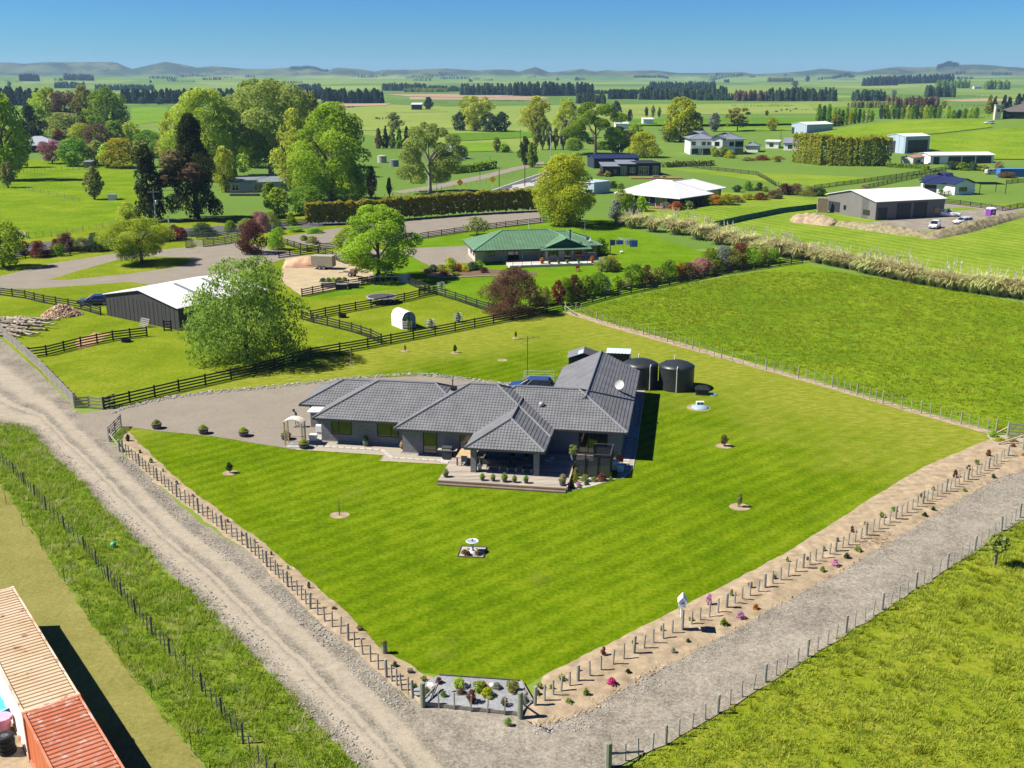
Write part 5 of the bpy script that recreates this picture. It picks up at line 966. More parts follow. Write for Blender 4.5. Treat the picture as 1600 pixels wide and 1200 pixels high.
# ================================================================== OTHER BUILDINGS
def cladmat(name, c, pitch=.2, vert=True, var=.15):
    n = NT(name); g = n.node('ShaderNodeNewGeometry'); sx = n.node('ShaderNodeSeparateXYZ'); n.link(g.outputs['Position'], sx.inputs[0])
    s = n.math('MULTIPLY', n.math('ADD', sx.outputs[0], n.math('MULTIPLY', sx.outputs[1], .37)) if vert else sx.outputs[2], 1 / pitch); fr = n.math('FRACT', s)
    groove = n.math('LESS_THAN', fr, .14); f = n.noise(n.pos((1, 1, .4)), .9, 5, .65); col = n.mix(f, sc(c, 1 - var), sc(c, 1 + var)); col = n.mix(n.math('MULTIPLY', groove, .6), col, sc(c, .45)); MATS[name] = n.done(col, .7, .25); return n.m
ROOFW = mat('white_steel_roof', (.66, .66, .65), .45, .05, .4); ROOFN = mat('navy_steel_roof', (.018, .024, .075), .45, .08, .4); ROOFG = mat('green_steel_tile', (.10, .19, .105), .55, .14, .5); ROOFGC = mat('green_ridge', (.12, .25, .16), .5, .08)
ROOFGY = mat('slate_grey_roof', (.16, .18, .21), .6, .12, .4); ROOFR = mat('rusty_roof', (.36, .20, .15), .7, .2, .6); WCREAM = cladmat('cream_weatherboard', (.56, .53, .44), .18, False); WWHITE = cladmat('white_weatherboard', (.70, .70, .69), .2, False, .06)
WBLACK = cladmat('black_cladding', (.022, .024, .028), .25); WNAVY = cladmat('navy_cladding', (.028, .036, .055), .25); WBLUE = cladmat('blue_grey_weatherboard', (.27, .33, .39), .2, False, .08); WGREY = cladmat('grey_steel_cladding', (.16, .15, .14), .22); WBLST = cladmat('pale_blue_steel', (.34, .42, .49), .3); BEIGE = brickmat('beige_block', (.43, .38, .32), (.48, .44, .39))
WBARN = cladmat('dark_board_and_batten', (.050, .048, .045), .62); TIMBC = mat('cedar', (.32, .16, .07), .6, .2); WFR = mat('white_joinery', (.70, .70, .70), .45, .04)
def building(name, label, cat, fl, fr, depth, hw, roof='gable', along='u', pitch=.4, over=.45, wall=None, rm=None, wins=(), fm=None, into=None):
    """fl, fr: left and right foot of the front wall as surveyed; wins: (face, u0, u1 as fractions, z0, z1, part name, splits)"""
    a = PT(*fl); b = PT(*fr); d = b - a; d.z = 0; L = d.length; rz = math.atan2(d.y, d.x); D = depth
    t = thing(name, label, cat, a, rz); w = MB(); w.b2(0, L, 0, D, -1.2 if a.z > 1 else 0, hw); part('wall', w.mesh('wall', wall), t); o = over; m = MB(); rm = rm or ROOFGY; zr = hw
    if roof == 'hip': hip_roof(t, -o, L + o, -o, D + o, hw, pitch, along=along, tiles=False, rm=rm, cm=rm, gm=fm or GUT)
    elif roof == 'gable':
        if along == 'u':
            zr = hw + (D / 2 + o) * pitch; m.face((-o, -o, hw), (L + o, -o, hw), (L + o, D / 2, zr), (-o, D / 2, zr)); m.face((L + o, D + o, hw), (-o, D + o, hw), (-o, D / 2, zr), (L + o, D / 2, zr))
            g = MB(); zg = hw + D / 2 * pitch; g.face((0, 0, hw), (0, D, hw), (0, D / 2, zg)); g.face((L, 0, hw), (L, D, hw), (L, D / 2, zg))
        else:
            zr = hw + (L / 2 + o) * pitch; m.face((-o, -o, hw), (L / 2, -o, zr), (L / 2, D + o, zr), (-o, D + o, hw)); m.face((L / 2, -o, zr), (L + o, -o, hw), (L + o, D + o, hw), (L / 2, D + o, zr))
            g = MB(); zg = hw + L / 2 * pitch; g.face((0, 0, hw), (L, 0, hw), (L / 2, 0, zg)); g.face((0, D, hw), (L, D, hw), (L / 2, D, zg))
        part('gable_wall', g.mesh('gable_wall', wall), t); k = len(m.v); bm_ = m.mesh('roof', rm); ro = part('roof', bm_, t); md = ro.modifiers.new('thick', 'SOLIDIFY'); md.thickness = .12; md.offset = -1
        c = MB(); c.tube((-o, D / 2, zr), (L + o, D / 2, zr), .12, n=6) if along == 'u' else c.tube((L / 2, -o, zr), (L / 2, D + o, zr), .12, n=6); part('ridge_cap', c.mesh('ridge_cap', rm), ro)
    elif roof in ('mono', 'monoL'):
        z2 = hw + pitch * (D if roof == 'mono' else L); q = [(-o, -o, hw), (L + o, -o, hw), (L + o, D + o, z2), (-o, D + o, z2)] if roof == 'mono' else [(-o, -o, z2), (L + o, -o, hw), (L + o, D + o, hw), (-o, D + o, z2)]
        m.face(*q); ro = part('roof', m.mesh('roof', rm), t); md = ro.modifiers.new('thick', 'SOLIDIFY'); md.thickness = .18; g = MB()
        if roof == 'mono': g.face((0, 0, hw), (0, D, hw), (0, D, z2 - .05)); g.face((L, 0, hw), (L, D, hw), (L, D, z2 - .05)); g.face((0, D, hw), (L, D, hw), (L, D, z2 - .05), (0, D, z2 - .05))
        else: g.face((0, 0, hw), (L, 0, hw), (0, 0, z2 - .05)); g.face((0, D, hw), (L, D, hw), (0, D, z2 - .05)); g.face((0, 0, hw), (0, D, hw), (0, D, z2 - .05), (0, 0, z2 - .05))
        part('upper_wall', g.mesh('upper_wall', wall), t)
    for f, u0, u1, z0, z1, nm, sp in wins:
        S = L if f in 'fb' else D; v = {'f': 0, 'b': D, 'l': 0, 'r': L}[f]
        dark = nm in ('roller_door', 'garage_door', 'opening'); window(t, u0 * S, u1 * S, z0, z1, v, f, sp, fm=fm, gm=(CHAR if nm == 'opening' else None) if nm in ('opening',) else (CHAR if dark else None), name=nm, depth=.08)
    if into is not None:                 # a wing: its parts join the main house
        m0 = Matrix.Translation(into.location) @ Matrix.Rotation(into.rotation_euler.z, 4, 'Z'); m1 = m0.inverted() @ Matrix.Translation(a) @ Matrix.Rotation(rz, 4, 'Z')
        for ch in list(t.children): ch.parent = into; ch.matrix_basis = m1 @ ch.matrix_basis
        bpy.data.objects.remove(t); return into
    return t
W1 = 'window'
# green-roofed neighbour
ga = P(757, 413); gz = math.atan2(*(lambda d: (d.y, d.x))(P(936, 407) - ga)); t = thing('green_roof_house', 'pale block house with green tiled gable and hip roofs and a white terrace', 'house', ga, gz); GL = (P(936, 407) - ga).length
w = MB(); w.prism([(0, 2.6), (10.5, 2.6), (10.5, -.2), (17.2, -.2), (17.2, 1.5), (GL, 1.5), (GL, 10.5), (-1.2, 10.5), (-1.2, 2.6)], 0, 2.5); part('wall', w.mesh('wall', BEIGE), t)
hip_roof(t, -2.0, 18.2, -1.0, 11.0, 2.5, .40, ('hip', 'hip'), 'u', True, ROOFG, ROOFGC, row=.40, col=.6); hip_roof(t, 9.6, 18.0, -1.6, 6.0, 2.504, .40, ('gable', 'gable'), 'v', True, ROOFG, ROOFGC, row=.40, col=.6); hip_roof(t, 13, GL + .8, .8, 11.2, 2.508, .36, ('gable', 'hip'), 'u', True, ROOFG, ROOFGC, row=.40, col=.6)
g = MB(); g.face((10.2, -1.2, 2.5), (17.4, -1.2, 2.5), (13.8, -1.2, 3.95)); part('gable_wall', g.mesh('gable_wall', mat('dark_green_paint', (.018, .085, .06), .6)), t)
hip_roof(t, 9.4, 18.2, -2.3, .2, 2.40, .28, ('gable', 'gable'), 'u', True, ROOFG, ROOFGC, row=.40, col=.6)
for a in (('f', 1, 2.2, .9, 2.0, 2.6, W1, (.5,)), ('f', 4.5, 6.4, .1, 2.1, 2.6, 'sliding_door', (.5,)), ('f', 11, 12.8, .9, 2.1, -.2, W1, (.5,)), ('f', 13.9, 15, .05, 2.1, -.2, 'french_door', (.5,)), ('f', 15.6, 17, .9, 2.1, -.2, W1, (.5,)), ('f', 18.2, 20.2, .95, 2.05, 1.5, W1, (.5,))): window(t, a[1], a[2], a[3], a[4], a[5], 'f', a[7], name=a[6], depth=.08)
window(t, 3.2, 4.6, .9, 2.1, -1.2, 'l', (.5,)); window(t, 6, 7.4, .9, 2.1, -1.2, 'l', (.5,))
for x in (0, 3.2, 6.4, 9.3): p_ = MB(); p_.b2(x - .07, x + .07, -.75, -.61, 0, 2.4); part('veranda_post', p_.mesh('veranda_post', mat('teal_paint', (.03, .16, .13), .6)), t)
c = MB(); c.lathe([(.14, 0), (.14, 2.3), (.2, 2.3), (.2, 2.5)], n=10); part('flue', c.mesh('flue', CHAR), t, (15.0, .5, 2.9)); d = part('satellite_dish', dish_me, t, (18.6, 2.0, 3.5), (R(65), 0, R(10)))
a_ = MB(); a_.tube((0, 0, 0), (0, 0, 2.6), .04); a_.tube((-.9, 0, 2.5), (.9, 0, 2.5), .03); a_.tube((0, 0, .3), (-.8, 0, 1.6), .02); part('aerial', a_.mesh('aerial', STEEL), t, (GL - .5, 8, 3.2))
te = P(746, 424); t = thing('white_terrace', 'long pale raised terrace in front of the green-roofed house', 'terrace', ga, gz); b = MB(); b.b2(3.5, 17.6, -4.6, -.2, 0, .42); b.b2(17.6, GL + 1.0, -3.6, 1.5, 0, .40); part('platform', b.mesh('platform', mat('pale_concrete', (.48, .45, .40), .8, .08)), t)
b = MB(); b.b2(-.03, .03, -.03, .03, .4, 1.25); pm = b.mesh('post', DARKT)
for k in range(9): part('post', pm, t, (4 + 1.6 * k, -4.5, 0))
b = MB(); b.b2(4, 16.9, -4.53, -4.47, 1.15, 1.2); b.b2(4, 16.9, -4.51, -4.49, .75, .78); part('rail', b.mesh('rail', DARKT), t)
b = MB(); b.b2(17.8, 22.6, -4.5, -4.2, 0, .13); b.b2(17.8, 22.6, -4.2, -3.9, 0, .26); part('steps', b.mesh('steps', CONC), t); b = MB(); b.b2(5, 5.3, -4.9, -4.62, 0, .3); part('planter', b.mesh('planter', PALET), t)
def bench(label, loc, rz, m):
    t = thing('garden_bench', label, 'bench', loc, rz); b = MB(); b.b2(-.8, .8, -.25, .25, .40, .46); part('seat', b.mesh('seat', m), t); b = MB(); b.b2(-.8, .8, .2, .26, .46, .95); part('backrest', b.mesh('backrest', m), t)
    for x in (-.7, .7): l = MB(); l.b2(x - .04, x + .04, -.24, .24, 0, .4); part('leg', l.mesh('leg', m), t)
HUv = Vector((math.cos(gz), math.sin(gz), 0)); HVv = Vector((-math.sin(gz), math.cos(gz), 0))
def GW(u, v, z=0): return ga + HUv * u + HVv * v + Vector((0, 0, z))
bench('brown timber bench against the beige wall of the green-roofed house', GW(16.3, -1.0, .42), gz, TIMBC)
for u, v, l in ((9.2, -3.6, 'orange potted plant at the veranda end of the white terrace'), (17.9, -3.6, 'orange potted plant at the step end of the white terrace')): pot('terracotta_pot', l, GW(u, v, .42), .3, .5, mat('terracotta', (.38, .14, .06), .8), 'orange', .8, .6)
for k, u in enumerate((10.3, 11.9, 13.4, 15.4)): pot('terrace_pot', f'{nth(k)} small grey pot along the terrace posts, counted from the veranda', GW(u, -4.1, .42), .2, .35, CLAY, 'green', .5, .4)
t = thing('orange_chair', 'red-brown garden chair on the lawn by the terrace steps', 'chair', P(903, 424), gz); b = MB(); b.b2(-.35, .35, -.3, .3, .35, .42); part('seat', b.mesh('seat', TIMBC), t); b = MB(); b.b2(-.35, .35, .25, .32, .42, .95); part('backrest', b.mesh('backrest', TIMBC), t)
b = MB()
for x in (-.3, .3): b.b2(x - .03, x + .03, -.28, -.2, 0, .35); b.b2(x - .03, x + .03, .2, .28, 0, .35)
part('legs', b.mesh('legs', TIMBC), t)
sheet('garden_bed', [(658, 420), (680, 415), (720, 416), (760, 420), (800, 424), (840, 426), (838, 431), (760, 431), (700, 433), (668, 430)], .03, mat('bark_mulch', (.12, .075, .045), .95, .3, 4), .1, .5)
b = MB(); b.path([p + Vector((0, 0, .08)) for p in L2([(668, 431), (690, 434), (720, 434), (760, 432), (800, 431)])], .12, 5); struct('bed_edging', b.mesh('bed_edging', mat('brick_edging', (.40, .28, .20), .85)))
# black barn with white roof
ba = P(281, 517); bb = P(168, 493); d = bb - ba; bl = d.length; brz = math.atan2(d.y, d.x)                        # end wall seen from the lawn
t = thing('barn', 'dark board barn with a big white steel roof beside the willow', 'barn', ba, brz + math.pi); BD = 14.5
w = MB(); w.prism([(-bl, 0), (0, 0), (0, BD), (-bl, BD)], 0, 3.0); part('wall', w.mesh('wall', WBARN), t); o = .25; pk = 4.4; mx = -bl / 2
g = MB(); g.face((-bl, 0, 3.0), (0, 0, 3.0), (mx, 0, pk - .1)); g.face((-bl, BD, 3), (0, BD, 3), (mx, BD, pk - .1)); part('gable_wall', g.mesh('gable_wall', WBARN), t)
for nm, q in (('roof', [(-bl - o, -o, 2.95), (mx, -o, pk), (mx, BD + o, pk), (-bl - o, BD + o, 2.95)]), ('roof', [(mx, -o, pk), (o, -o, 2.95), (o, BD + o, 2.95), (mx, BD + o, pk)])):
    m = MB(); m.face(*q); r = part(nm, m.mesh(nm, ROOFW), t); r.modifiers.new('thick', 'SOLIDIFY').thickness = .1
for v_ in (5.0, 9.5): m = MB(); m.face((mx + .2, v_, pk + .0), (-.2, v_, 3.06), (-.2, v_ + .5, 3.06), (mx + .2, v_ + .5, pk + .0)); part('roof_flashing', m.mesh('roof_flashing', ROOFGY), t, (0, 0, .03))
b = MB(); b.b2(0, .045, 0, .03, 0, 3.0); bt = b.mesh('batten', WBARN)
for k in range(19): part('batten', bt, t, (-bl + bl * k / 18, -.032, 0))
b = MB(); b.b2(.0, .08, 2, 5.5, .1, 2.6); part('side_door', b.mesh('side_door', CHAR), t)
# other houses and sheds, near to far
building('cottage', 'blue-grey mono-pitch cottage with three white windows beyond the plane trees', 'cottage', (361, 302), (455, 299), 7.5, 2.7, 'mono', pitch=.10, wall=WBLUE, rm=ROOFGY, fm=WFR, wins=(('f', .02, .13, .6, 2.3, 'french_door', (.5,)), ('f', .38, .53, .1, 2.2, 'sliding_door', (.5,)), ('f', .60, .70, .9, 2.1, W1, ()), ('f', .82, .92, .9, 2.1, W1, (.5,)), ('l', .2, .5, .8, 2.2, W1, ())))
t = thing('cottage_deck', 'dark little deck with railing at the end of the blue-grey cottage', 'deck', P(362, 305)); b = MB(); b.b2(0, 7.5, -2, 0, 0, .5); part('platform', b.mesh('platform', DARKT), t); b = MB()
for k in range(8): b.b2(k * 1.05, k * 1.05 + .08, -2, -1.92, .5, 1.4)
b.b2(0, 7.5, -2, -1.92, 1.32, 1.4); part('railing', b.mesh('railing', TIMBC), t, kind='stuff')
building('hipped_house', 'house with a pale grey hipped roof among the garden trees', 'house', (28, 239), (88, 238), 12, 2.9, 'hip', pitch=.45, over=1.6, wall=CHAR, rm=mat('pale_grey_roof', (.30, .33, .37), .5, .08), wins=(('f', .1, .3, .3, 2.3, 'sliding_door', (.5,)), ('f', .55, .8, .3, 2.3, 'sliding_door', (.5,))))
B1 = building('white_roof_house', 'dark house with a broad white hipped roof and white windows', 'house', (968, 318), (1060, 327), 13, 2.6, 'hip', pitch=.42, over=1.0, wall=WNAVY, rm=ROOFW, fm=WFR, wins=(('f', .02, .16, .8, 2.2, W1, (.5,)), ('f', .40, .52, .8, 2.2, W1, ()), ('f', .62, .80, .1, 2.3, 'sliding_door', (.5,))))
building('white_roof_house_wing', 'garden wing of the white-roofed dark house with three white windows', 'house', (1050, 322), (1126, 309), 11, 2.6, 'hip', pitch=.36, over=1.0, wall=WNAVY, rm=ROOFW, fm=WFR, wins=(('f', .08, .30, .1, 2.3, 'sliding_door', (.33, .66)), ('f', .40, .60, .8, 2.2, W1, (.5,)), ('f', .74, .96, .8, 2.2, W1, (.5,))), into=B1)
t = thing('cedar_terrace', 'red-brown timber terrace at the corner of the white-roofed house', 'terrace', P(1012, 326)); b = MB(); b.prism([(0, 0), (6, -1.5), (9, 1), (3, 4)], 0, .2); part('platform', b.mesh('platform', mat('red_cedar_deck', (.25, .10, .06), .7)), t); b = MB(); b.b2(4, 5.2, 3, 3.1, .2, 2.4); part('door_screen', b.mesh('door_screen', mat('red_door', (.22, .07, .05), .5)), t)
building('tin_shed', 'small pale blue steel shed behind the golden elm', 'shed', (928, 304), (953, 301), 6, 3.2, 'mono', pitch=-.05, wall=WBLST, rm=ROOFW, over=.15, wins=(('r', .3, .6, 0, 2.2, 'roller_door', ()),))
B2 = building('black_clad_house', 'long black clad house with low mono-pitch roofs and large windows', 'house', (942, 276), (967, 276), 12, 3.0, 'mono', pitch=.03, over=.4, wall=WBLACK, rm=ROOFGY, fm=FRAME, wins=(('f', .1, .3, 1.2, 2.2, W1, ()), ('f', .65, .85, .8, 2.2, W1, ())))
building('black_clad_house_middle', 'tall glazed middle block of the black clad house', 'house', (966, 275.4), (995, 275.2), 11, 3.6, 'mono', pitch=.04, over=.3, wall=WBLACK, rm=ROOFGY, fm=WFR, wins=(('f', .12, .45, .2, 3.0, 'sliding_door', (.33, .66)), ('f', .62, .9, .9, 2.6, W1, (.5,))), into=B2)
building('black_clad_house_end', 'end block of the black clad house with a red timber terrace', 'house', (994, 275), (1032, 274.6), 11, 4.1, 'mono', pitch=-.05, over=.35, wall=WBLACK, rm=ROOFGY, fm=WFR, wins=(('f', .1, .5, .2, 3.0, 'sliding_door', (.25, .5, .75)), ('f', .68, .9, .2, 3.0, 'sliding_door', (.5,))), into=B2)
t = thing('red_terrace', 'red timber terrace with seats before the black clad house', 'terrace', P(985, 279)); b = MB(); b.b2(0, 16, -2, 2.2, 0, .3); part('platform', b.mesh('platform', MATS['red_cedar_deck']), t); b = MB(); b.b2(7, 9, 0, 1.2, .3, .8); b.b2(10, 11, 0, 1, .3, .9); part('seating', b.mesh('seating', GREYT), t)
building('navy_roof_shed', 'long navy gabled shed with an open bay behind the black clad house', 'shed', (928, 263.5), (998, 262.6), 9, 3.4, 'gable', pitch=.22, wall=WNAVY, rm=ROOFN, over=.3, wins=(('f', .1, .3, 0, 2.7, 'opening', ()), ('f', .4, .55, 0, 2.7, 'roller_door', ())))
B3 = building('white_villa', 'white two-storey house with balconies and grey roof', 'house', (1078, 242), (1113, 241.6), 14, 6.2, 'hip', pitch=.35, over=.8, wall=WWHITE, rm=ROOFGY, fm=FRAME, wins=(('f', .06, .24, 3.4, 5.0, W1, (.5,)), ('f', .5, .68, 3.4, 5.0, W1, (.5,)), ('f', .75, .95, 3.2, 5.0, W1, (.5,)), ('f', .06, .36, .3, 2.4, 'roller_door', ()), ('f', .5, .9, .2, 2.4, 'sliding_door', (.5,))))
building('white_villa_gable', 'tall white gabled wing of the two-storey house with paired windows', 'house', (1111, 242.6), (1128, 242.8), 12, 6.4, 'gable', 'v', .42, .5, WWHITE, ROOFGY, fm=FRAME, wins=(('f', .28, .7, 3.6, 5.2, W1, (.5,)), ('f', .2, .7, .2, 2.3, 'sliding_door', (.5,))), into=B3)
building('white_villa_end', 'right end of the white two-storey house with stacked verandas', 'house', (1127, 242.4), (1161, 241.6), 12, 6.0, 'hip', pitch=.35, over=.8, wall=WWHITE, rm=ROOFGY, fm=FRAME, wins=(('f', .35, .55, 3.4, 5.0, W1, ()), ('f', .62, .98, 3.0, 5.2, 'sliding_door', (.33, .66)), ('f', .62, .98, .2, 2.4, 'sliding_door', (.33, .66)), ('f', .1, .25, .8, 2.2, W1, ())), into=B3)
t = B3; b = MB(); b.b2(0, 9, -2.4, -.4, 2.7, 2.9); part('balcony', b.mesh('balcony', WHITE), t); b = MB(); b.b2(0, 9, -2.4, -2.35, 2.9, 3.8); part('balcony_railing', b.mesh('balcony_railing', WHITE), t)
for x in (.1, 4.5, 8.9): b = MB(); b.b2(x - .1, x + .1, -2.4, -2.2, 0, 2.7); part('post', b.mesh('post', WHITE), t)
building('white_outbuilding', 'low white outbuilding right of the white two-storey house', 'shed', (1164, 238), (1184, 238), 7, 2.6, 'hip', pitch=.35, wall=WWHITE, rm=ROOFGY)
building('white_cabin', 'small flat white cabin beyond the two-storey house', 'cabin', (1196, 232), (1216, 232), 6, 2.8, 'mono', pitch=.05, wall=WWHITE, rm=ROOFW, wins=(('f', .3, .6, .8, 2.2, W1, ()),))
building('white_garage', 'white gabled garage half hidden by the golden hedge', 'garage', (1224, 235), (1246, 235.4), 8, 2.9, 'gable', 'u', .45, .4, WWHITE, ROOFGY, wins=(('f', .3, .6, .8, 2.2, W1, ()),))
building('farm_shed', 'long white roofed farm shed at the foot of the poplar hill', 'shed', (1236, 209), (1260, 209.4), 18, 4.6, 'gable', 'v', .2, .2, WBLST, ROOFW, wins=(('f', .02, .2, 0, 3, 'opening', ()),))
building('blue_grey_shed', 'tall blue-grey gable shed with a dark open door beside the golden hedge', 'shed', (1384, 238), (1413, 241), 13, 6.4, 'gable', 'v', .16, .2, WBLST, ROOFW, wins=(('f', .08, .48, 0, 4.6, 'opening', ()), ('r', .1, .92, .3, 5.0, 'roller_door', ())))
building('cream_shed', 'small cream shed with a rusty pink roof', 'shed', (1407, 259), (1426, 260), 9, 2.9, 'gable', 'v', .35, .25, WCREAM, ROOFR, wins=(('r', .3, .6, 1.0, 2.0, W1, ()), ('r', .75, .9, .2, 2.1, 'side_door', ())))
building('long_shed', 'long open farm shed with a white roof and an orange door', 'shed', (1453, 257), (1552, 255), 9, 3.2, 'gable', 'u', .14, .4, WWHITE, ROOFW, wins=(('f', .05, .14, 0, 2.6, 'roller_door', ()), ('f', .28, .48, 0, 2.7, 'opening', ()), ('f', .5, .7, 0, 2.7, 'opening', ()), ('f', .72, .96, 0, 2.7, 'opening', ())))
B4 = building('navy_roof_house', 'white house with a dark navy hipped roof and a timber porch', 'house', (1441, 301), (1492, 304), 12, 2.7, 'hip', pitch=.36, over=.7, wall=WWHITE, rm=ROOFN, fm=FRAME, wins=(('f', .06, .42, .1, 2.2, 'garage_door', ()), ('f', .72, .82, .1, 2.2, 'side_door', ())))
building('navy_roof_house_wing', 'white gabled wing of the navy-roofed house with a black window', 'house', (1491, 305), (1522, 304), 13, 2.8, 'gable', 'v', .36, .6, WWHITE, ROOFN, fm=FRAME, wins=(('f', .22, .6, .9, 2.0, W1, (.5,)), ('r', .1, .4, .2, 2.2, 'sliding_door', (.5,)), ('r', .5, .8, .2, 2.2, 'sliding_door', (.5,))), into=B4)
t = thing('pergola', 'black pergola frame at the end of the navy-roofed house', 'pergola', P(1530, 303)); b = MB()
for k in range(6): b.b2(0, 7, k * 1.2, k * 1.2 + .1, 2.5, 2.62)
part('rafter', b.mesh('rafter', FRAME), t, kind='stuff')
for x, y in ((0, 0), (7, 0), (7, 6), (0, 6)): b = MB(); b.b2(x, x + .14, y, y + .14, 0, 2.5); part('post', b.mesh('post', FRAME), t)
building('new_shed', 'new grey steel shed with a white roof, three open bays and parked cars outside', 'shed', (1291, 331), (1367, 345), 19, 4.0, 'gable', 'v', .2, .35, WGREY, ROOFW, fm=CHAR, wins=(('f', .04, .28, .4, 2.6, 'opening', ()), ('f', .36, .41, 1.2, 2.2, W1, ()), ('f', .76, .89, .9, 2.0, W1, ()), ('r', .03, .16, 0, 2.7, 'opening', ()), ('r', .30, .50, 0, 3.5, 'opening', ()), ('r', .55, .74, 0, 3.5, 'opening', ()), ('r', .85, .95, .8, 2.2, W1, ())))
building('hilltop_house', 'dark hip-roofed house on top of the green hill', 'house', (1566, 186), (1612, 186), 16, 3.4, 'hip', pitch=.42, over=2.2, wall=CHAR, rm=mat('brown_grey_roof', (.10, .085, .08), .6), wins=(('f', .1, .4, .2, 2.6, 'sliding_door', (.5,)), ('f', .6, .9, .2, 2.6, 'sliding_door', (.5,))))
p = PT(1557, 187); t = thing('stone_chimney', 'cream stone tower with a round opening beside the hilltop house', 'tower', p); b = MB(); b.b2(-1.4, 1.4, -1, 1, -1, 6.6); part('shaft', b.mesh('shaft', mat('cream_stone', (.50, .45, .36), .85, .2, 2)), t); b = MB(); b.b2(-1.6, 1.6, -1.2, 1.2, 6.6, 6.9); part('cap', b.mesh('cap', CONC), t); b = MB(); b.tube((0, -1.02, 4.2), (0, -.9, 4.2), .7, n=16); part('opening', b.mesh('opening', CHAR), t)
building('blue_roof_house', 'grey-blue hip-roofed house half hidden behind the gum tree', 'house', (690, 250), (728, 249), 10, 2.6, 'hip', pitch=.42, over=.8, wall=WCREAM, rm=mat('blue_grey_roof', (.17, .22, .30), .5), wins=(('f', .3, .5, .6, 2.2, W1, (.5,)), ('f', .7, .9, .2, 2.2, 'sliding_door', (.5,))))
for (x, y, r_, h_, m_, l) in ((597, 254, 1.7, 2.4, CONC, 'pale concrete water tank near the gum tree'), (616, 260, 1.6, 2.2, mat('green_grey_tank', (.16, .19, .19), .6), 'grey-green water tank just right of the concrete one')):
    t = thing('water_tank', l, 'water tank', P(x, y)); b = MB(); b.lathe([(r_ * 1.0, 0), (r_, h_)], n=24, cap=False); part('shell', b.mesh('shell', m_), t); b = MB(); b.lathe([(r_ * 1.03, h_ - .05), (r_ * 1.03, h_ + .05), (.1, h_ + .35)], n=24); part('lid', b.mesh('lid', m_), t)
building('hay_shed', 'distant open hay shed with white roof beside the lone pine', 'shed', (643, 172), (658, 172), 14, 5, 'mono', pitch=.08, wall=CHAR, rm=ROOFW, over=.6)
building('road_shed', 'white roofed shed peeping out behind the road oak', 'shed', (880, 200), (900, 200), 12, 4, 'gable', 'v', .4, .3, WWHITE, ROOFW)
building('flat_white_shed', 'low white farm shed on the flats right of the road oak', 'shed', (962, 201.6), (982, 201.4), 10, 3.2, 'mono', pitch=.05, wall=WWHITE, rm=ROOFW)
building('flat_white_shed', 'second low white farm shed on the flats, towards the golden poplar', 'shed', (1005, 194), (1021, 194), 10, 3, 'mono', pitch=.05, wall=WWHITE, rm=ROOFW)
building('poplar_shed', 'white shed glimpsed between the poplars on the hill', 'shed', (1352, 186), (1362, 186), 5, 3, 'gable', 'u', .2, .3, WWHITE, ROOFW)
building('farm_house', 'tiny pale farmhouse among trees on the far right plain', 'house', (1522, 139), (1534, 139), 10, 5, 'gable', 'u', .4, .5, WCREAM, ROOFGY)
building('small_field_shed', 'small grey field shelter by the fence below the yellow-green garden tree', 'shelter', (132, 263), (142, 263), 3, 2.2, 'mono', pitch=.1, wall=GREYT, rm=ROOFGY)
# blue shipping container and clutter on the right
def container(name, label, a, L, W_, H_, rz, rm, sm, em, n=36, doors=False):
    t = thing(name, label, 'shipping container', a, rz); b = MB(); b.b2(.1, L - .1, .1, W_ - .1, .12, H_ - .14); part('inner_floor', b.mesh('inner_floor', sm), t)
    for y0, y1, nm in ((0, .06, 'side_wall'), (W_ - .06, W_, 'side_wall')):
        b = MB(); k = 60; yy = y0 if y0 == 0 else y1; s = 1 if y0 == 0 else -1
        prof = [(x, yy + s * (.0 if (i // 2) % 2 else .045)) for i, x in enumerate(np.linspace(.1, L - .1, k))]
        for (x0, ya), (x1, yb) in zip(prof, prof[1:]): b.face((x0, ya, .14), (x1, yb, .14), (x1, yb, H_ - .1), (x0, ya, H_ - .1))
        part(nm, b.mesh(nm, sm, recalc=False), t)
    b = MB(); pr = []
    for i in range(n): x = .18 + (L - .36) * i / n; q = (L - .36) / n; pr += [(x, H_ - .05), (x + q * .38, H_ - .05), (x + q * .5, H_ - .0), (x + q * .88, H_ - .0)]
    pr.append((L - .18, H_ - .05))
    for (x0, z0), (x1, z1) in zip(pr, pr[1:]): b.face((x0, .09, z0), (x1, .09, z1), (x1, W_ - .09, z1), (x0, W_ - .09, z0))
    b.face((0, 0, H_ - .03), (.18, 0, H_ - .03), (.18, W_, H_ - .03), (0, W_, H_ - .03)); b.face((L - .18, 0, H_ - .03), (L, 0, H_ - .03), (L, W_, H_ - .03), (L - .18, W_, H_ - .03)); part('roof_sheet', b.mesh('roof_sheet', rm, recalc=False), t)
    fr = MB()
    for y in (0, W_): fr.box((L / 2, y, H_ - .07), (L, .1, .13)); fr.box((L / 2, y, .08), (L, .1, .16))
    for x in (0, L): fr.box((x, W_ / 2, H_ - .07), (.11, W_, .12)); fr.box((x, W_ / 2, .08), (.11, W_, .14)); fr.box((x, 0, H_ / 2), (.14, .14, H_ - .02)); fr.box((x, W_, H_ / 2), (.14, .14, H_ - .02))
    part('frame', fr.mesh('frame', em), t)
    cc = MB(); cc.box((0, 0, 0), (.19, .18, .13)); cm_ = cc.mesh('corner_casting', em)
    for x in (.02, L - .02):
        for y in (.02, W_ - .02): part('corner_casting', cm_, t, (x, y, H_ - .05))
    for x, nm in ((.03, 'end_wall'), (L - .03, 'end_door')): b = MB(); b.box((x, W_ / 2, H_ / 2), (.05, W_ - .1, H_ - .2)); part(nm, b.mesh(nm, sm), t)
    return t
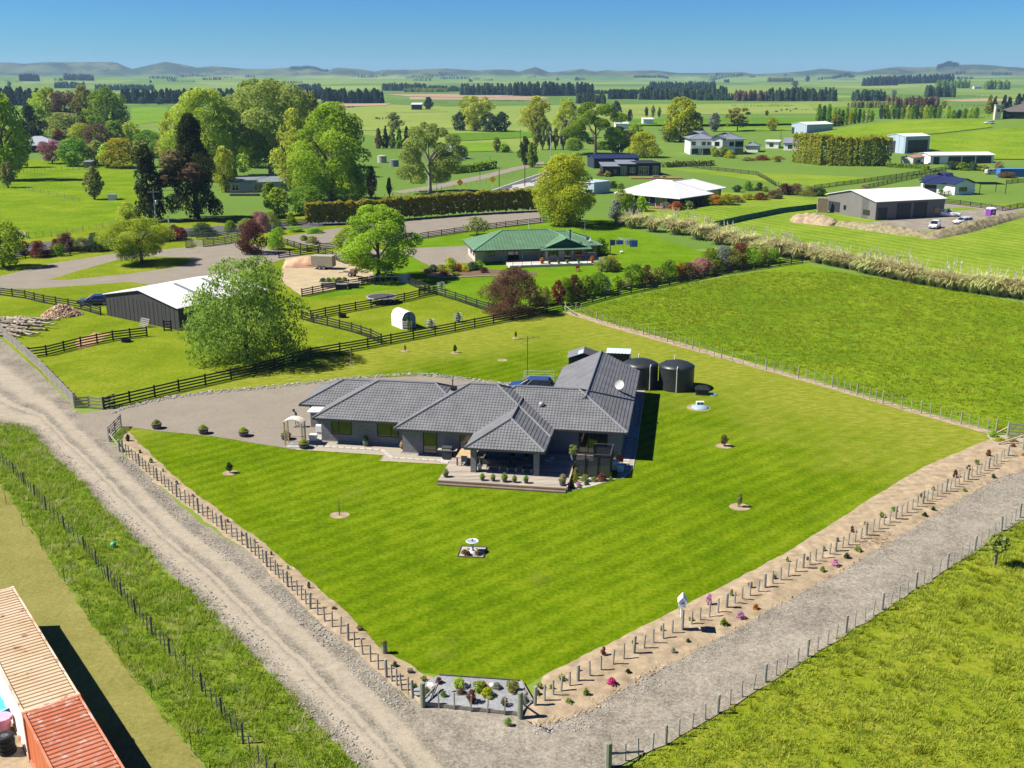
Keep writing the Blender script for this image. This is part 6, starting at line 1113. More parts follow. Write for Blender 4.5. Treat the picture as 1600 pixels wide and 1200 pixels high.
def rustmat(name, base, rust, faded, amount, scale=1.2):
    n = NT(name); v = n.pos(); a = n.noise(v, scale, 8, .75); b = n.noise(v, .35, 4); c = n.noise(v, 9, 4, .8); col = n.mix(n.ramp(b, [(.35, (0, 0, 0)), (.7, (1, 1, 1))]), base, faded)
    k = n.math('ADD', n.math('MULTIPLY', a, .75), n.math('MULTIPLY', c, .25)); col = n.mix(n.ramp(k, [(1 - amount, (0, 0, 0)), (min(1, 1.08 - amount), (1, 1, 1))]), col, rust); n.bump(c, .2, .01); MATS[name] = n.done(col, .75, .2); return n.m
TANR = rustmat('tan_rusty_roof', (.46, .33, .20), (.22, .085, .045), (.52, .40, .27), .45); REDR = rustmat('red_worn_roof', (.34, .10, .05), (.46, .38, .32), (.40, .15, .085), .46, 2.0); WSIDE = rustmat('white_container_side', (.72, .71, .69), (.42, .25, .15), (.66, .65, .63), .30); RSIDE = rustmat('red_container_side', (.45, .11, .04), (.25, .07, .03), (.5, .16, .07), .4)
ca, cb = P(20, 917, 2.6), P(122, 1084, 2.6); ca.z = cb.z = 0; cd = (cb - ca).normalized(); cz = math.atan2(cd.y, cd.x); nl = Vector((-cd.y, cd.x, 0)); nl = nl if nl.x < 0 else -nl
if nl.dot(Vector((-cd.y, cd.x, 0))) > 0: start, rot_ = ca, cz
else: start, rot_ = cb, cz + math.pi
CL = (cb - ca).length
# origin so that local +y runs across the container
if rot_ == cz: o1 = ca
else: o1 = cb
container('shipping_container', 'white walled shipping container with a tan rusty ribbed roof', o1, CL, 2.44, 2.6, rot_, TANR, WSIDE, rustmat('tan_rusty_frame', (.50, .36, .24), (.25, .09, .045), (.6, .5, .4), .48), 40)
gap = cd * .12; o2 = (cb + gap) if rot_ == cz else (cb + gap + cd * CL)
container('shipping_container', 'faded red-orange shipping container with flaking roof, nearest the bottom corner', o2, CL, 2.44, 2.6, rot_, REDR, RSIDE, rustmat('faded_red_frame', (.42, .12, .06), (.55, .48, .42), (.5, .2, .12), .46), 40)
container('shipping_container', 'blue shipping container in the yard at the photo\'s right edge', PT(1562, 277), 12.2, 2.44, 2.6, R(4), mat('blue_steel', (.06, .19, .42), .6), mat('blue_steel_side', (.05, .15, .36), .6), MATS['blue_steel'], 24)
# ================================================================== FENCES
def walk(pw, step):
    out = []
    for a, b in zip(pw, pw[1:]):
        L = (b - a).length; n = max(1, round(L / step)); out += [a.lerp(b, k / n) for k in range(n)]
    return out + [pw[-1]]
RAILM = {}
def railmesh(m, h, d):
    k = (m.name, h, d)
    if k not in RAILM: b = MB(); b.box((.5, 0, 0), (1, d, h)); RAILM[k] = b.mesh('rail', m)
    return RAILM[k]
POSTM = {}
def postmesh(m, w, h, rnd=False):
    k = (m.name, w, h, rnd)
    if k not in POSTM:
        b = MB(); b.lathe([(w / 2, -.1), (w / 2, h - .02), (w * .42, h)], n=8) if rnd else b.box((0, 0, h / 2 - .05), (w, w, h + .1)); POSTM[k] = b.mesh('post', m)
    return POSTM[k]
def rail_fence(label, px, h=1.25, n=4, step=2.9, m=None, rh=.15, side=.07, name='rail_fence', pts=None, limit=290):
    m = m or BLACKT; pw = [PT(*p) for p in px] if pts is None else pts; t = thing(name, label, 'fence', pw[0]); ps = walk(pw, step); o = pw[0]
    pm = postmesh(m, .14, h); rm = railmesh(m, rh, .04); cnt = 0
    for p in ps: part('post', pm, t, p - o, (0, 0, random.uniform(-.05, .05)))
    for a, b in zip(ps, ps[1:]):
        d = b - a; L = d.length; rz = math.atan2(d.y, d.x); nx = Vector((math.sin(rz), -math.cos(rz), 0)) * side
        for k in range(n):
            z = h * (k + .72) / n - .08; cnt += 1
            part('rail', rm, t, a - o + nx + Vector((0, 0, z + random.uniform(-.012, .012))), (0, -math.asin(max(-1, min(1, d.z / L))) + random.uniform(-.004, .004), rz), (L + .02, 1, 1))
    return t
rail_fence('long black rail fence running from the drive gate past the willow and prunus', [(163, 641), (280, 613), (400, 585), (486, 560), (575, 545), (680, 525), (800, 501), (880, 485)], m=BLACKT, step=3.0)
rail_fence('black rail fence behind the right paddock, backed by garden shrubs', [(884, 484), (965, 463), (1046, 447), (1117, 431), (1200, 419), (1254, 411)], step=3.0)
rail_fence('weathered grey rail fence along the gravel track', [(-40, 498), (0, 522), (60, 575), (117, 634)], m=GREYT, n=5, h=1.3, step=2.6)
rail_fence('short pale rail fence between the grey fence and the gate', [(118, 638), (140, 638), (162, 640)], m=GREYT, n=4, h=1.25, step=2.0)
rail_fence('short free-standing black rail fence in the log paddock', [(46, 560), (73, 556), (127, 543), (177, 533), (230, 526)], n=4, step=2.6)
rail_fence('black rail fence curving from the left edge to the barn', [(-60, 452), (0, 462), (40, 467), (69, 474), (127, 484), (158, 494)], step=2.6)
rail_fence('black roadside rail fence behind the purple shrubs', [(-20, 412), (40, 404), (110, 398), (170, 392), (215, 384)], step=3.2)
rail_fence('black roadside rail fence beyond the maple island', [(255, 380), (292, 377)], step=3.2)
rail_fence('black rail fence dividing the two small paddocks below the trampoline', [(486, 499), (531, 490), (580, 481), (632, 471), (655, 466), (683, 461)], step=2.7)
rail_fence('black rail fence on the willow side of the shelter paddock', [(472, 500), (490, 505), (512, 510), (550, 520), (580, 529), (596, 537)], step=2.7)
rail_fence('black rail fence on the house-lawn side of the shelter paddock', [(650, 449), (680, 461), (712, 470), (745, 481), (782, 492)], step=2.7)
rail_fence('black rail fence in front of the sand yard', [(472, 464), (505, 458), (545, 450), (586, 443)], step=2.6)
rail_fence('black rail fence under the big oak, left of the green-roofed house', [(588, 441), (612, 436), (632, 442), (650, 450)], step=2.6)
rail_fence('black rail fence behind the sand yard', [(436, 404), (470, 400), (497, 396)], step=2.6); rail_fence('black rail fence running from the sand yard gate towards the horse float', [(498, 396), (520, 404), (540, 413)], step=2.6)
rail_fence('short black rail fence by the arena entrance', [(480, 394), (500, 391), (527, 388)], step=2.6); rail_fence('grey-black rail fence at the near arena corner', [(440, 381), (460, 387), (480, 393)], step=2.6)
rail_fence('long black rail fence along the near side of the riding arena', [(648, 375), (690, 369), (730, 363), (790, 355), (862, 347)], step=3.0)
rail_fence('black rail fence in front of the clipped hedge by the road', [(432, 354), (455, 352), (478, 350)], step=3.0)
rail_fence('black rail fence at the far edge of the paddock below the black clad house', [(1070, 260), (1110, 266), (1182, 274)], step=4.0); rail_fence('black rail fence dropping from the sloping field corner', [(1182, 274), (1196, 281), (1212, 291)], step=4.0)
rail_fence('black rail fence, upper one of the race leading to the farm sheds', [(1272, 296), (1340, 287), (1400, 278), (1478, 266)], step=4.0); rail_fence('black rail fence, lower one of the race leading to the farm sheds', [(1350, 296), (1400, 285), (1440, 277), (1478, 268)], step=4.0)
rail_fence('black rail fence around the near side of the navy-roofed house', [(1452, 316), (1500, 321), (1566, 330), (1600, 324), (1660, 316)], step=3.6); rail_fence('black rail fence beside the drive of the navy-roofed house', [(1440, 318), (1462, 311), (1488, 303)], step=3.6)
rail_fence('dark rail fence at the right edge below the blue container', [(1572, 288), (1590, 286), (1640, 284)], step=3.4)
# yards of pale timber
rail_fence('pale timber stock yard rails by the road', [(334, 384), (352, 382), (372, 378)], m=GREYT, n=5, h=1.5, step=2.2, name='stock_yard'); rail_fence('pale timber loading race of the stock yard', [(291, 388), (300, 384), (318, 386), (334, 384)], m=GREYT, n=5, h=1.4, step=2.2, name='stock_yard'); rail_fence('weathered rails behind the stock yard race', [(308, 376), (340, 374), (372, 369)], m=GREYT, n=4, h=1.4, step=2.6, name='stock_yard')
t = rail_fence('pale wooden gate panel by the roadside field at the left', [(27, 366), (34, 370), (42, 373)], m=PALET, n=4, h=1.3, step=1.8, name='field_gate')
# gates
def gate(label, a, b, m=None, n=5, h=1.15, name='farm_gate'):
    m = m or GREYT; d = b - a; L = d.length; rz = math.atan2(d.y, d.x); t = thing(name, label, 'gate', a, rz); rm = railmesh(m, .10, .03)
    for k in range(n): part('rail', rm, t, (0, 0, .18 + k * (h - .2) / (n - 1)), (0, 0, 0), (L, 1, 1))
    for x in (.05, L * .5, L - .05): part('stile', postmesh(m, .08, h), t, (x, 0, .08))
    br = MB(); br.tube((.05, .03, .2), (L - .05, .03, h - .05), .04, n=4); part('brace', br.mesh('brace', m), t)
gate('weathered rail gate swung open behind the black fence corner', P(163, 640), P(180, 633)); gate('weathered rail gate swung open towards the drive at the lawn corner', P(170, 688), P(190, 667))
gate('black rail gate at the sand yard', P(560, 446), P(575, 444), BLACKT); gate('black rail gate between the small paddocks', P(655, 462), P(672, 458), BLACKT)
t = thing('corner_stay', 'low pale rail linking the swung gate to the wire fence', 'rail', P(172, 690)); b = MB(); q = P(187, 706) - P(172, 690); b.tube((0, 0, .75), (q.x, q.y, .55), .07); part('rail', b.mesh('rail', GREYT), t); part('post', postmesh(POSTT, .2, 1.25, True), t, (0, 0, 0)); part('post', postmesh(POSTT, .16, 1.1, True), t, q)
def wire_fence(label, pts, post, nb, ph, bh, pm, bm, pw_=.15, bw=.065, wires=4, rnd=True, name='wire_fence', strain=()):
    """posts every `post` metres with nb battens between; wires are one part"""
    o = pts[0]; t = thing(name, label, 'fence', o); ps = walk(pts, post); p_me = postmesh(pm, pw_, ph, rnd); b_me = postmesh(bm, bw, bh)
    for k, p in enumerate(ps): part('post', p_me, t, p - o, (random.gauss(0, .02), random.gauss(0, .02), random.random()), (1, 1, random.uniform(.94, 1.05)))
    for a, b in zip(ps, ps[1:]):
        for k in range(1, nb + 1): q = a.lerp(b, k / (nb + 1)); part('batten', b_me, t, q - o + Vector((random.gauss(0, .02), random.gauss(0, .02), 0)), (random.gauss(0, .03), random.gauss(0, .03), math.atan2((b - a).y, (b - a).x)), (1, 1, random.uniform(.93, 1.05)))
    w = MB()
    for k in range(wires):
        z = bh * (.18 + .76 * k / max(1, wires - 1))
        for a, b in zip(ps, ps[1:]): w.tube(a - o + Vector((0, 0, z)), b - o + Vector((0, 0, z)), .0028, n=3, cap=False)
    part('wires', w.mesh('wires', WIRE), t, kind='stuff'); return t
wire_fence('batten and wire fence between the lawn and the gravel track', [P(192, 707), P(276, 777), P(387, 857), P(485, 952), P(544, 1001), P(604, 1059), P(645, 1092)], 4.1, 4, 1.15, 1.06, POSTT, POSTT, .16, .075)
wire_fence('batten and wire fence on the tan soil bank beside the grey gravel road', [P(836, 1107), P(903, 1069), P(990, 1025), P(1065, 987), P(1135, 954), P(1195, 922), P(1254, 892), P(1353, 840), P(1441, 790), P(1544, 735), P(1574, 716)], 4.1, 4, 1.2, 1.08, POSTT, POSTT, .18, .08)
wire_fence('wire fence with grey battens at the meadow edge of the gravel road', [P(953, 1199), P(1040, 1164), P(1121, 1115), P(1195, 1067), P(1321, 990), P(1430, 920), P(1479, 890), P(1522, 861), P(1564, 830), P(1620, 790)], 4.0, 3, 1.15, 1.0, POSTT, POSTT, .17)
wire_fence('dark batten fence in the long verge grass', [P(-20, 700), P(22, 742), P(72, 797), P(132, 860), P(170, 909), P(212, 962), P(265, 1024), P(316, 1080), P(380, 1162), P(430, 1225)], 3.6, 3, 1.1, .95, DARKT, DARKT, .12, .042)
wire_fence('electric fence of thin black stakes at the edge of the dry lawn', [P(-10, 745), P(10, 788), P(36, 822), P(66, 860), P(101, 909), P(140, 959), P(186, 1022), P(237, 1090), P(299, 1172), P(330, 1215)], 30, 0, 1.0, 1.0, BLACK, BLACK, .035, .03, 1, True, 'electric_fence')
wire_fence('wire and batten fence between the mown lawn and the right paddock', [P(900, 487), P(932, 501), P(1005, 523), P(1082, 546), P(1127, 561), P(1197, 578), P(1300, 605), P(1379, 631), P(1439, 647), P(1501, 663), P(1556, 676)], 4.3, 3, 1.3, 1.2, POSTT, POSTT, .14, .06)
wire_fence('wire fence crossing the roadside field', [P(-10, 298), P(40, 296), P(90, 308), P(125, 316)], 6, 2, 1.2, 1.1, POSTT, POSTT); wire_fence('wire fence along the lower edge of the roadside field', [P(45, 371), P(80, 370), P(130, 362), P(190, 352)], 5, 2, 1.2, 1.1, POSTT, POSTT); wire_fence('field fence below the garden trees', [P(20, 272), P(70, 266), P(150, 266), P(205, 264)], 6, 2, 1.2, 1.1, DARKT, DARKT)
wire_fence('verge fence behind the clipped hedge near the road signs', [P(560, 312), P(640, 306), P(690, 298), P(745, 288), P(800, 276)], 6, 1, 1.2, 1.1, POSTT, POSTT); wire_fence('wire fence on the near edge of the sloping field', [P(1216, 290), P(1270, 297)], 6, 2, 1.2, 1.1, DARKT, DARKT)
# corner braces
t = thing('strainer_stay', 'pale rail stay bracing the paddock fence corner by the black fence', 'fence stay', P(884, 487)); q = P(901, 494) - P(884, 487); b = MB(); b.tube((0, 0, .75), (q.x, q.y, .25), .07); part('stay', b.mesh('stay', GREYT), t); part('post', postmesh(POSTT, .2, 1.4, True), t)
# stock loading corner at the right edge
t = rail_fence('grey rail gate section at the far right corner of the lawn', None, m=GREYT, n=4, h=1.35, step=2.2, name='corner_yard', pts=[P(1574, 682), P(1600, 684), P(1630, 688)])
t = thing('corner_bed', 'low timber edged bed at the far right corner of the lawn', 'garden bed', P(1548, 684)); b = MB(); q = [P(1543, 682), P(1556, 697), P(1592, 708), P(1600, 702)]; b.path([p - P(1548, 684) + Vector((0, 0, .12)) for p in q], .09, 4); part('edging', b.mesh('edging', GREYT), t); b = MB(); b.tube(P(1558, 697) - P(1548, 684) + Vector((0, 0, .2)), P(1598, 693) - P(1548, 684) + Vector((0, 0, .75)), .07); part('stay', b.mesh('stay', PALET), t); b = MB(); b.tube(P(1557, 678) - P(1548, 684) + Vector((0, 0, .1)), P(1574, 682) - P(1548, 684) + Vector((0, 0, .9)), .07); part('stay', b.mesh('stay', PALET), t)
part('post', postmesh(POSTT, .22, 1.35, True), t, P(1598, 706) - P(1548, 684)); part('post', postmesh(POSTT, .2, 1.35, True), t, P(1574, 682) - P(1548, 684))
sheet('corner_gravel', [(1545, 683), (1575, 680), (1620, 690), (1620, 706), (1594, 708), (1558, 698)], .04, MATS['path_gravel'], .1, .6)
shrub(1551, 683, 12, 10, 'bright', 'bright green bush in the timber edged bed at the far right corner', lod='lo'); shrub(1562, 690, 18, 6, 'gold', 'low golden bush in the timber edged bed at the far right corner', lod='lo'); shrub(1560, 673, 8, 6, 'gold', 'small yellow bush behind the far right corner bed', lod='lo'); shrub(1583, 700, 9, 7, 'red', 'reddish plant in the timber edged bed at the far right corner', lod='lo'); shrub(1581, 690, 16, 7, 'olive', 'olive plant in front of the grey rail gate at the far right corner', lod='lo'); shrub(1600, 715, 10, 7, 'orange', 'rusty plant at the right edge of the soil bank', lod='lo')
# green windbreak
t = thing('windbreak', 'green mesh windbreak fence across the mown field', 'windbreak', P(1112, 355)); pts = [P(1112, 356), P(1160, 345), P(1220, 333), P(1278, 326)]; o = P(1112, 355); GMESH = mat('green_shade_mesh', (.010, .115, .075), .8, .25, .7); ps = walk(pts, 4)
for a, b in zip(ps, ps[1:]): m = MB(); d = (b - a).normalized(); nn = Vector((-d.y, d.x, 0)) * .02; m.box(tuple((a + b) / 2 - o + Vector((0, 0, .62))), ((b - a).length, .03, 1.2), math.atan2(d.y, d.x)); part('mesh_panel', m.mesh('mesh_panel', GMESH), t)
for p in ps: part('post', postmesh(POSTT, .1, 1.4), t, p - o)
# ================================================================== VEHICLES, GARDEN THINGS, SMALL DETAIL
def paint(name, c): 
    if name in MATS: return MATS[name]
    n = NT(name); n.b.inputs['Coat Weight'].default_value = .6; n.b.inputs['Coat Roughness'].default_value = .08; MATS[name] = n.done(c, .35, .5); return n.m
CARW, CARN = paint('white_car_paint', (.68, .68, .68)), paint('dark_blue_car_paint', (.010, .018, .06)); LIGHTS = mat('lamp_glass', (.6, .6, .58), .15, .05, spec=.7); TAIL = mat('tail_lamp', (.35, .02, .02), .2, .05); RIM = mat('alloy_rim', (.40, .40, .41), .35, .1, metal=.7)
wb = MB(); wb.lathe([(.2, -.1), (.31, -.11), (.33, -.07), (.33, .07), (.31, .11), (.2, .1)], n=18, cap=False); TYRE = wb.mesh('tyre', RUBBER, True)
rb = MB(); rb.lathe([(.0, .085), (.05, .09), (.06, .06), (.19, .085), (.21, .1), (.21, -.08), (.0, -.08)], n=18, cap=False); RIMM = rb.mesh('rim', RIM, True)
def car(label, loc, rz, m, kind='suv', cat='car', name='parked_car'):
    t = thing(name, label, cat, loc, rz); L, W_ = {'suv': (4.5, 1.82), 'ute': (5.3, 1.85), 'wagon': (4.6, 1.75), 'van': (4.9, 1.9), 'sedan': (4.6, 1.78)}[kind]; h2, w = L / 2, W_ / 2
    belt, roof = {'suv': (1.02, 1.66), 'ute': (1.06, 1.74), 'wagon': (.95, 1.5), 'van': (1.1, 1.95), 'sedan': (.92, 1.42)}[kind]; hood = belt - .05
    secs = []
    for x, wf, zl, zt in ((-h2, .86, .45, belt - .12), (-h2 + .12, .95, .30, belt - .02), (-h2 * .55, 1, .26, belt), (0, 1, .26, belt), (h2 * .38, 1, .26, belt), (h2 * .55, .99, .26, hood), (h2 - .25, .95, .28, hood - .12), (h2, .80, .42, hood - .28)):
        secs.append([(x, -w * wf * .92, zl), (x, -w * wf, zl + .25), (x, -w * wf * .97, zt - .14), (x, -w * wf * .86, zt), (x, w * wf * .86, zt), (x, w * wf * .97, zt - .14), (x, w * wf, zl + .25), (x, w * wf * .92, zl)])
    b = MB(); b.loft(secs); part('body', b.mesh('body', m, False), t)
    x0, x1 = {'suv': (-h2 + .15, h2 * .46), 'ute': (-.45, h2 * .42), 'wagon': (-h2 + .15, h2 * .46), 'van': (-h2 + .05, h2 * .72), 'sedan': (-h2 * .72, h2 * .46)}[kind]; r0, r1 = {'suv': (.28, .75), 'ute': (.22, .7), 'wagon': (.4, .8), 'van': (.1, .6), 'sedan': (.55, .8)}[kind]
    ring = lambda xa, xb, ww, z: [(xa, -ww, z), (xb, -ww, z), (xb, ww, z), (xa, ww, z)]
    b = MB(); b.loft([ring(x0, x1, w * .88, belt - .01), ring(x0 + r0, x1 - r1, w * .74, roof - .05)]); part('window_glass', b.mesh('window_glass', GLASS), t)
    b = MB(); b.loft([ring(x0 + r0 - .05, x1 - r1 + .05, w * .755, roof - .06), ring(x0 + r0 + .1, x1 - r1 - .1, w * .66, roof)]); part('roof', b.mesh('roof', m), t)
    b = MB()
    for f in (0, .42, .78, 1):
        xb_ = x0 + (x1 - x0) * f; xt = (x0 + r0) + (x1 - r1 - x0 - r0) * f
        for s in (-1, 1): b.tube((xb_, s * w * .885, belt), (xt, s * w * .75, roof - .05), .04, n=4)
    part('pillars', b.mesh('pillars', m), t)
    if kind == 'ute': b = MB(); b.loft([ring(-h2 + .05, -.5, w * .9, belt), ring(-h2 + .12, -.55, w * .80, roof - .08)]); part('canopy', b.mesh('canopy', m), t); b = MB(); b.b2(-h2 + .6, -1.0, -w * .88, -w * .86, belt + .15, roof - .25); b.b2(-h2 + .6, -1.0, w * .86, w * .88, belt + .15, roof - .25); part('canopy_window', b.mesh('canopy_window', GLASS), t)
    for sx in (-1, 1):
        for sy in (-1, 1):
            q = part('tyre', TYRE, t, (sx * h2 * .62, sy * (w - .1), .33), (R(-90) * sy, 0, 0)); part('rim', RIMM, q)
    for s in (-1, 1):
        b = MB(); b.box((h2 - .12, s * w * .66, hood - .28), (.2, .34, .14)); part('headlight', b.mesh('headlight', LIGHTS), t); b = MB(); b.box((-h2 + .03, s * w * .76, belt - .22), (.1, .16, .26)); part('tail_light', b.mesh('tail_light', TAIL), t); b = MB(); b.box((x1 - .25, s * (w + .08), belt + .02), (.12, .18, .13)); part('wing_mirror', b.mesh('wing_mirror', m), t)
    b = MB(); b.b2(h2 - .08, h2 + .03, -w * .7, w * .7, .32, .5); part('bumper', b.mesh('bumper', BLACK), t); b = MB(); b.b2(h2 + .03, h2 + .045, -.26, .26, .40, .51); part('number_plate', b.mesh('number_plate', WHITE), t); return t
car('dark blue car parked beside the barn at the black fence', P(149, 476), R(187), CARN, 'sedan'); car('blue car parked behind the ridge of the tiled house', P(830, 612), R(172), paint('mid_blue_car_paint', (.02, .05, .16)), 'wagon')
car('white car nearest the earth bank, nose to the camera, outside the new shed', PT(1460, 357), R(238), CARW, 'suv'); car('white ute with a canopy parked sideways outside the new shed', PT(1481, 339), R(-14), CARW, 'ute', 'ute', 'parked_ute'); car('white wagon with its tailgate towards the portable toilet', PT(1504, 350), R(205), CARW, 'wagon')
car('white van parked below the balcony of the two-storey house', PT(1087, 241), R(-8), CARW, 'van', 'van', 'parked_van'); car('white car parked on the hilltop drive', PT(1545, 194), R(180), CARW, 'suv'); car('white car beside the grey-blue hip-roofed house', PT(717, 251), R(10), CARW, 'wagon'); car('silver flat truck in the yard below the long open shed', PT(1551, 273), R(12), paint('silver_paint', (.4, .4, .41)), 'ute', 'ute', 'parked_ute')
def trailer(label, loc, rz, L=2.6, W_=1.6, cage=1.0, m=STEEL, name='cage_trailer', solid=False, axle=1, floor=.55):
    t = thing(name, label, 'trailer', loc, rz); b = MB(); b.b2(-L / 2, L / 2, -W_ / 2, W_ / 2, floor - .08, floor); part('floor', b.mesh('floor', m), t)
    b = MB(); h = cage
    if solid: b.b2(-L / 2, L / 2, -W_ / 2, W_ / 2, floor, floor + h); part('body', b.mesh('body', m), t)
    else:
        for x in np.linspace(-L / 2, L / 2, 7): b.tube((x, -W_ / 2, floor), (x, -W_ / 2, floor + h), .02, n=4); b.tube((x, W_ / 2, floor), (x, W_ / 2, floor + h), .02, n=4)
        for z in np.linspace(.1, h, 4):
            for y in (-W_ / 2, W_ / 2): b.tube((-L / 2, y, floor + z), (L / 2, y, floor + z), .02, n=4)
            for x in (-L / 2, L / 2): b.tube((x, -W_ / 2, floor + z), (x, W_ / 2, floor + z), .02, n=4)
        part('cage', b.mesh('cage', m), t)
    b = MB(); b.tube((L / 2, -.5, floor - .05), (L / 2 + 1.1, 0, floor - .1), .04); b.tube((L / 2, .5, floor - .05), (L / 2 + 1.1, 0, floor - .1), .04); part('drawbar', b.mesh('drawbar', CHAR), t)
    for k in range(axle):
        for s in (-1, 1): q = part('tyre', TYRE, t, ((k - (axle - 1) / 2) * .75, s * (W_ / 2 + .1), .33), (R(-90) * s, 0, 0)); part('rim', RIMM, q)
    return t
trailer('pale mesh cage trailer behind the house roof under the aerial', P(842, 606), R(175), 3.0, 1.8, 1.0); trailer('grey-brown box horse float on the sand yard', P(506, 420), R(170), 3.6, 1.9, 1.7, mat('float_board', (.30, .27, .20), .7), 'horse_float', True, 2)
trailer('rusty high-sided building trailer in front of the new shed bays', PT(1437, 336), R(170), 3.6, 1.9, 1.6, mat('trailer_rust', (.22, .17, .13), .8), 'builders_trailer', False, 2)
# ladders, portable toilet, stack
t = thing('step_ladder', 'white step ladder standing open before the new shed bays', 'ladder', PT(1395, 338), R(20)); b = MB()
for s in (-.3, .3): b.tube((s, -.5, 0), (s * .6, 0, 2.2), .05); b.tube((s, .5, 0), (s * .6, 0, 2.2), .05)
part('stiles', b.mesh('stiles', WHITE), t); b = MB()
for k in range(6): f = (k + 1) / 7; b.box((0, -.5 + .5 * f, 2.2 * f), (.5, .12, .04))
part('rungs', b.mesh('rungs', STEEL), t)
t = thing('ladder', 'tall pale ladder leaning on the new shed between two bays', 'ladder', PT(1419, 335), R(65)); b = MB()
for s in (-.22, .22): b.tube((s, 0, 0), (s, 1.1, 3.6), .04)
part('stiles', b.mesh('stiles', STEEL), t); b = MB()
for k in range(11): f = (k + .5) / 11; b.tube((-.22, 1.1 * f, 3.6 * f), (.22, 1.1 * f, 3.6 * f), .025, n=4)
part('rungs', b.mesh('rungs', STEEL), t)
t = thing('portable_toilet', 'purple portable toilet with a white roof by the earth bank', 'portable toilet', PT(1547, 341), R(20)); PUR = mat('purple_plastic', (.16, .05, .30), .5); b = MB(); b.b2(-.75, .75, -.75, .75, .05, 2.1); part('body', b.mesh('body', PUR), t); b = MB(); b.loft([[(-.78, -.78, 2.1), (.78, -.78, 2.1), (.78, .78, 2.1), (-.78, .78, 2.1)], [(-.6, -.5, 2.4), (.6, -.5, 2.4), (.6, .5, 2.4), (-.6, .5, 2.4)]]); part('roof', b.mesh('roof', WHITE), t); b = MB(); b.b2(-.5, .5, -.79, -.75, .15, 2.0); part('door', b.mesh('door', mat('purple_door', (.20, .07, .36), .5)), t); b = MB(); b.b2(-.2, .2, -.81, -.79, 1.3, 1.6); part('notice', b.mesh('notice', WHITE), t)
t = thing('slat_stack', 'tall stack of pale battens against the left end of the new shed', 'timber stack', PT(1284, 333), R(-15)); b = MB(); b.b2(-1.2, 1.2, -.5, .5, 0, .14); sl_me = b.mesh('board', PALET)
for k in range(16): part('board', sl_me, t, (random.uniform(-.1, .1), 0, .22 * k), (0, 0, random.uniform(-.04, .04)), (1, 1, .8))
b = MB()
for x in (-.8, 0, .8): b.b2(x - .04, x + .04, -.45, .45, 0, 3.5)
part('bearers', b.mesh('bearers', GREYT), t)
# mounds
def mound(name, label, pts, hgt, wid, m, cat='earth bank'):
    pw = [PT(*p) for p in pts]; o = pw[0]; v = []; n = 46; mm = 13
    for i in range(n):
        f = i / (n - 1) * (len(pw) - 1); k = min(int(f), len(pw) - 2); p = pw[k].lerp(pw[k + 1], f - k); d = (pw[k + 1] - pw[k]).normalized(); nn = Vector((-d.y, d.x, 0)); e = math.sin(math.pi * min(1, max(0.0, i / (n - 1)))) ** .35
        for j in range(mm):
            s = (j / (mm - 1) - .5) * 2; q = p + nn * s * wid * (.5 + .5 * e); z = hgt * e * max(0, 1 - s * s) * (1 + .4 * noise.noise(q * .7)) + .15 * noise.noise(q * 1.8) * (1 - abs(s)) - .05 * abs(s) + .02; v.append(tuple(q - o + Vector((0, 0, z))))
    f = [(i * mm + j, i * mm + j + 1, (i + 1) * mm + j + 1, (i + 1) * mm + j) for i in range(n - 1) for j in range(mm - 1)]; me = bpy.data.meshes.new(name); me.from_pydata(v, [], f); me.materials.append(m)
    if sum(p.normal.z for p in me.polygons) < 0: me.flip_normals()
    return single(name, me, label, cat, o)
mound('dirt_heap', 'bare tan dirt heap at the left end of the new shed', [(1236, 347), (1262, 347), (1308, 353)], 1.9, 3.4, SOIL, 'dirt heap'); WEEDY = mat('weedy_earth', (.16, .16, .07), .95, .35, 1.6, .1, 0, .6, (.33, .27, .17)); mound('weedy_bank', 'weedy earth bank running from the dirt heap along the new shed yard', [(1298, 350), (1350, 358), (1410, 366), (1450, 370)], 1.3, 2.4, WEEDY); mound('earth_bank', 'rough brown earth bank on the camera side of the parked white cars', [(1446, 374), (1500, 362), (1550, 348), (1596, 336)], 1.4, 2.6, WEEDY)
# distant yard things
for k, (x, y, c, l) in enumerate(((1572, 278, 'olive', 'dark tangled heap of scrap below the blue container'),)): shrub(x, y, 26, 9, 'brown', l, name='scrap_heap', cat='scrap heap')
# power poles, sign posts, lamps
def pole(label, px, py, top, r=.14, arm=0, m=GREYT, name='power_pole', cat='power pole', extra=None, lean=0):
    p = PT(px, py); h = (py - top) * mpp(p) * 1.02; t = thing(name, label, cat, p, R(15)); b = MB(); b.tube((0, 0, -.2), (lean, 0, h), r, r * .7, 8); part('pole', b.mesh('pole', m), t)
    if arm:
        b = MB(); b.b2(lean - arm, lean + arm, -.06, .06, h - .7, h - .52); part('cross_arm', b.mesh('cross_arm', m), t)
        for x in (-.9, -.4, .4, .9): b = MB(); b.lathe([(.05, 0), (.07, .08), (.03, .2)], n=6); part('insulator', b.mesh('insulator', WHITE), t, (lean + x * arm, 0, h - .52))
    if extra == 'transformer': b = MB(); b.lathe([(.3, 0), (.32, .1), (.32, .8), (.2, .95)], n=10); part('transformer', b.mesh('transformer', STEEL), t, (.45, -.2, h * .55))
    if extra == 'lamp': b = MB(); b.tube((0, 0, h - .1), (-1.8, 0, h + .3), .05); b.box((-2.0, 0, h + .3), (.7, .2, .1)); part('lamp_arm', b.mesh('lamp_arm', STEEL), t)
    return p, h
PC = mat('concrete_pole', (.42, .41, .39), .8); wp = pole('pale power pole with a transformer in front of the dark macrocarpas', 244, 349, 298, .17, 1.2, PC, extra='transformer')
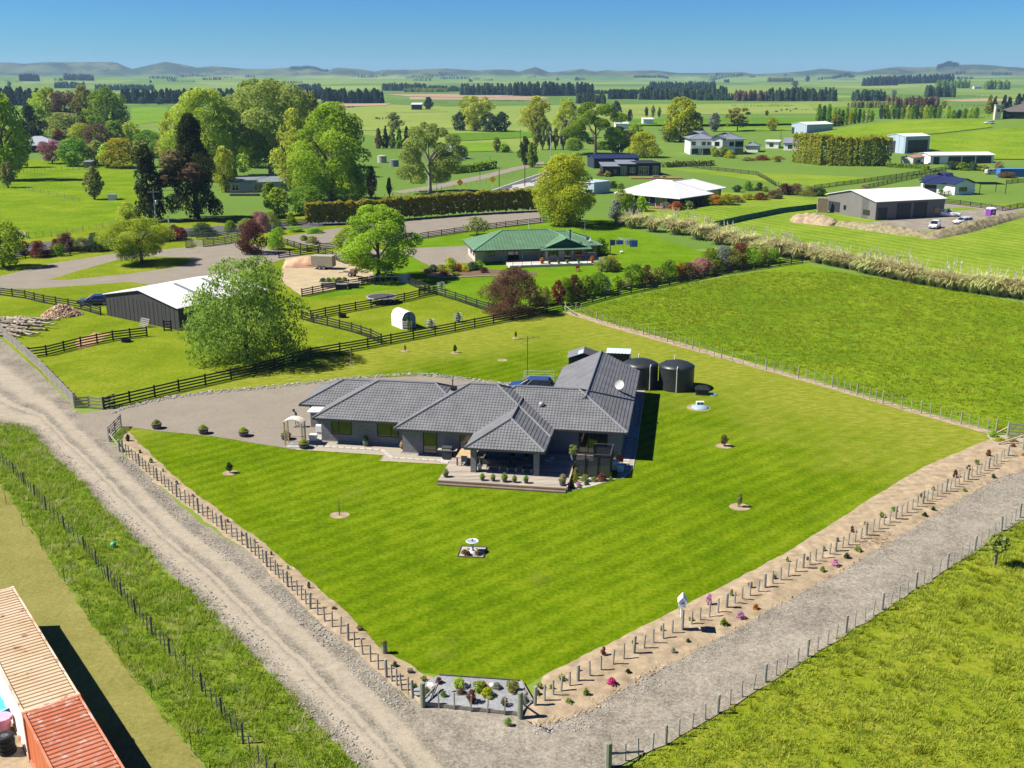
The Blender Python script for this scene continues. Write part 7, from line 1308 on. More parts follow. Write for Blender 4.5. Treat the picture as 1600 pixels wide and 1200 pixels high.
pole('concrete power pole beside the road near the road oak', 860, 267, 208, .16, 1.3, PC); pole('dark timber pole at the road bend beside the apron', 820, 292, 256, .15, 0, DARKT); pole('dark timber pole by the roadside right of the yellow signs', 780, 292, 265, .14, 0, DARKT); pole('thin lamp post at the road bend', 875, 240, 196, .09, 0, STEEL, 'lamp_post', 'lamp post', 'lamp'); pole('dark power pole in the field left of the road bend', 813, 232, 204, .13, 1.0, DARKT)
pole('white lamp post beside the gum tree trunk', 683, 304, 278, .08, 0, WHITE, 'lamp_post', 'lamp post', 'lamp'); pole('dark lamp post in the garden of the blue-roofed house', 766, 256, 245, .08, 0, CHAR, 'lamp_post', 'lamp post', 'lamp'); pole('tall dark pole on the lawn behind the green-roofed house clothes line', 953, 405, 375, .11, 0, DARKT, 'wooden_pole', 'pole'); pole('power pole beside the white garage and golden hedge', 1219, 230, 204, .13, 0, DARKT); pole('flagpole-like white post near the golden elm', 826, 360, 342, .05, 0, WHITE, 'white_post', 'post')
pole('pale leaning post under the dark macrocarpa', 234, 349, 335, .07, 0, GREYT, 'wooden_post', 'post', lean=-.2)
def marker(label, x, y, top, cap_m):
    p = PT(x, y); h = (y - top) * mpp(p); t = thing('marker_post', label, 'marker post', p); b = MB(); b.b2(-.12, .12, -.05, .05, 0, h); part('post', b.mesh('post', WHITE), t); b = MB(); b.b2(-.2, .2, -.07, .07, h * .86, h); part('cap', b.mesh('cap', cap_m), t)
YEL = mat('sign_yellow', (.85, .42, .02), .5, .05); marker('white marker post with an orange top beside the roadside shrubs', 264, 354, 337, YEL); marker('tall white marker post between the two yellow road signs', 750, 292, 269, YEL)
for x, y, top, l in ((719, 302, 282, 'yellow diamond road sign nearer the gum tree'), (770, 293, 277, 'yellow diamond road sign farther along, by the dark pole')):
    p = PT(x, y); h = (y - top) * mpp(p) * 1.05; t = thing('road_sign', l, 'road sign', p); b = MB(); b.tube((0, 0, 0), (0, 0, h), .05); part('post', b.mesh('post', WHITE), t); s = .95; b = MB(); b.loft([[(0, -.05, h - 2 * s + .1), (s, -.05, h - s + .1), (0, -.05, h + .1), (-s, -.05, h - s + .1)], [(0, -.09, h - 2 * s + .1), (s, -.09, h - s + .1), (0, -.09, h + .1), (-s, -.09, h - s + .1)]]); part('sign_plate', b.mesh('sign_plate', YEL), t)
b = MB(); a0 = wp[0] + Vector((0, 0, wp[1] - .4)); a1 = P(400, 340) + Vector((0, 40, 7.0))
for dy in (-.8, .2, .8):
    for k in range(12): f0, f1 = k / 12, (k + 1) / 12; q = lambda f: a0.lerp(a1, f) + Vector((0, dy, -1.2 * math.sin(math.pi * f))); b.tube(q(f0), q(f1), .02, n=3, cap=False)
single('power_line', b.mesh('power_line', STEEL), 'thin power lines leaving the pale pole in front of the macrocarpas', 'power line')
t = thing('water_trough_box', 'small white box shed in the roadside field', 'box', PT(176, 313), R(12)); b = MB(); b.b2(-1, 1, -.8, .8, 0, 1.5); part('body', b.mesh('body', mat('pale_box', (.55, .58, .62), .6)), t); b = MB(); b.b2(-1.08, 1.08, -.88, .88, 1.5, 1.6); part('lid', b.mesh('lid', WHITE), t)
# ------------------------------------------------------------------ paddock things
t = thing('hoop_shelter', 'white round-topped plastic animal shelter in the small paddock', 'animal shelter', P(612, 508), 0); fr_ = P(629, 515) - P(612, 508); rzs = math.atan2(fr_.y, fr_.x); t.rotation_euler = (0, 0, rzs); Ls = fr_.length; Wd = 1.9
prof = [(0, 0), (0, 1.25)] + [(Wd / 2 - Wd / 2 * math.cos(a), 1.25 + Wd / 2 * math.sin(a)) for a in np.linspace(.2, math.pi - .2, 11)] + [(Wd, 1.25), (Wd, 0)]
b = MB()
for (y0, z0), (y1, z1) in zip(prof, prof[1:]): b.face((0, y0, z0), (Ls, y0, z0), (Ls, y1, z1), (0, y1, z1))
SHELT = mat('shelter_plastic', (.70, .69, .68), .45, .05, .8); q = part('cover', b.mesh('cover', SHELT), t); q.modifiers.new('thick', 'SOLIDIFY').thickness = .03
for x, nm, m_ in ((Ls - .03, 'end_panel', mat('grey_teal_panel', (.16, .22, .22), .6)), (.03, 'back_panel', SHELT)):
    b = MB(); b.face(*[(x, y, z) for y, z in prof]); part(nm, b.mesh(nm, m_), t)
b = MB(); b.b2(Ls - .02, Ls + .03, Wd / 2 - .03, Wd / 2 + .03, 0, 2.1); part('door_post', b.mesh('door_post', CHAR), t)
for z in (.55, .9): b = MB(); b.b2(0, Ls, -.03, .0, z, z + .04); part('side_rib', b.mesh('side_rib', SHELT), t)
t = thing('trampoline', 'round dark trampoline in the upper small paddock', 'trampoline', P(597, 473)); b = MB(); b.lathe([(1.95, .90), (0.01, .88)], n=32, cap=False); part('mat', b.mesh('mat', mat('trampoline_mat', (.05, .05, .06), .8)), t); b = MB(); b.lathe([(1.93, .86), (2.18, .86), (2.2, .91), (2.16, .94), (1.95, .93)], n=32, cap=False); part('rim_pad', b.mesh('rim_pad', STEEL), t)
for k in range(6): a = k * 1.047; b = MB(); b.path([(1.7 * math.cos(a - .25), 1.7 * math.sin(a - .25), 0), (2.05 * math.cos(a - .25), 2.05 * math.sin(a - .25), .88)], .03); b.path([(1.7 * math.cos(a - .25), 1.7 * math.sin(a - .25), .02), (1.7 * math.cos(a + .25), 1.7 * math.sin(a + .25), .02), (2.05 * math.cos(a + .25), 2.05 * math.sin(a + .25), .88)], .03); part('leg', b.mesh('leg', STEEL), t)
def cage(label, x, y, c):
    t = thing('tree_guard', label, 'tree guard', P(x, y)); b = MB(); r_ = .55
    for k in range(12): a = k * .5236; b.tube((r_ * math.cos(a), r_ * math.sin(a), 0), (r_ * math.cos(a), r_ * math.sin(a), 1.1), .018, n=4)
    for z in (.1, .45, .8, 1.1):
        for k in range(12): a = k * .5236; b.tube((r_ * math.cos(a), r_ * math.sin(a), z), (r_ * math.cos(a + .5236), r_ * math.sin(a + .5236), z), .015, n=4)
    part('mesh_cage', b.mesh('mesh_cage', STEEL), t); part('sapling', crown('oval', 'lo', 0, c), t, (0, 0, 0), (0, 0, 0), (.8, .8, 1.2))
cage('wire tree guard right in front of the white hoop shelter', 637, 515, 'olive'); cage('wire tree guard with a dark plant by the fence right of the hoop shelter', 673, 513, 'green'); cage('wire tree guard with a bushier plant nearest the purple prunus', 716, 503, 'bluegreen'); cage('wire tree guard on the lawn beyond the fence corner', 689, 453, 'green')
def tub(name, label, loc, r, h, m, cat='tub'):
    t = thing(name, label, cat, loc); b = MB(); b.lathe([(r * .9, 0), (r, h), (r * .92, h), (r * .85, .06)], n=20, cap=False); part('wall', b.mesh('wall', m), t); b = MB(); b.lathe([(r * .86, h * .6), (.01, h * .6)], n=20, cap=False); part('water', b.mesh('water', GLASS), t)
tub('water_tub', 'black round water tub by the fence of the shelter paddock', P(535, 496), .55, .5, BLACK); tub('tyre_tub', 'black rubber tub at the open end of the short black fence', P(197, 534), .6, .4, RUBBER)
t = thing('timber_pallet', 'pale timber pallet leaning on the end wall of the barn', 'pallet', P(229, 510), brz + math.pi); b = MB(); b.b2(-.9, .9, -.01, .01, 0, .14); pb = b.mesh('slat', GREYT)
for k in range(5): part('slat', pb, t, (0, -.5 + .10 * k, .05 + .22 * k), (-.42, 0, 0))
b = MB(); b.tube((-.8, -.5, 0), (-.8, -.02, 1.1), .04); b.tube((.8, -.5, 0), (.8, -.02, 1.1), .04); part('bearer', b.mesh('bearer', GREYT), t)
rail_fence('short dark hurdle standing at the corner of the barn', [(257, 518), (268, 518)], h=1.4, n=4, step=1.6, name='hurdle')
# log heap and firewood
LOGS = [mat(f'log_bark_{k}', c, .9, .3, 5, bump=.4) for k, c in enumerate(((.30, .25, .19), (.22, .18, .14), (.36, .31, .25)))]; CUT = mat('cut_wood', (.42, .32, .2), .85)
lgm = []
for k in range(6):
    b = MB(); n = 7; pts = [Vector((-2.3 + 4.6 * i / n, .10 * noise.noise(Vector((i * .6, k, 0))) * 3, .08 * noise.noise(Vector((i * .6, k, 5))) * 2)) for i in range(n + 1)]
    for i, (p, q) in enumerate(zip(pts, pts[1:])): b.tube(p, q, .19 - .012 * i, .19 - .012 * (i + 1), 8, i in (0, n - 1))
    lgm.append(b.mesh('log', LOGS[k % 3], True))
l0, l1, l2 = P(-22, 497), P(30, 545), P(60, 505)
for i in range(52):
    f = random.random(); g_ = random.uniform(0, 1); base = P(12, 526).lerp(P(48, 500), f) + Vector((random.uniform(-4.2, 2.2), random.uniform(-.6, .6), 0)); z = .18 + .9 * max(0, 1 - abs(f - .45) * 1.6) * random.random()
    single('log', lgm[i % 6], 'grey-brown log lying in the log heap by the gravel track', 'log', base + Vector((0, 0, z)), R(-12) + random.gauss(0, .16), (random.uniform(.65, 1.1), random.uniform(.75, 1.25), random.uniform(.75, 1.25)), 'logs in the heap by the gravel track')
b = MB(); b.box((0, 0, 0), (.40, .16, .13), 0, .7); fw = b.mesh('firewood_piece', CUT); loc = []; siz = []
for i in range(900):
    a = random.random() * 6.28; r_ = random.random() ** .5; z = 1.5 * max(0, 1 - r_ ** 1.3) * random.uniform(.55, 1); p = P(97, 492); loc.append((p.x + 2.6 * r_ * math.cos(a), p.y + 2.2 * r_ * math.sin(a), .05 + z)); siz.append(random.uniform(.8, 1.25))
bm = bmesh.new(); bm.from_mesh(fw); bmesh.ops.triangulate(bm, faces=bm.faces); bm.to_mesh(fw); bm.free()
n = NT('split_firewood'); n.done(n.ramp(n.attr('rnd'), [(0, (.26, .13, .07)), (.5, (.50, .34, .20)), (1, (.62, .50, .36))]), .85); tag(struct('firewood_heap', scatter_mesh('firewood_heap', fw, loc, siz, n.m), kind='stuff'))
# sand yard things
b = MB(); TARP = mat('peach_tarpaulin', (.50, .30, .19), .7, .15); g_ = []
nn_ = 18
for i in range(nn_):
    for j in range(nn_): x, y = -3.2 + 6.4 * i / (nn_ - 1), -1.8 + 3.6 * j / (nn_ - 1); z = 1.5 * max(0, 1 - (x / 3.2) ** 2) ** .6 * max(0, 1 - (y / 1.8) ** 2) ** .6; b.v.append((x, y, z + .22 * noise.noise(Vector((x * 1.2, y * 1.2, 4))) * (z > 0) + .02))
b.f = [(i * nn_ + j, (i + 1) * nn_ + j, (i + 1) * nn_ + j + 1, i * nn_ + j + 1) for i in range(nn_ - 1) for j in range(nn_ - 1)]; b.mi = [0] * len(b.f)
single('tarp_heap', b.mesh('tarp_heap', TARP, True), 'heap under a peach tarpaulin beside the horse float', 'covered heap', P(472, 416), .1)
t = thing('planter_box', 'raised pale planter box full of leafy plants in the sand yard', 'planter', P(522, 448), .2); b = MB(); b.b2(-2.0, 2.0, -.7, .7, 0, .8); part('box', b.mesh('box', mat('pale_board', (.45, .42, .38), .8)), t)
for k in range(5): part('plant', crown('mound', 'lo', k % 3, ('bluegreen', 'green', 'bright')[k % 3]), t, (-1.6 + .8 * k, 0, .8), (0, 0, 0), (.95, .95, .6))
for x, y, l in ((534, 452, 'dark crate at the fence of the sand yard, left one'), (553, 450, 'dark crate at the fence of the sand yard, right one')): t = thing('crate', l, 'crate', P(x, y), .15); b = MB(); b.box((0, 0, .4), (1.5, .9, .8), 0, 1.04); part('box', b.mesh('box', CHAR), t); b = MB(); b.box((0, 0, .81), (1.6, 1.0, .06)); part('rim', b.mesh('rim', GREYT), t)
t = thing('log_splitter', 'rusty wheeled farm implement at the edge of the sand yard', 'farm implement', P(548, 432), -.5); b = MB(); b.box((0, 0, .7), (2.6, .4, .25)); b.box((.6, 0, 1.0), (.8, .7, .5)); b.tube((-1.2, 0, .6), (-2.4, 0, .4), .06); part('frame', b.mesh('frame', mat('rusty_iron', (.16, .10, .07), .8)), t)
for s in (-1, 1): q = part('tyre', TYRE, t, (.3, s * .55, .36), (R(-90) * s, 0, 0), (1.1, 1.1, 1.1)); part('rim', RIMM, q)
t = thing('timber_frame_stack', 'stack of timber frames and grey panels under the big oak', 'timber stack', P(605, 444), .1); b = MB()
for k in range(5): b.b2(-2.0 + k * .9, -1.92 + k * .9, -.6, .6, 0, 1.3)
b.b2(-2, 1.8, -.6, -.5, 1.2, 1.32); b.b2(-2, 1.8, .5, .6, 1.2, 1.32); part('frame', b.mesh('frame', GREYT), t); b = MB(); b.box((2.6, 0, .8), (1.6, .1, 1.5)); b.box((2.8, .25, .75), (1.6, .1, 1.4)); part('panel', b.mesh('panel', mat('grey_blue_panel', (.24, .29, .33), .6)), t)
# rotary clothes line
cl = P(974, 392); t = thing('clothes_line', 'rotary clothes line on the lawn of the green-roofed house', 'clothes line', cl); b = MB(); b.tube((0, 0, 0), (0, 0, 2.6), .05); part('pole', b.mesh('pole', STEEL), t)
for k in range(4): a = k * 1.571 + .4; b = MB(); b.tube((0, 0, 1.9), (2.2 * math.cos(a), 2.2 * math.sin(a), 2.2), .03); part('arm', b.mesh('arm', STEEL), t)
b = MB()
for f in (.5, .75, 1): 
    for k in range(4): a, c = k * 1.571 + .4, k * 1.571 + 1.971; z = 1.9 + .3 * f; b.tube((2.2 * f * math.cos(a), 2.2 * f * math.sin(a), z), (2.2 * f * math.cos(c), 2.2 * f * math.sin(c), z), .012, n=3)
part('lines', b.mesh('lines', WIRE), t)
for k, (x, w_, h_, c, l) in enumerate(((-2.6, 1.0, 1.0, (.10, .10, .11), 'dark clothes on the left side of the rotary line'), (-1.0, 1.3, .8, (.08, .14, .45), 'blue clothes in the middle of the rotary line'), (.9, 1.1, .9, (.65, .65, .66), 'white cloth on the right side of the rotary line'), (2.2, 1.4, 1.25, (.10, .18, .50), 'blue towel at the right end of the rotary line'))):
    b = MB(); n_ = 9
    for i in range(n_): x0, x1 = -w_ / 2 + w_ * i / n_, -w_ / 2 + w_ * (i + 1) / n_; y0, y1 = .06 * math.sin(i * 1.9), .06 * math.sin(i * 1.9 + 1.9); b.face((x0, y0 * .2, 2.1), (x1, y1 * .2, 2.1), (x1, y1, 2.1 - h_), (x0, y0, 2.1 - h_))
    o = single('washing', b.mesh('washing', mat(f'cloth_{k}', c, .9)), l, 'washing', cl + Vector((x * .8, -.6 - .3 * (k % 2), 0)), .1); o.modifiers.new('thick', 'SOLIDIFY').thickness = .02
b = MB(); b.lathe([(.28, .2), (.32, .4), (.28, .42)], n=12); t = thing('washing_basket', 'small pale basket stand under the clothes line', 'basket', P(971, 396)); part('basket', b.mesh('basket', WHITE), t); b = MB(); b.tube((0, 0, 0), (0, 0, .22), .12); part('stand', b.mesh('stand', STEEL), t)
def cow_mesh():
    b = MB(); el = lambda x, zc, ry, rz_: [(x, ry * math.cos(a), zc + rz_ * math.sin(a)) for a in np.linspace(0, 6.283, 9)[:-1]]
    b.loft([el(-1.05, 1.05, .12, .2), el(-.9, 1.05, .3, .36), el(-.3, 1.0, .36, .42), (el(.4, 1.0, .34, .42)), el(.8, 1.08, .24, .34), el(1.15, 1.2, .14, .18), el(1.3, 1.15, .15, .17), el(1.65, .92, .08, .09)])
    for x, y in ((-.75, .2), (-.75, -.2), (.6, .2), (.6, -.2)): b.tube((x, y, .85), (x - .04, y, .42), .11, .065, 6); b.tube((x - .04, y, .42), (x, y, 0), .065, .06, 6)
    b.tube((-1.05, 0, 1.2), (-1.15, 0, .5), .03, .02, 4); b.tube((1.22, .12, 1.3), (1.2, .3, 1.32), .05, .02, 4); b.tube((1.22, -.12, 1.3), (1.2, -.3, 1.32), .05, .02, 4); return b.mesh('cow', mat('black_hide', (.02, .018, .016), .8), True)
cow = cow_mesh()
for x, y in ((589, 187), (593, 187.3), (598, 187), (603, 186.6), (647, 168), (653, 168.4), (1221, 174), (1229, 173), (1235, 175), (1243, 172), (1213, 176), (545, 169), (551, 168.6)): single('cow', cow, 'black cow grazing out on the far flats', 'cow', PT(x, y), random.uniform(0, 6.28), (1.15, 1.15, 1.15), 'cattle on the far flats')
# ------------------------------------------------------------------ house lawn things
def ring(x, y, r, name='soil_ring'):
    p = P(x, y); return sheet(name, [(p.x + r * math.cos(a), p.y + r * .9 * math.sin(a)) for a in np.linspace(0, 6.28, 15)[:-1]], .018, SOIL, .10, .3, True)
def sapling(label, x, y, h, c, bush=.5, sticks=3, r=.75, name='sapling'):
    ring(x, y, r * .85); t = thing(name, label, 'sapling', P(x, y, .018), random.random() * 6); b = MB()
    for k in range(sticks): a = random.random() * 6.28; b.tube((.03 * k, 0, 0), (math.cos(a) * .25 * h * (k > 0), math.sin(a) * .25 * h * (k > 0), h * (1 - .15 * k)), .022, .008, 5)
    part('stem', b.mesh('stem', BARK), t)
    if bush: part('leaves', crown('oval', 'tiny', 0, c), t, (0, 0, h * .2), (0, 0, 0), (bush, bush, h * .8))
sapling('small dense dark green bush in a soil ring on the left lawn', 359, 739, .9, 'dark', .62, 2); sapling('two bare slanting sticks in a soil ring on the left lawn', 530, 805, 1.5, 'olive', 0, 3, .85); sapling('small twiggy sapling in a soil ring, upper one right of the house', 1131, 697, 1.0, 'brown', .7, 4, .85); sapling('pale spindly sapling in a soil ring, lower one right of the house', 1155, 792, 1.1, 'pale', .45, 4, .95)
sapling('twiggy sapling in the back lawn near the shelter paddock corner', 711, 551, .9, 'dark', .5, 3, .7); sapling('tiny sapling left of the twiggy one on the back lawn', 633, 549, .8, 'olive', .3, 2, .65); sapling('sapling on the back lawn below the purple prunus', 806, 528, .8, 'dark', .3, 2, .6); ring(785, 563, .6, 'bare_patch')
t = thing('staked_tree', 'pale straight tree stem under the edge of the willow shade', 'young tree', P(549, 569)); b = MB(); b.tube((0, 0, 0), (0, 0, 1.5), .05, .04); part('stem', b.mesh('stem', PALEBARK), t); ring(549, 570, .4); part('twigs', crown('oval', 'tiny', 1, 'olive'), t, (0, 0, 1.4), (0, 0, 0), (.4, .4, .5))
t = thing('bare_tree', 'leafless little tree tied to a stake in the meadow at the right', 'young tree', P(1556, 884)); b = MB()
b.tube((0, 0, 0), (0, 0, 1.6), .04, .03)
for k in range(22): a = k * 2.4; z = .9 + .05 * k; l = random.uniform(.5, .95); m1 = Vector((math.cos(a) * l * .6, math.sin(a) * l * .6, z + .15)); b.tube((0, 0, z * .9), m1, .015, .008, 4); b.tube(m1, m1 + Vector((math.cos(a + .5) * l * .4, math.sin(a + .5) * l * .4, .12)), .008, .004, 3); b.tube(m1, m1 + Vector((math.cos(a - .6) * l * .4, math.sin(a - .6) * l * .4, .2)), .007, .004, 3)
part('branches', b.mesh('branches', BARK), t); part('stake', postmesh(GREYT, .09, 1.3), t, (-.12, -.05, 0)); part('buds', crown('round', 'tiny', 2, 'olive'), t, (0, 0, 1.0), (0, 0, 0), (1.3, 1.3, 1.2))
# bird bath on its stone base
bp = P(738, 863); t = thing('bird_bath', 'white bird bath on a square bed of stones and plants', 'bird bath', bp, R(-6)); WST = mat('white_cast_stone', (.62, .61, .58), .7, .1, 4); b = MB(); b.lathe([(.26, 0), (.24, .08), (.12, .14), (.09, .5), (.13, .66), (.2, .70)], n=14); part('pedestal', b.mesh('pedestal', WST), t); b = MB(); b.lathe([(.12, .68), (.34, .74), (.43, .83), (.40, .85), (.3, .79), (.01, .77)], n=24, cap=False); part('bowl', b.mesh('bowl', WST), t); b = MB(); b.lathe([(.33, .81), (.01, .81)], n=20, cap=False); part('water', b.mesh('water', mat('bath_water', (.30, .36, .40), .08, spec=.8)), t); b = MB(); b.lathe([(.03, .78), (.05, .86), (.03, .93), (.05, .97), (.01, 1.0)], n=8); part('ornament', b.mesh('ornament', CHAR), t)
b = MB(); b.b2(-.82, .82, -.75, .75, 0, .035); part('stone_bed', b.mesh('stone_bed', MATS['garden_pebbles']), t)
b = MB()
for a in (((-.86, -.8), (.86, -.8)), ((.86, -.8), (.86, .8)), ((.86, .8), (-.86, .8)), ((-.86, .8), (-.86, -.8))): b.tube((*a[0], .05), (*a[1], .05), .05, n=4)
part('edging', b.mesh('edging', DARKT), t)
for k in range(11): a = k * .57; part('stone', STONE0, t, (.52 * math.cos(a), .5 * math.sin(a), .08), (0, 0, k), (.22, .18, .2))
for k, (x, y, c) in enumerate(((-.5, -.35, 'olive'), (.45, -.42, 'brown'), (-.2, -.55, 'purple'))): part('plant', crown('mound', 'tiny', k % 3, c), t, (x, y, .04), (0, 0, 0), (.42, .42, .3))
# letterbox house on a post
lb = P(1064, 989); t = thing('letterbox', 'white house-shaped letterbox on a tall fence post on the soil bank', 'letterbox', lb + Vector((0, 0, .12)), R(-8)); b = MB(); b.tube((.06, 0, 0), (.06, 0, 1.3), .085, .08, 8); part('post', b.mesh('post', POSTT), t); b = MB(); b.tube((-.04, 0, .9), (-.04, 0, 1.7), .05); part('stand', b.mesh('stand', WHITE), t)
b = MB(); pr = [(-.21, 1.62), (.21, 1.62), (.21, 2.0), (0, 2.26), (-.21, 2.0)]; b.loft([[(x, -.26, z) for x, z in pr], [(x, .26, z) for x, z in pr]]); part('body', b.mesh('body', WHITE), t)
b = MB(); b.face((-.27, -.3, 1.96), (0, -.3, 2.31), (0, .3, 2.31), (-.27, .3, 1.96)); b.face((0, -.3, 2.31), (.27, -.3, 1.96), (.27, .3, 1.96), (0, .3, 2.31)); q = part('roof', b.mesh('roof', mat('bright_white', (.82, .82, .82), .5, .03)), t); q.modifiers.new('thick', 'SOLIDIFY').thickness = .03
b = MB(); b.b2(-.03, .11, -.275, -.26, 1.88, 1.94); part('slot', b.mesh('slot', BLACK), t); b = MB(); b.b2(-.02, .12, -.272, -.26, 1.72, 1.80); part('number_plate', b.mesh('number_plate', mat('pale_grey_plate', (.45, .46, .48), .5)), t)
# corner rock garden
RG = [P(*q) for q in ((639, 1085), (686, 1059), (814, 1068), (832, 1100), (813, 1120), (661, 1104))]
rgb = sheet('rock_garden_bed', [(q.x, q.y) for q in RG], .16, gravelmat('blue_grey_pebbles', (.24, .245, .255), grit=11), .03, .5, True)
b = MB(); b.prism([(q.x, q.y) for q in (RG if (RG[1] - RG[0]).cross(RG[2] - RG[0]).z > 0 else RG[::-1])], .0, .15); part('soil', b.mesh('soil', SOIL), rgb)
t = thing('rock_garden_edging', 'grey timber sleepers edging the pebble garden at the fence corner', 'garden edging', RG[5])
def sleeper(a, b_, h, n, m, z0=0):
    for k in range(n): p, q = a.lerp(b_, k / n), a.lerp(b_, (k + 1) / n); mb = MB(); d = q - p; mb.box((0, 0, h / 2), (d.length - .02, .07, h)); part('sleeper', mb.mesh('sleeper', m), t, (p + q) / 2 - RG[5] + Vector((0, 0, z0)), (0, 0, math.atan2(d.y, d.x)))
sleeper(RG[5], RG[4], .27, 6, GREYT); sleeper(RG[0], RG[5], .24, 1, PALET); sleeper(RG[1], RG[2], .22, 4, DARKT); sleeper(RG[2], RG[3], .24, 2, GREYT); sleeper(RG[3], RG[4], .25, 1, GREYT)
wire_fence('short fence of thin battens along the front of the pebble garden', [P(661, 1105), P(813, 1121)], 30, 5, 1.15, 1.0, POSTT, POSTT, .0001, .06, 3, False, 'batten_fence')
t = thing('corner_strainer', 'stout greenish strainer post at the track end of the pebble garden', 'fence post', P(661, 1106)); GREENP = mat('treated_post', (.20, .22, .15), .85, .2, 3); part('post', postmesh(GREENP, .27, 1.45, True), t); b = MB(); b.tube((0, .1, .35), P(683, 1082) - P(661, 1106) + Vector((0, 0, .45)), .06); b.tube(P(674, 1097) - P(661, 1106) + Vector((0, 0, .18)), P(684, 1081) - P(661, 1106) + Vector((0, 0, .5)), .06); part('stay', b.mesh('stay', GREYT), t)
t = thing('corner_strainer', 'stout greenish strainer post at the road end of the pebble garden', 'fence post', P(813, 1124)); part('post', postmesh(GREENP, .27, 1.55, True), t); b = MB(); b.tube((0, .1, 1.2), P(820, 1108) - P(813, 1124) + Vector((0, 0, .2)), .055); part('stay', b.mesh('stay', GREYT), t)
t = thing('corner_strainer', 'stout strainer post at the bottom end of the meadow fence', 'fence post', P(950, 1204)); part('post', postmesh(GREENP, .3, 1.5, True), t); b = MB(); b.tube((0, 0, .9), P(1005, 1178) - P(950, 1204) + Vector((0, 0, .15)), .06); part('stay', b.mesh('stay', GREYT), t)
for k, (x, y, s, m_, l) in enumerate(((675, 1071, .42, 'w', 'pale boulder at the upper left of the pebble garden'), (729, 1070, .34, 'w', 'white boulder between the round lime bush and the golden shrub'), (769, 1071, .34, 'w', 'white boulder right of the golden shrub'), (708, 1079, .18, 'g', 'small grey stone in the middle of the pebble garden'), (819, 1083, .36, 'g', 'dark boulder at the right timber edge of the pebble garden'))):
    single('boulder', stone_mesh('boulder', mat('white_boulder', (.58, .55, .50), .85, .2, 4) if m_ == 'w' else STONE, k + 3), l, 'boulder', P(x, y, .2), k, (s * 1.35, s * 1.1, s * 1.3))
for x, y, w_, h_, c, l, sh in ((686, 1067, 11, 9, 'purple', 'dark purple plant at the top left corner of the pebble garden', 'mound'), (717, 1073, 18, 15, 'lime', 'round lime-green bush in the pebble garden', 'round'), (720, 1083, 12, 9, 'brown', 'low brown plant below the round lime bush', 'mound'), (747, 1082, 16, 18, 'bright', 'green spiky shrub in the middle of the pebble garden', 'vase'), (755, 1075, 14, 11, 'orange', 'orange shrub behind the green spiky one in the pebble garden', 'mound'), (737, 1097, 17, 21, 'red', 'wine-red tall shrub in the middle of the pebble garden', 'oval'),
        (762, 1088, 19, 13, 'gold', 'golden yellow shrub right of the wine-red one', 'mound'), (777, 1075, 13, 9, 'grey', 'pale grey plant beside the right white boulder', 'mound'), (801, 1080, 20, 17, 'olive', 'brownish-green bush at the top right of the pebble garden', 'round'), (693, 1088, 9, 9, 'green', 'small green plant left in the pebble garden', 'mound'), (788, 1102, 12, 12, 'brown', 'brown spiky plant at the front right of the pebble garden', 'vase'), (820, 1097, 11, 12, 'grey', 'grey-green plant behind the road-end strainer', 'mound'), (667, 1082, 9, 9, 'olive', 'olive plant behind the track-end strainer', 'mound'), (794, 1131, 10, 9, 'green', 'green weed outside the front sleepers of the pebble garden', 'mound')):
    shrub(x, y, w_, h_, c, l, sh, 'garden_plant', lod='lo', z=.16, cat='plant')
# plants along the two soil borders
for k, (x, y, w_, h_, c, sh) in enumerate(((200, 690, 9, 13, 'dark', 'oval'), (219, 709, 6, 7, 'dark', 'oval'), (236, 724, 8, 9, 'green', 'oval'), (255, 738, 4, 7, 'olive', 'oval'), (276, 757, 6, 7, 'brown', 'mound'), (301, 777, 7, 6, 'pink', 'mound'), (325, 797, 5, 7, 'olive', 'oval'), (356, 817, 6, 7, 'brown', 'mound'), (378, 838, 5, 8, 'olive', 'oval'), (398, 849, 6, 8, 'green', 'oval'), (424, 868, 5, 8, 'brown', 'oval'), (450, 890, 5, 8, 'olive', 'oval'), (483, 920, 6, 13, 'bluegreen', 'oval'), (522, 953, 10, 6, 'brown', 'mound'), (562, 985, 13, 9, 'olive', 'vase'), (617, 1042, 10, 10, 'bluegreen', 'mound'), (640, 1052, 12, 9, 'grey', 'vase'), (662, 1065, 12, 10, 'pale', 'vase'), (648, 1077, 11, 11, 'green', 'mound'))):
    shrub(x, y, w_, h_, c, f'{dict(dark="dark green", brown="brownish", pink="pinkish", bluegreen="blue-green", pale="pale green", grey="grey").get(c, c)} little plant, {nth(k)} from the gate along the track-side soil border', sh, 'border_plant', 'plants along the track-side soil border', 'plant', 'tiny')
b = MB(); b.lathe([(.16, 0), (.15, .5), (.17, .62)], n=10); t = thing('stump_pot', 'greenish round stump-like planter near the end of the track-side border', 'planter', P(601, 1021)); part('wall', b.mesh('wall', GREENP), t); part('plant', crown('mound', 'tiny', 0, 'olive'), t, (0, 0, .58), (0, 0, 0), (.4, .4, .2))
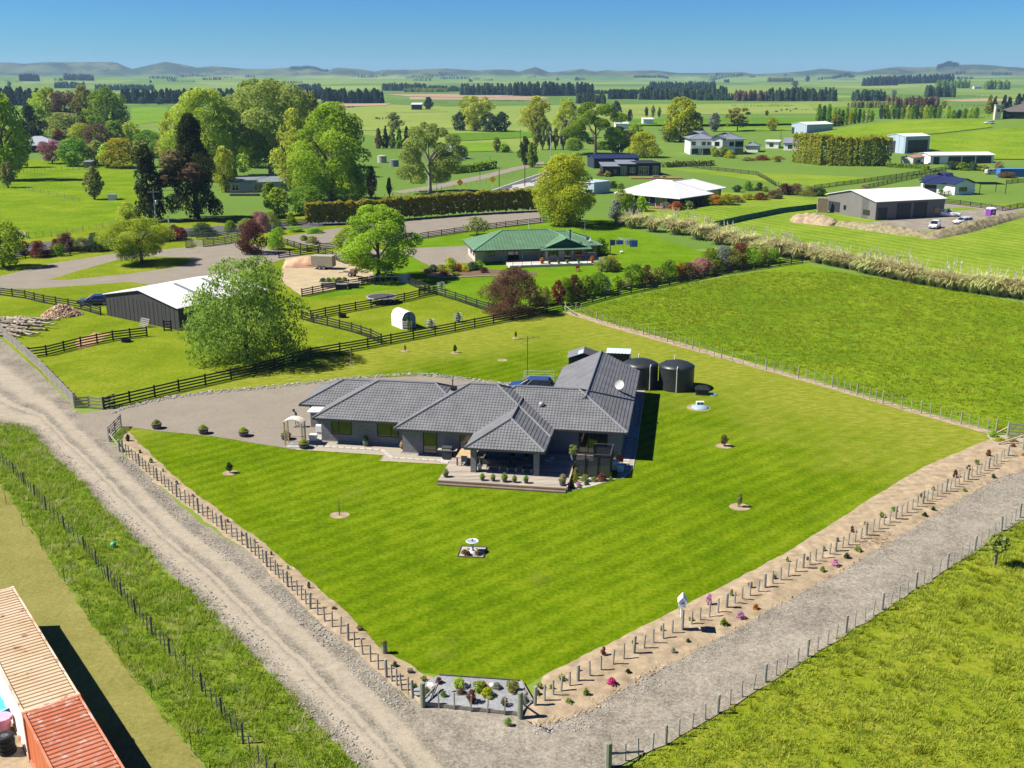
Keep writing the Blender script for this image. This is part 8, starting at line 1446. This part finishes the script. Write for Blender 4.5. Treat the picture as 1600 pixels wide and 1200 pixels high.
for k, (x, y, w_, h_, c, sh) in enumerate(((844, 1075, 12, 9, 'pale', 'vase'), (841, 1086, 10, 9, 'bluegreen', 'mound'), (862, 1077, 10, 9, 'green', 'mound'), (878, 1064, 14, 11, 'olive', 'vase'), (889, 1099, 14, 9, 'olive', 'mound'), (916, 1086, 12, 12, 'green', 'mound'), (904, 1050, 8, 10, 'brown', 'oval'), (943, 1024, 11, 16, 'red', 'oval'), (955, 1070, 18, 13, 'magenta', 'mound'), (981, 1052, 10, 8, 'dark', 'mound'), (990, 1008, 8, 12, 'olive', 'oval'), (1034, 987, 8, 11, 'olive', 'oval'), (1052, 1020, 10, 9, 'grey', 'mound'), (1075, 1004, 9, 7, 'bluegreen', 'mound'), (1080, 972, 12, 8, 'olive', 'vase'), (1107, 946, 12, 20, 'mauve', 'vase'), (1131, 977, 14, 12, 'green', 'mound'), (1157, 966, 16, 12, 'mauve', 'mound'), (1181, 952, 12, 9, 'orange', 'mound'), (1143, 932, 8, 13, 'pale', 'oval'), (1172, 920, 10, 12, 'olive', 'vase'), (1210, 905, 9, 8, 'brown', 'mound'),
        (1230, 878, 7, 9, 'olive', 'oval'), (1262, 877, 8, 8, 'brown', 'mound'), (1285, 893, 10, 9, 'green', 'mound'), (1304, 884, 14, 12, 'mauve', 'mound'), (1287, 862, 8, 9, 'olive', 'oval'), (1308, 848, 7, 10, 'olive', 'oval'), (1323, 872, 12, 9, 'bluegreen', 'mound'), (1340, 861, 13, 9, 'olive', 'mound'), (1331, 832, 8, 12, 'brown', 'oval'), (1352, 822, 8, 9, 'olive', 'oval'), (1377, 810, 9, 11, 'olive', 'vase'), (1396, 800, 9, 9, 'green', 'vase'), (1440, 778, 8, 9, 'brown', 'oval'), (1445, 806, 10, 6, 'dark', 'mound'), (1458, 797, 8, 6, 'dark', 'mound'), (1458, 768, 8, 9, 'olive', 'oval'), (1492, 747, 9, 15, 'red', 'oval'), (1507, 767, 8, 5, 'olive', 'mound'), (1513, 735, 9, 10, 'brown', 'oval'), (1526, 727, 9, 10, 'pale', 'vase'), (1544, 714, 10, 13, 'red', 'oval'), (1552, 746, 8, 6, 'bluegreen', 'mound'))):
    shrub(x, y, w_, h_, c, f'{dict(dark="dark green", brown="brownish", magenta="magenta flowering", mauve="mauve flowering", bluegreen="blue-green", pale="pale green", grey="grey", red="red-leaved").get(c, c)} plant, {nth(k)} from the pebble garden along the soil bank', sh, 'border_plant', 'plants along the roadside soil bank', 'plant', 'tiny', z=.1)
t = thing('brush_heap', 'heap of dead brown cuttings on the soil bank', 'brush heap', P(1368, 846, .08)); b = MB()
for k in range(60): a = random.random() * 6.28; p = Vector((random.gauss(0, .7), random.gauss(0, .35), random.random() * .25)); b.tube(p, p + Vector((math.cos(a) * .5, math.sin(a) * .4, random.uniform(-.05, .2))), .012, .005, 3)
part('twigs', b.mesh('twigs', mat('dead_twigs', (.16, .09, .05), .9)), t, kind='stuff')
# tyre stack, kayak-like paddling pool and crate beside the containers
tp = P(12, 1176); bt_ = MB(); bt_.lathe([(.20, -.10), (.36, -.12), (.40, -.08), (.41, 0), (.40, .08), (.36, .12), (.20, .10)], n=26, cap=False); bigt = bt_.mesh('tyre', RUBBER, True)
for k, w_ in enumerate(('bottom', 'second from the bottom', 'third from the bottom', 'topmost')):
    o = thing('car_wheel', f'black car wheel, {w_} of the stack beside the containers', 'wheel', tp + Vector((random.uniform(-.04, .04), random.uniform(-.04, .04), .13 + .25 * k)), k, 'stacked wheels beside the containers'); part('tyre', bigt, o)
    q = MB(); q.lathe([(.06, .09), (.07, .05), (.01, .05)], n=12, cap=False); q.lathe([(.26, .10), (.29, .11), (.30, .05), (.24, -.02), (.24, -.1)], n=24, cap=False)
    for j in range(10): a = j * .628; q.box((.16 * math.cos(a), .16 * math.sin(a), .07), (.22, .035, .03), a)
    part('rim', q.mesh('rim', RIM), o)
p = P(-14, 1112); t = thing('paddling_pool', 'bright blue curved plastic pool leaning at the white container', 'paddling pool', p + Vector((0, 0, .1))); b = MB(); b.lathe([(1.2, 0), (1.3, .45), (1.38, .5), (1.3, .52), (1.15, .08), (.01, .06)], n=26, cap=False); part('shell', b.mesh('shell', mat('bright_blue_plastic', (.06, .34, .58), .35)), t); b = MB(); b.lathe([(1.32, .5), (1.42, .53), (1.32, .56)], n=26, cap=False); part('rim', b.mesh('rim', mat('pale_blue_rim', (.30, .52, .66), .4)), t)
t = thing('pink_tub', 'pink tub behind the wheel stack', 'tub', P(6, 1142)); b = MB(); b.lathe([(.3, 0), (.4, .75), (.43, .78)], n=16); part('wall', b.mesh('wall', mat('pink_plastic', (.62, .22, .30), .5)), t); b = MB(); b.lathe([(.44, .76), (.44, .8), (.4, .8)], n=16); part('rim', b.mesh('rim', mat('pink_rim', (.68, .28, .36), .5)), t)
sheet('bare_ground', [(-200, 1150), (0, 1130), (45, 1160), (52, 1230), (-100, 1260)], .012, SOIL, .15, .4)
b = MB(); b.lathe([(.02, -.2), (.16, -.14), (.2, 0), (.16, .14), (.02, .2)], n=14); single('plastic_ball', b.mesh('plastic_ball', mat('green_ball', (.05, .38, .20), .4), True), 'small bright green ball lost in the verge grass', 'ball', P(177, 851, .2), 0, (1, 1, 1))
# ------------------------------------------------------------------ the person on the drive
def person(loc, rz):
    t = thing('person', 'person in a purple top and dark shorts walking with head bent by the garden arch', 'person', loc, rz); SKIN = mat('skin', (.42, .24, .16), .6, .05); TOP = mat('purple_shirt', (.13, .075, .20), .85, .1); SHORT = mat('dark_shorts', (.03, .028, .035), .85); HAIR = mat('dark_hair', (.018, .012, .010), .6)
    V = dict(pel=(0, 0, .90, .125), wai=(.02, 0, 1.05, .115), che=(.06, 0, 1.25, .13), nec=(.13, 0, 1.43, .052), hd0=(.18, 0, 1.50, .075), hd1=(.22, 0, 1.60, .085),
        hl=(0, .09, .86, .09), kl=(.12, .10, .48, .058), al=(.05, .10, .09, .040), fl=(.19, .11, .03, .032), hr=(0, -.09, .86, .09), kr=(-.05, -.10, .47, .058), ar=(-.22, -.10, .11, .040), fr=(-.10, -.11, .03, .032),
        sl=(.07, .17, 1.36, .06), el=(.06, .24, 1.10, .042), wl=(.20, .22, .90, .03), sr=(.07, -.17, 1.36, .06), er=(.0, -.24, 1.10, .042), wr=(.14, -.21, .88, .03))
    for s, w in (('l', 1), ('r', -1)):
        x, y, z, _ = V['w' + s]; V['p' + s] = (x + .05, y, z - .05, .026)
        for k in range(4): V[f'f{s}{k}'] = (x + .075 + .008 * k, y + w * (-.024 + .016 * k), z - .13 + .006 * abs(k - 1), .0085)
        V['t' + s] = (x + .09, y - w * .035, z - .07, .009)
    E_ = [('pel', 'wai'), ('wai', 'che'), ('che', 'nec'), ('nec', 'hd0'), ('hd0', 'hd1'), ('pel', 'hl'), ('hl', 'kl'), ('kl', 'al'), ('al', 'fl'), ('pel', 'hr'), ('hr', 'kr'), ('kr', 'ar'), ('ar', 'fr'), ('che', 'sl'), ('sl', 'el'), ('el', 'wl'), ('che', 'sr'), ('sr', 'er'), ('er', 'wr')]
    for s in 'lr': E_ += [('w' + s, 'p' + s), ('p' + s, 't' + s)] + [('p' + s, f'f{s}{k}') for k in range(4)]
    def skin(name, keys, grow, m, over=None):
        ks = [k for k in V if k in keys]; ix = {k: i for i, k in enumerate(ks)}; P_ = dict(V); P_.update(over or {})
        me = bpy.data.meshes.new(name); me.from_pydata([P_[k][:3] for k in ks], [(ix[a], ix[b]) for a, b in E_ if a in ix and b in ix], []); me.materials.append(m)
        o = part(name, me, t); md = o.modifiers.new('skin', 'SKIN'); sv = me.skin_vertices[0].data if me.skin_vertices else None
        if sv is None:
            bpy.context.view_layer.objects.active = o
        for k in ks:
            if sv: r_ = P_[k][3] + grow; sv[ix[k]].radius = (r_, r_)
        if sv: sv[ix.get('pel', 0)].use_root = True
        su = o.modifiers.new('smooth', 'SUBSURF'); su.levels = su.render_levels = 2; return o
    def addskin(me_keys): pass
    body = skin('body', set(V), 0, SKIN); skin('shirt', {'wai', 'che', 'nec', 'sl', 'el', 'sr', 'er', 'pel'}, .022, TOP, {'nec': (.11, 0, 1.40, .055)}); skin('shorts', {'pel', 'hl', 'kl', 'hr', 'kr', 'wai'}, .022, SHORT, {'kl': (.09, .10, .58, .068), 'kr': (-.04, -.10, .57, .068), 'wai': (.01, 0, 1.0, .115)})
    for s, x, y in (('l', .10, .105), ('r', -.17, -.105)):
        b = MB(); b.loft([[(x - .07 + .27 * f, y - w_, 0), (x - .07 + .27 * f, y + w_, 0), (x - .07 + .27 * f, y + w_ * .8, h_), (x - .07 + .27 * f, y - w_ * .8, h_)] for f, w_, h_ in ((0, .035, .09), (.3, .042, .10), (.7, .05, .07), (1, .035, .04))]); part('shoe', b.mesh('shoe', CHAR), t)
    b = MB(); b.lathe([(.0, .13), (.07, .11), (.112, .04), (.112, -.03), (.095, -.08)], n=14, cap=False); part('hair', b.mesh('hair', HAIR, True), t, (.205, 0, 1.60), (0, .55, 0))
    f = MB()
    for y in (-.035, .035): f.lathe([(.0, .012), (.012, .006), (.012, -.004), (0, -.01)], (.315, y, 1.575), 8)
    part('eyes', f.mesh('eyes', HAIR), t); f = MB(); f.loft([[(.30, -.015, 1.535), (.30, .015, 1.535), (.30, .006, 1.585), (.30, -.006, 1.585)], [(.335, -.008, 1.53), (.335, .008, 1.53), (.315, .003, 1.57), (.315, -.003, 1.57)]]); part('nose', f.mesh('nose', SKIN), t)
    for y in (-.09, .09): f = MB(); f.box((.20, y, 1.575), (.035, .02, .06)); part('ear', f.mesh('ear', SKIN), t)
    f = MB(); f.box((.295, 0, 1.515), (.02, .05, .012)); part('mouth', f.mesh('mouth', mat('lips', (.32, .12, .10), .6)), t)
    return t
person(P(464, 667, .036), R(190))
print("SCENE BUILT", len(bpy.data.objects))
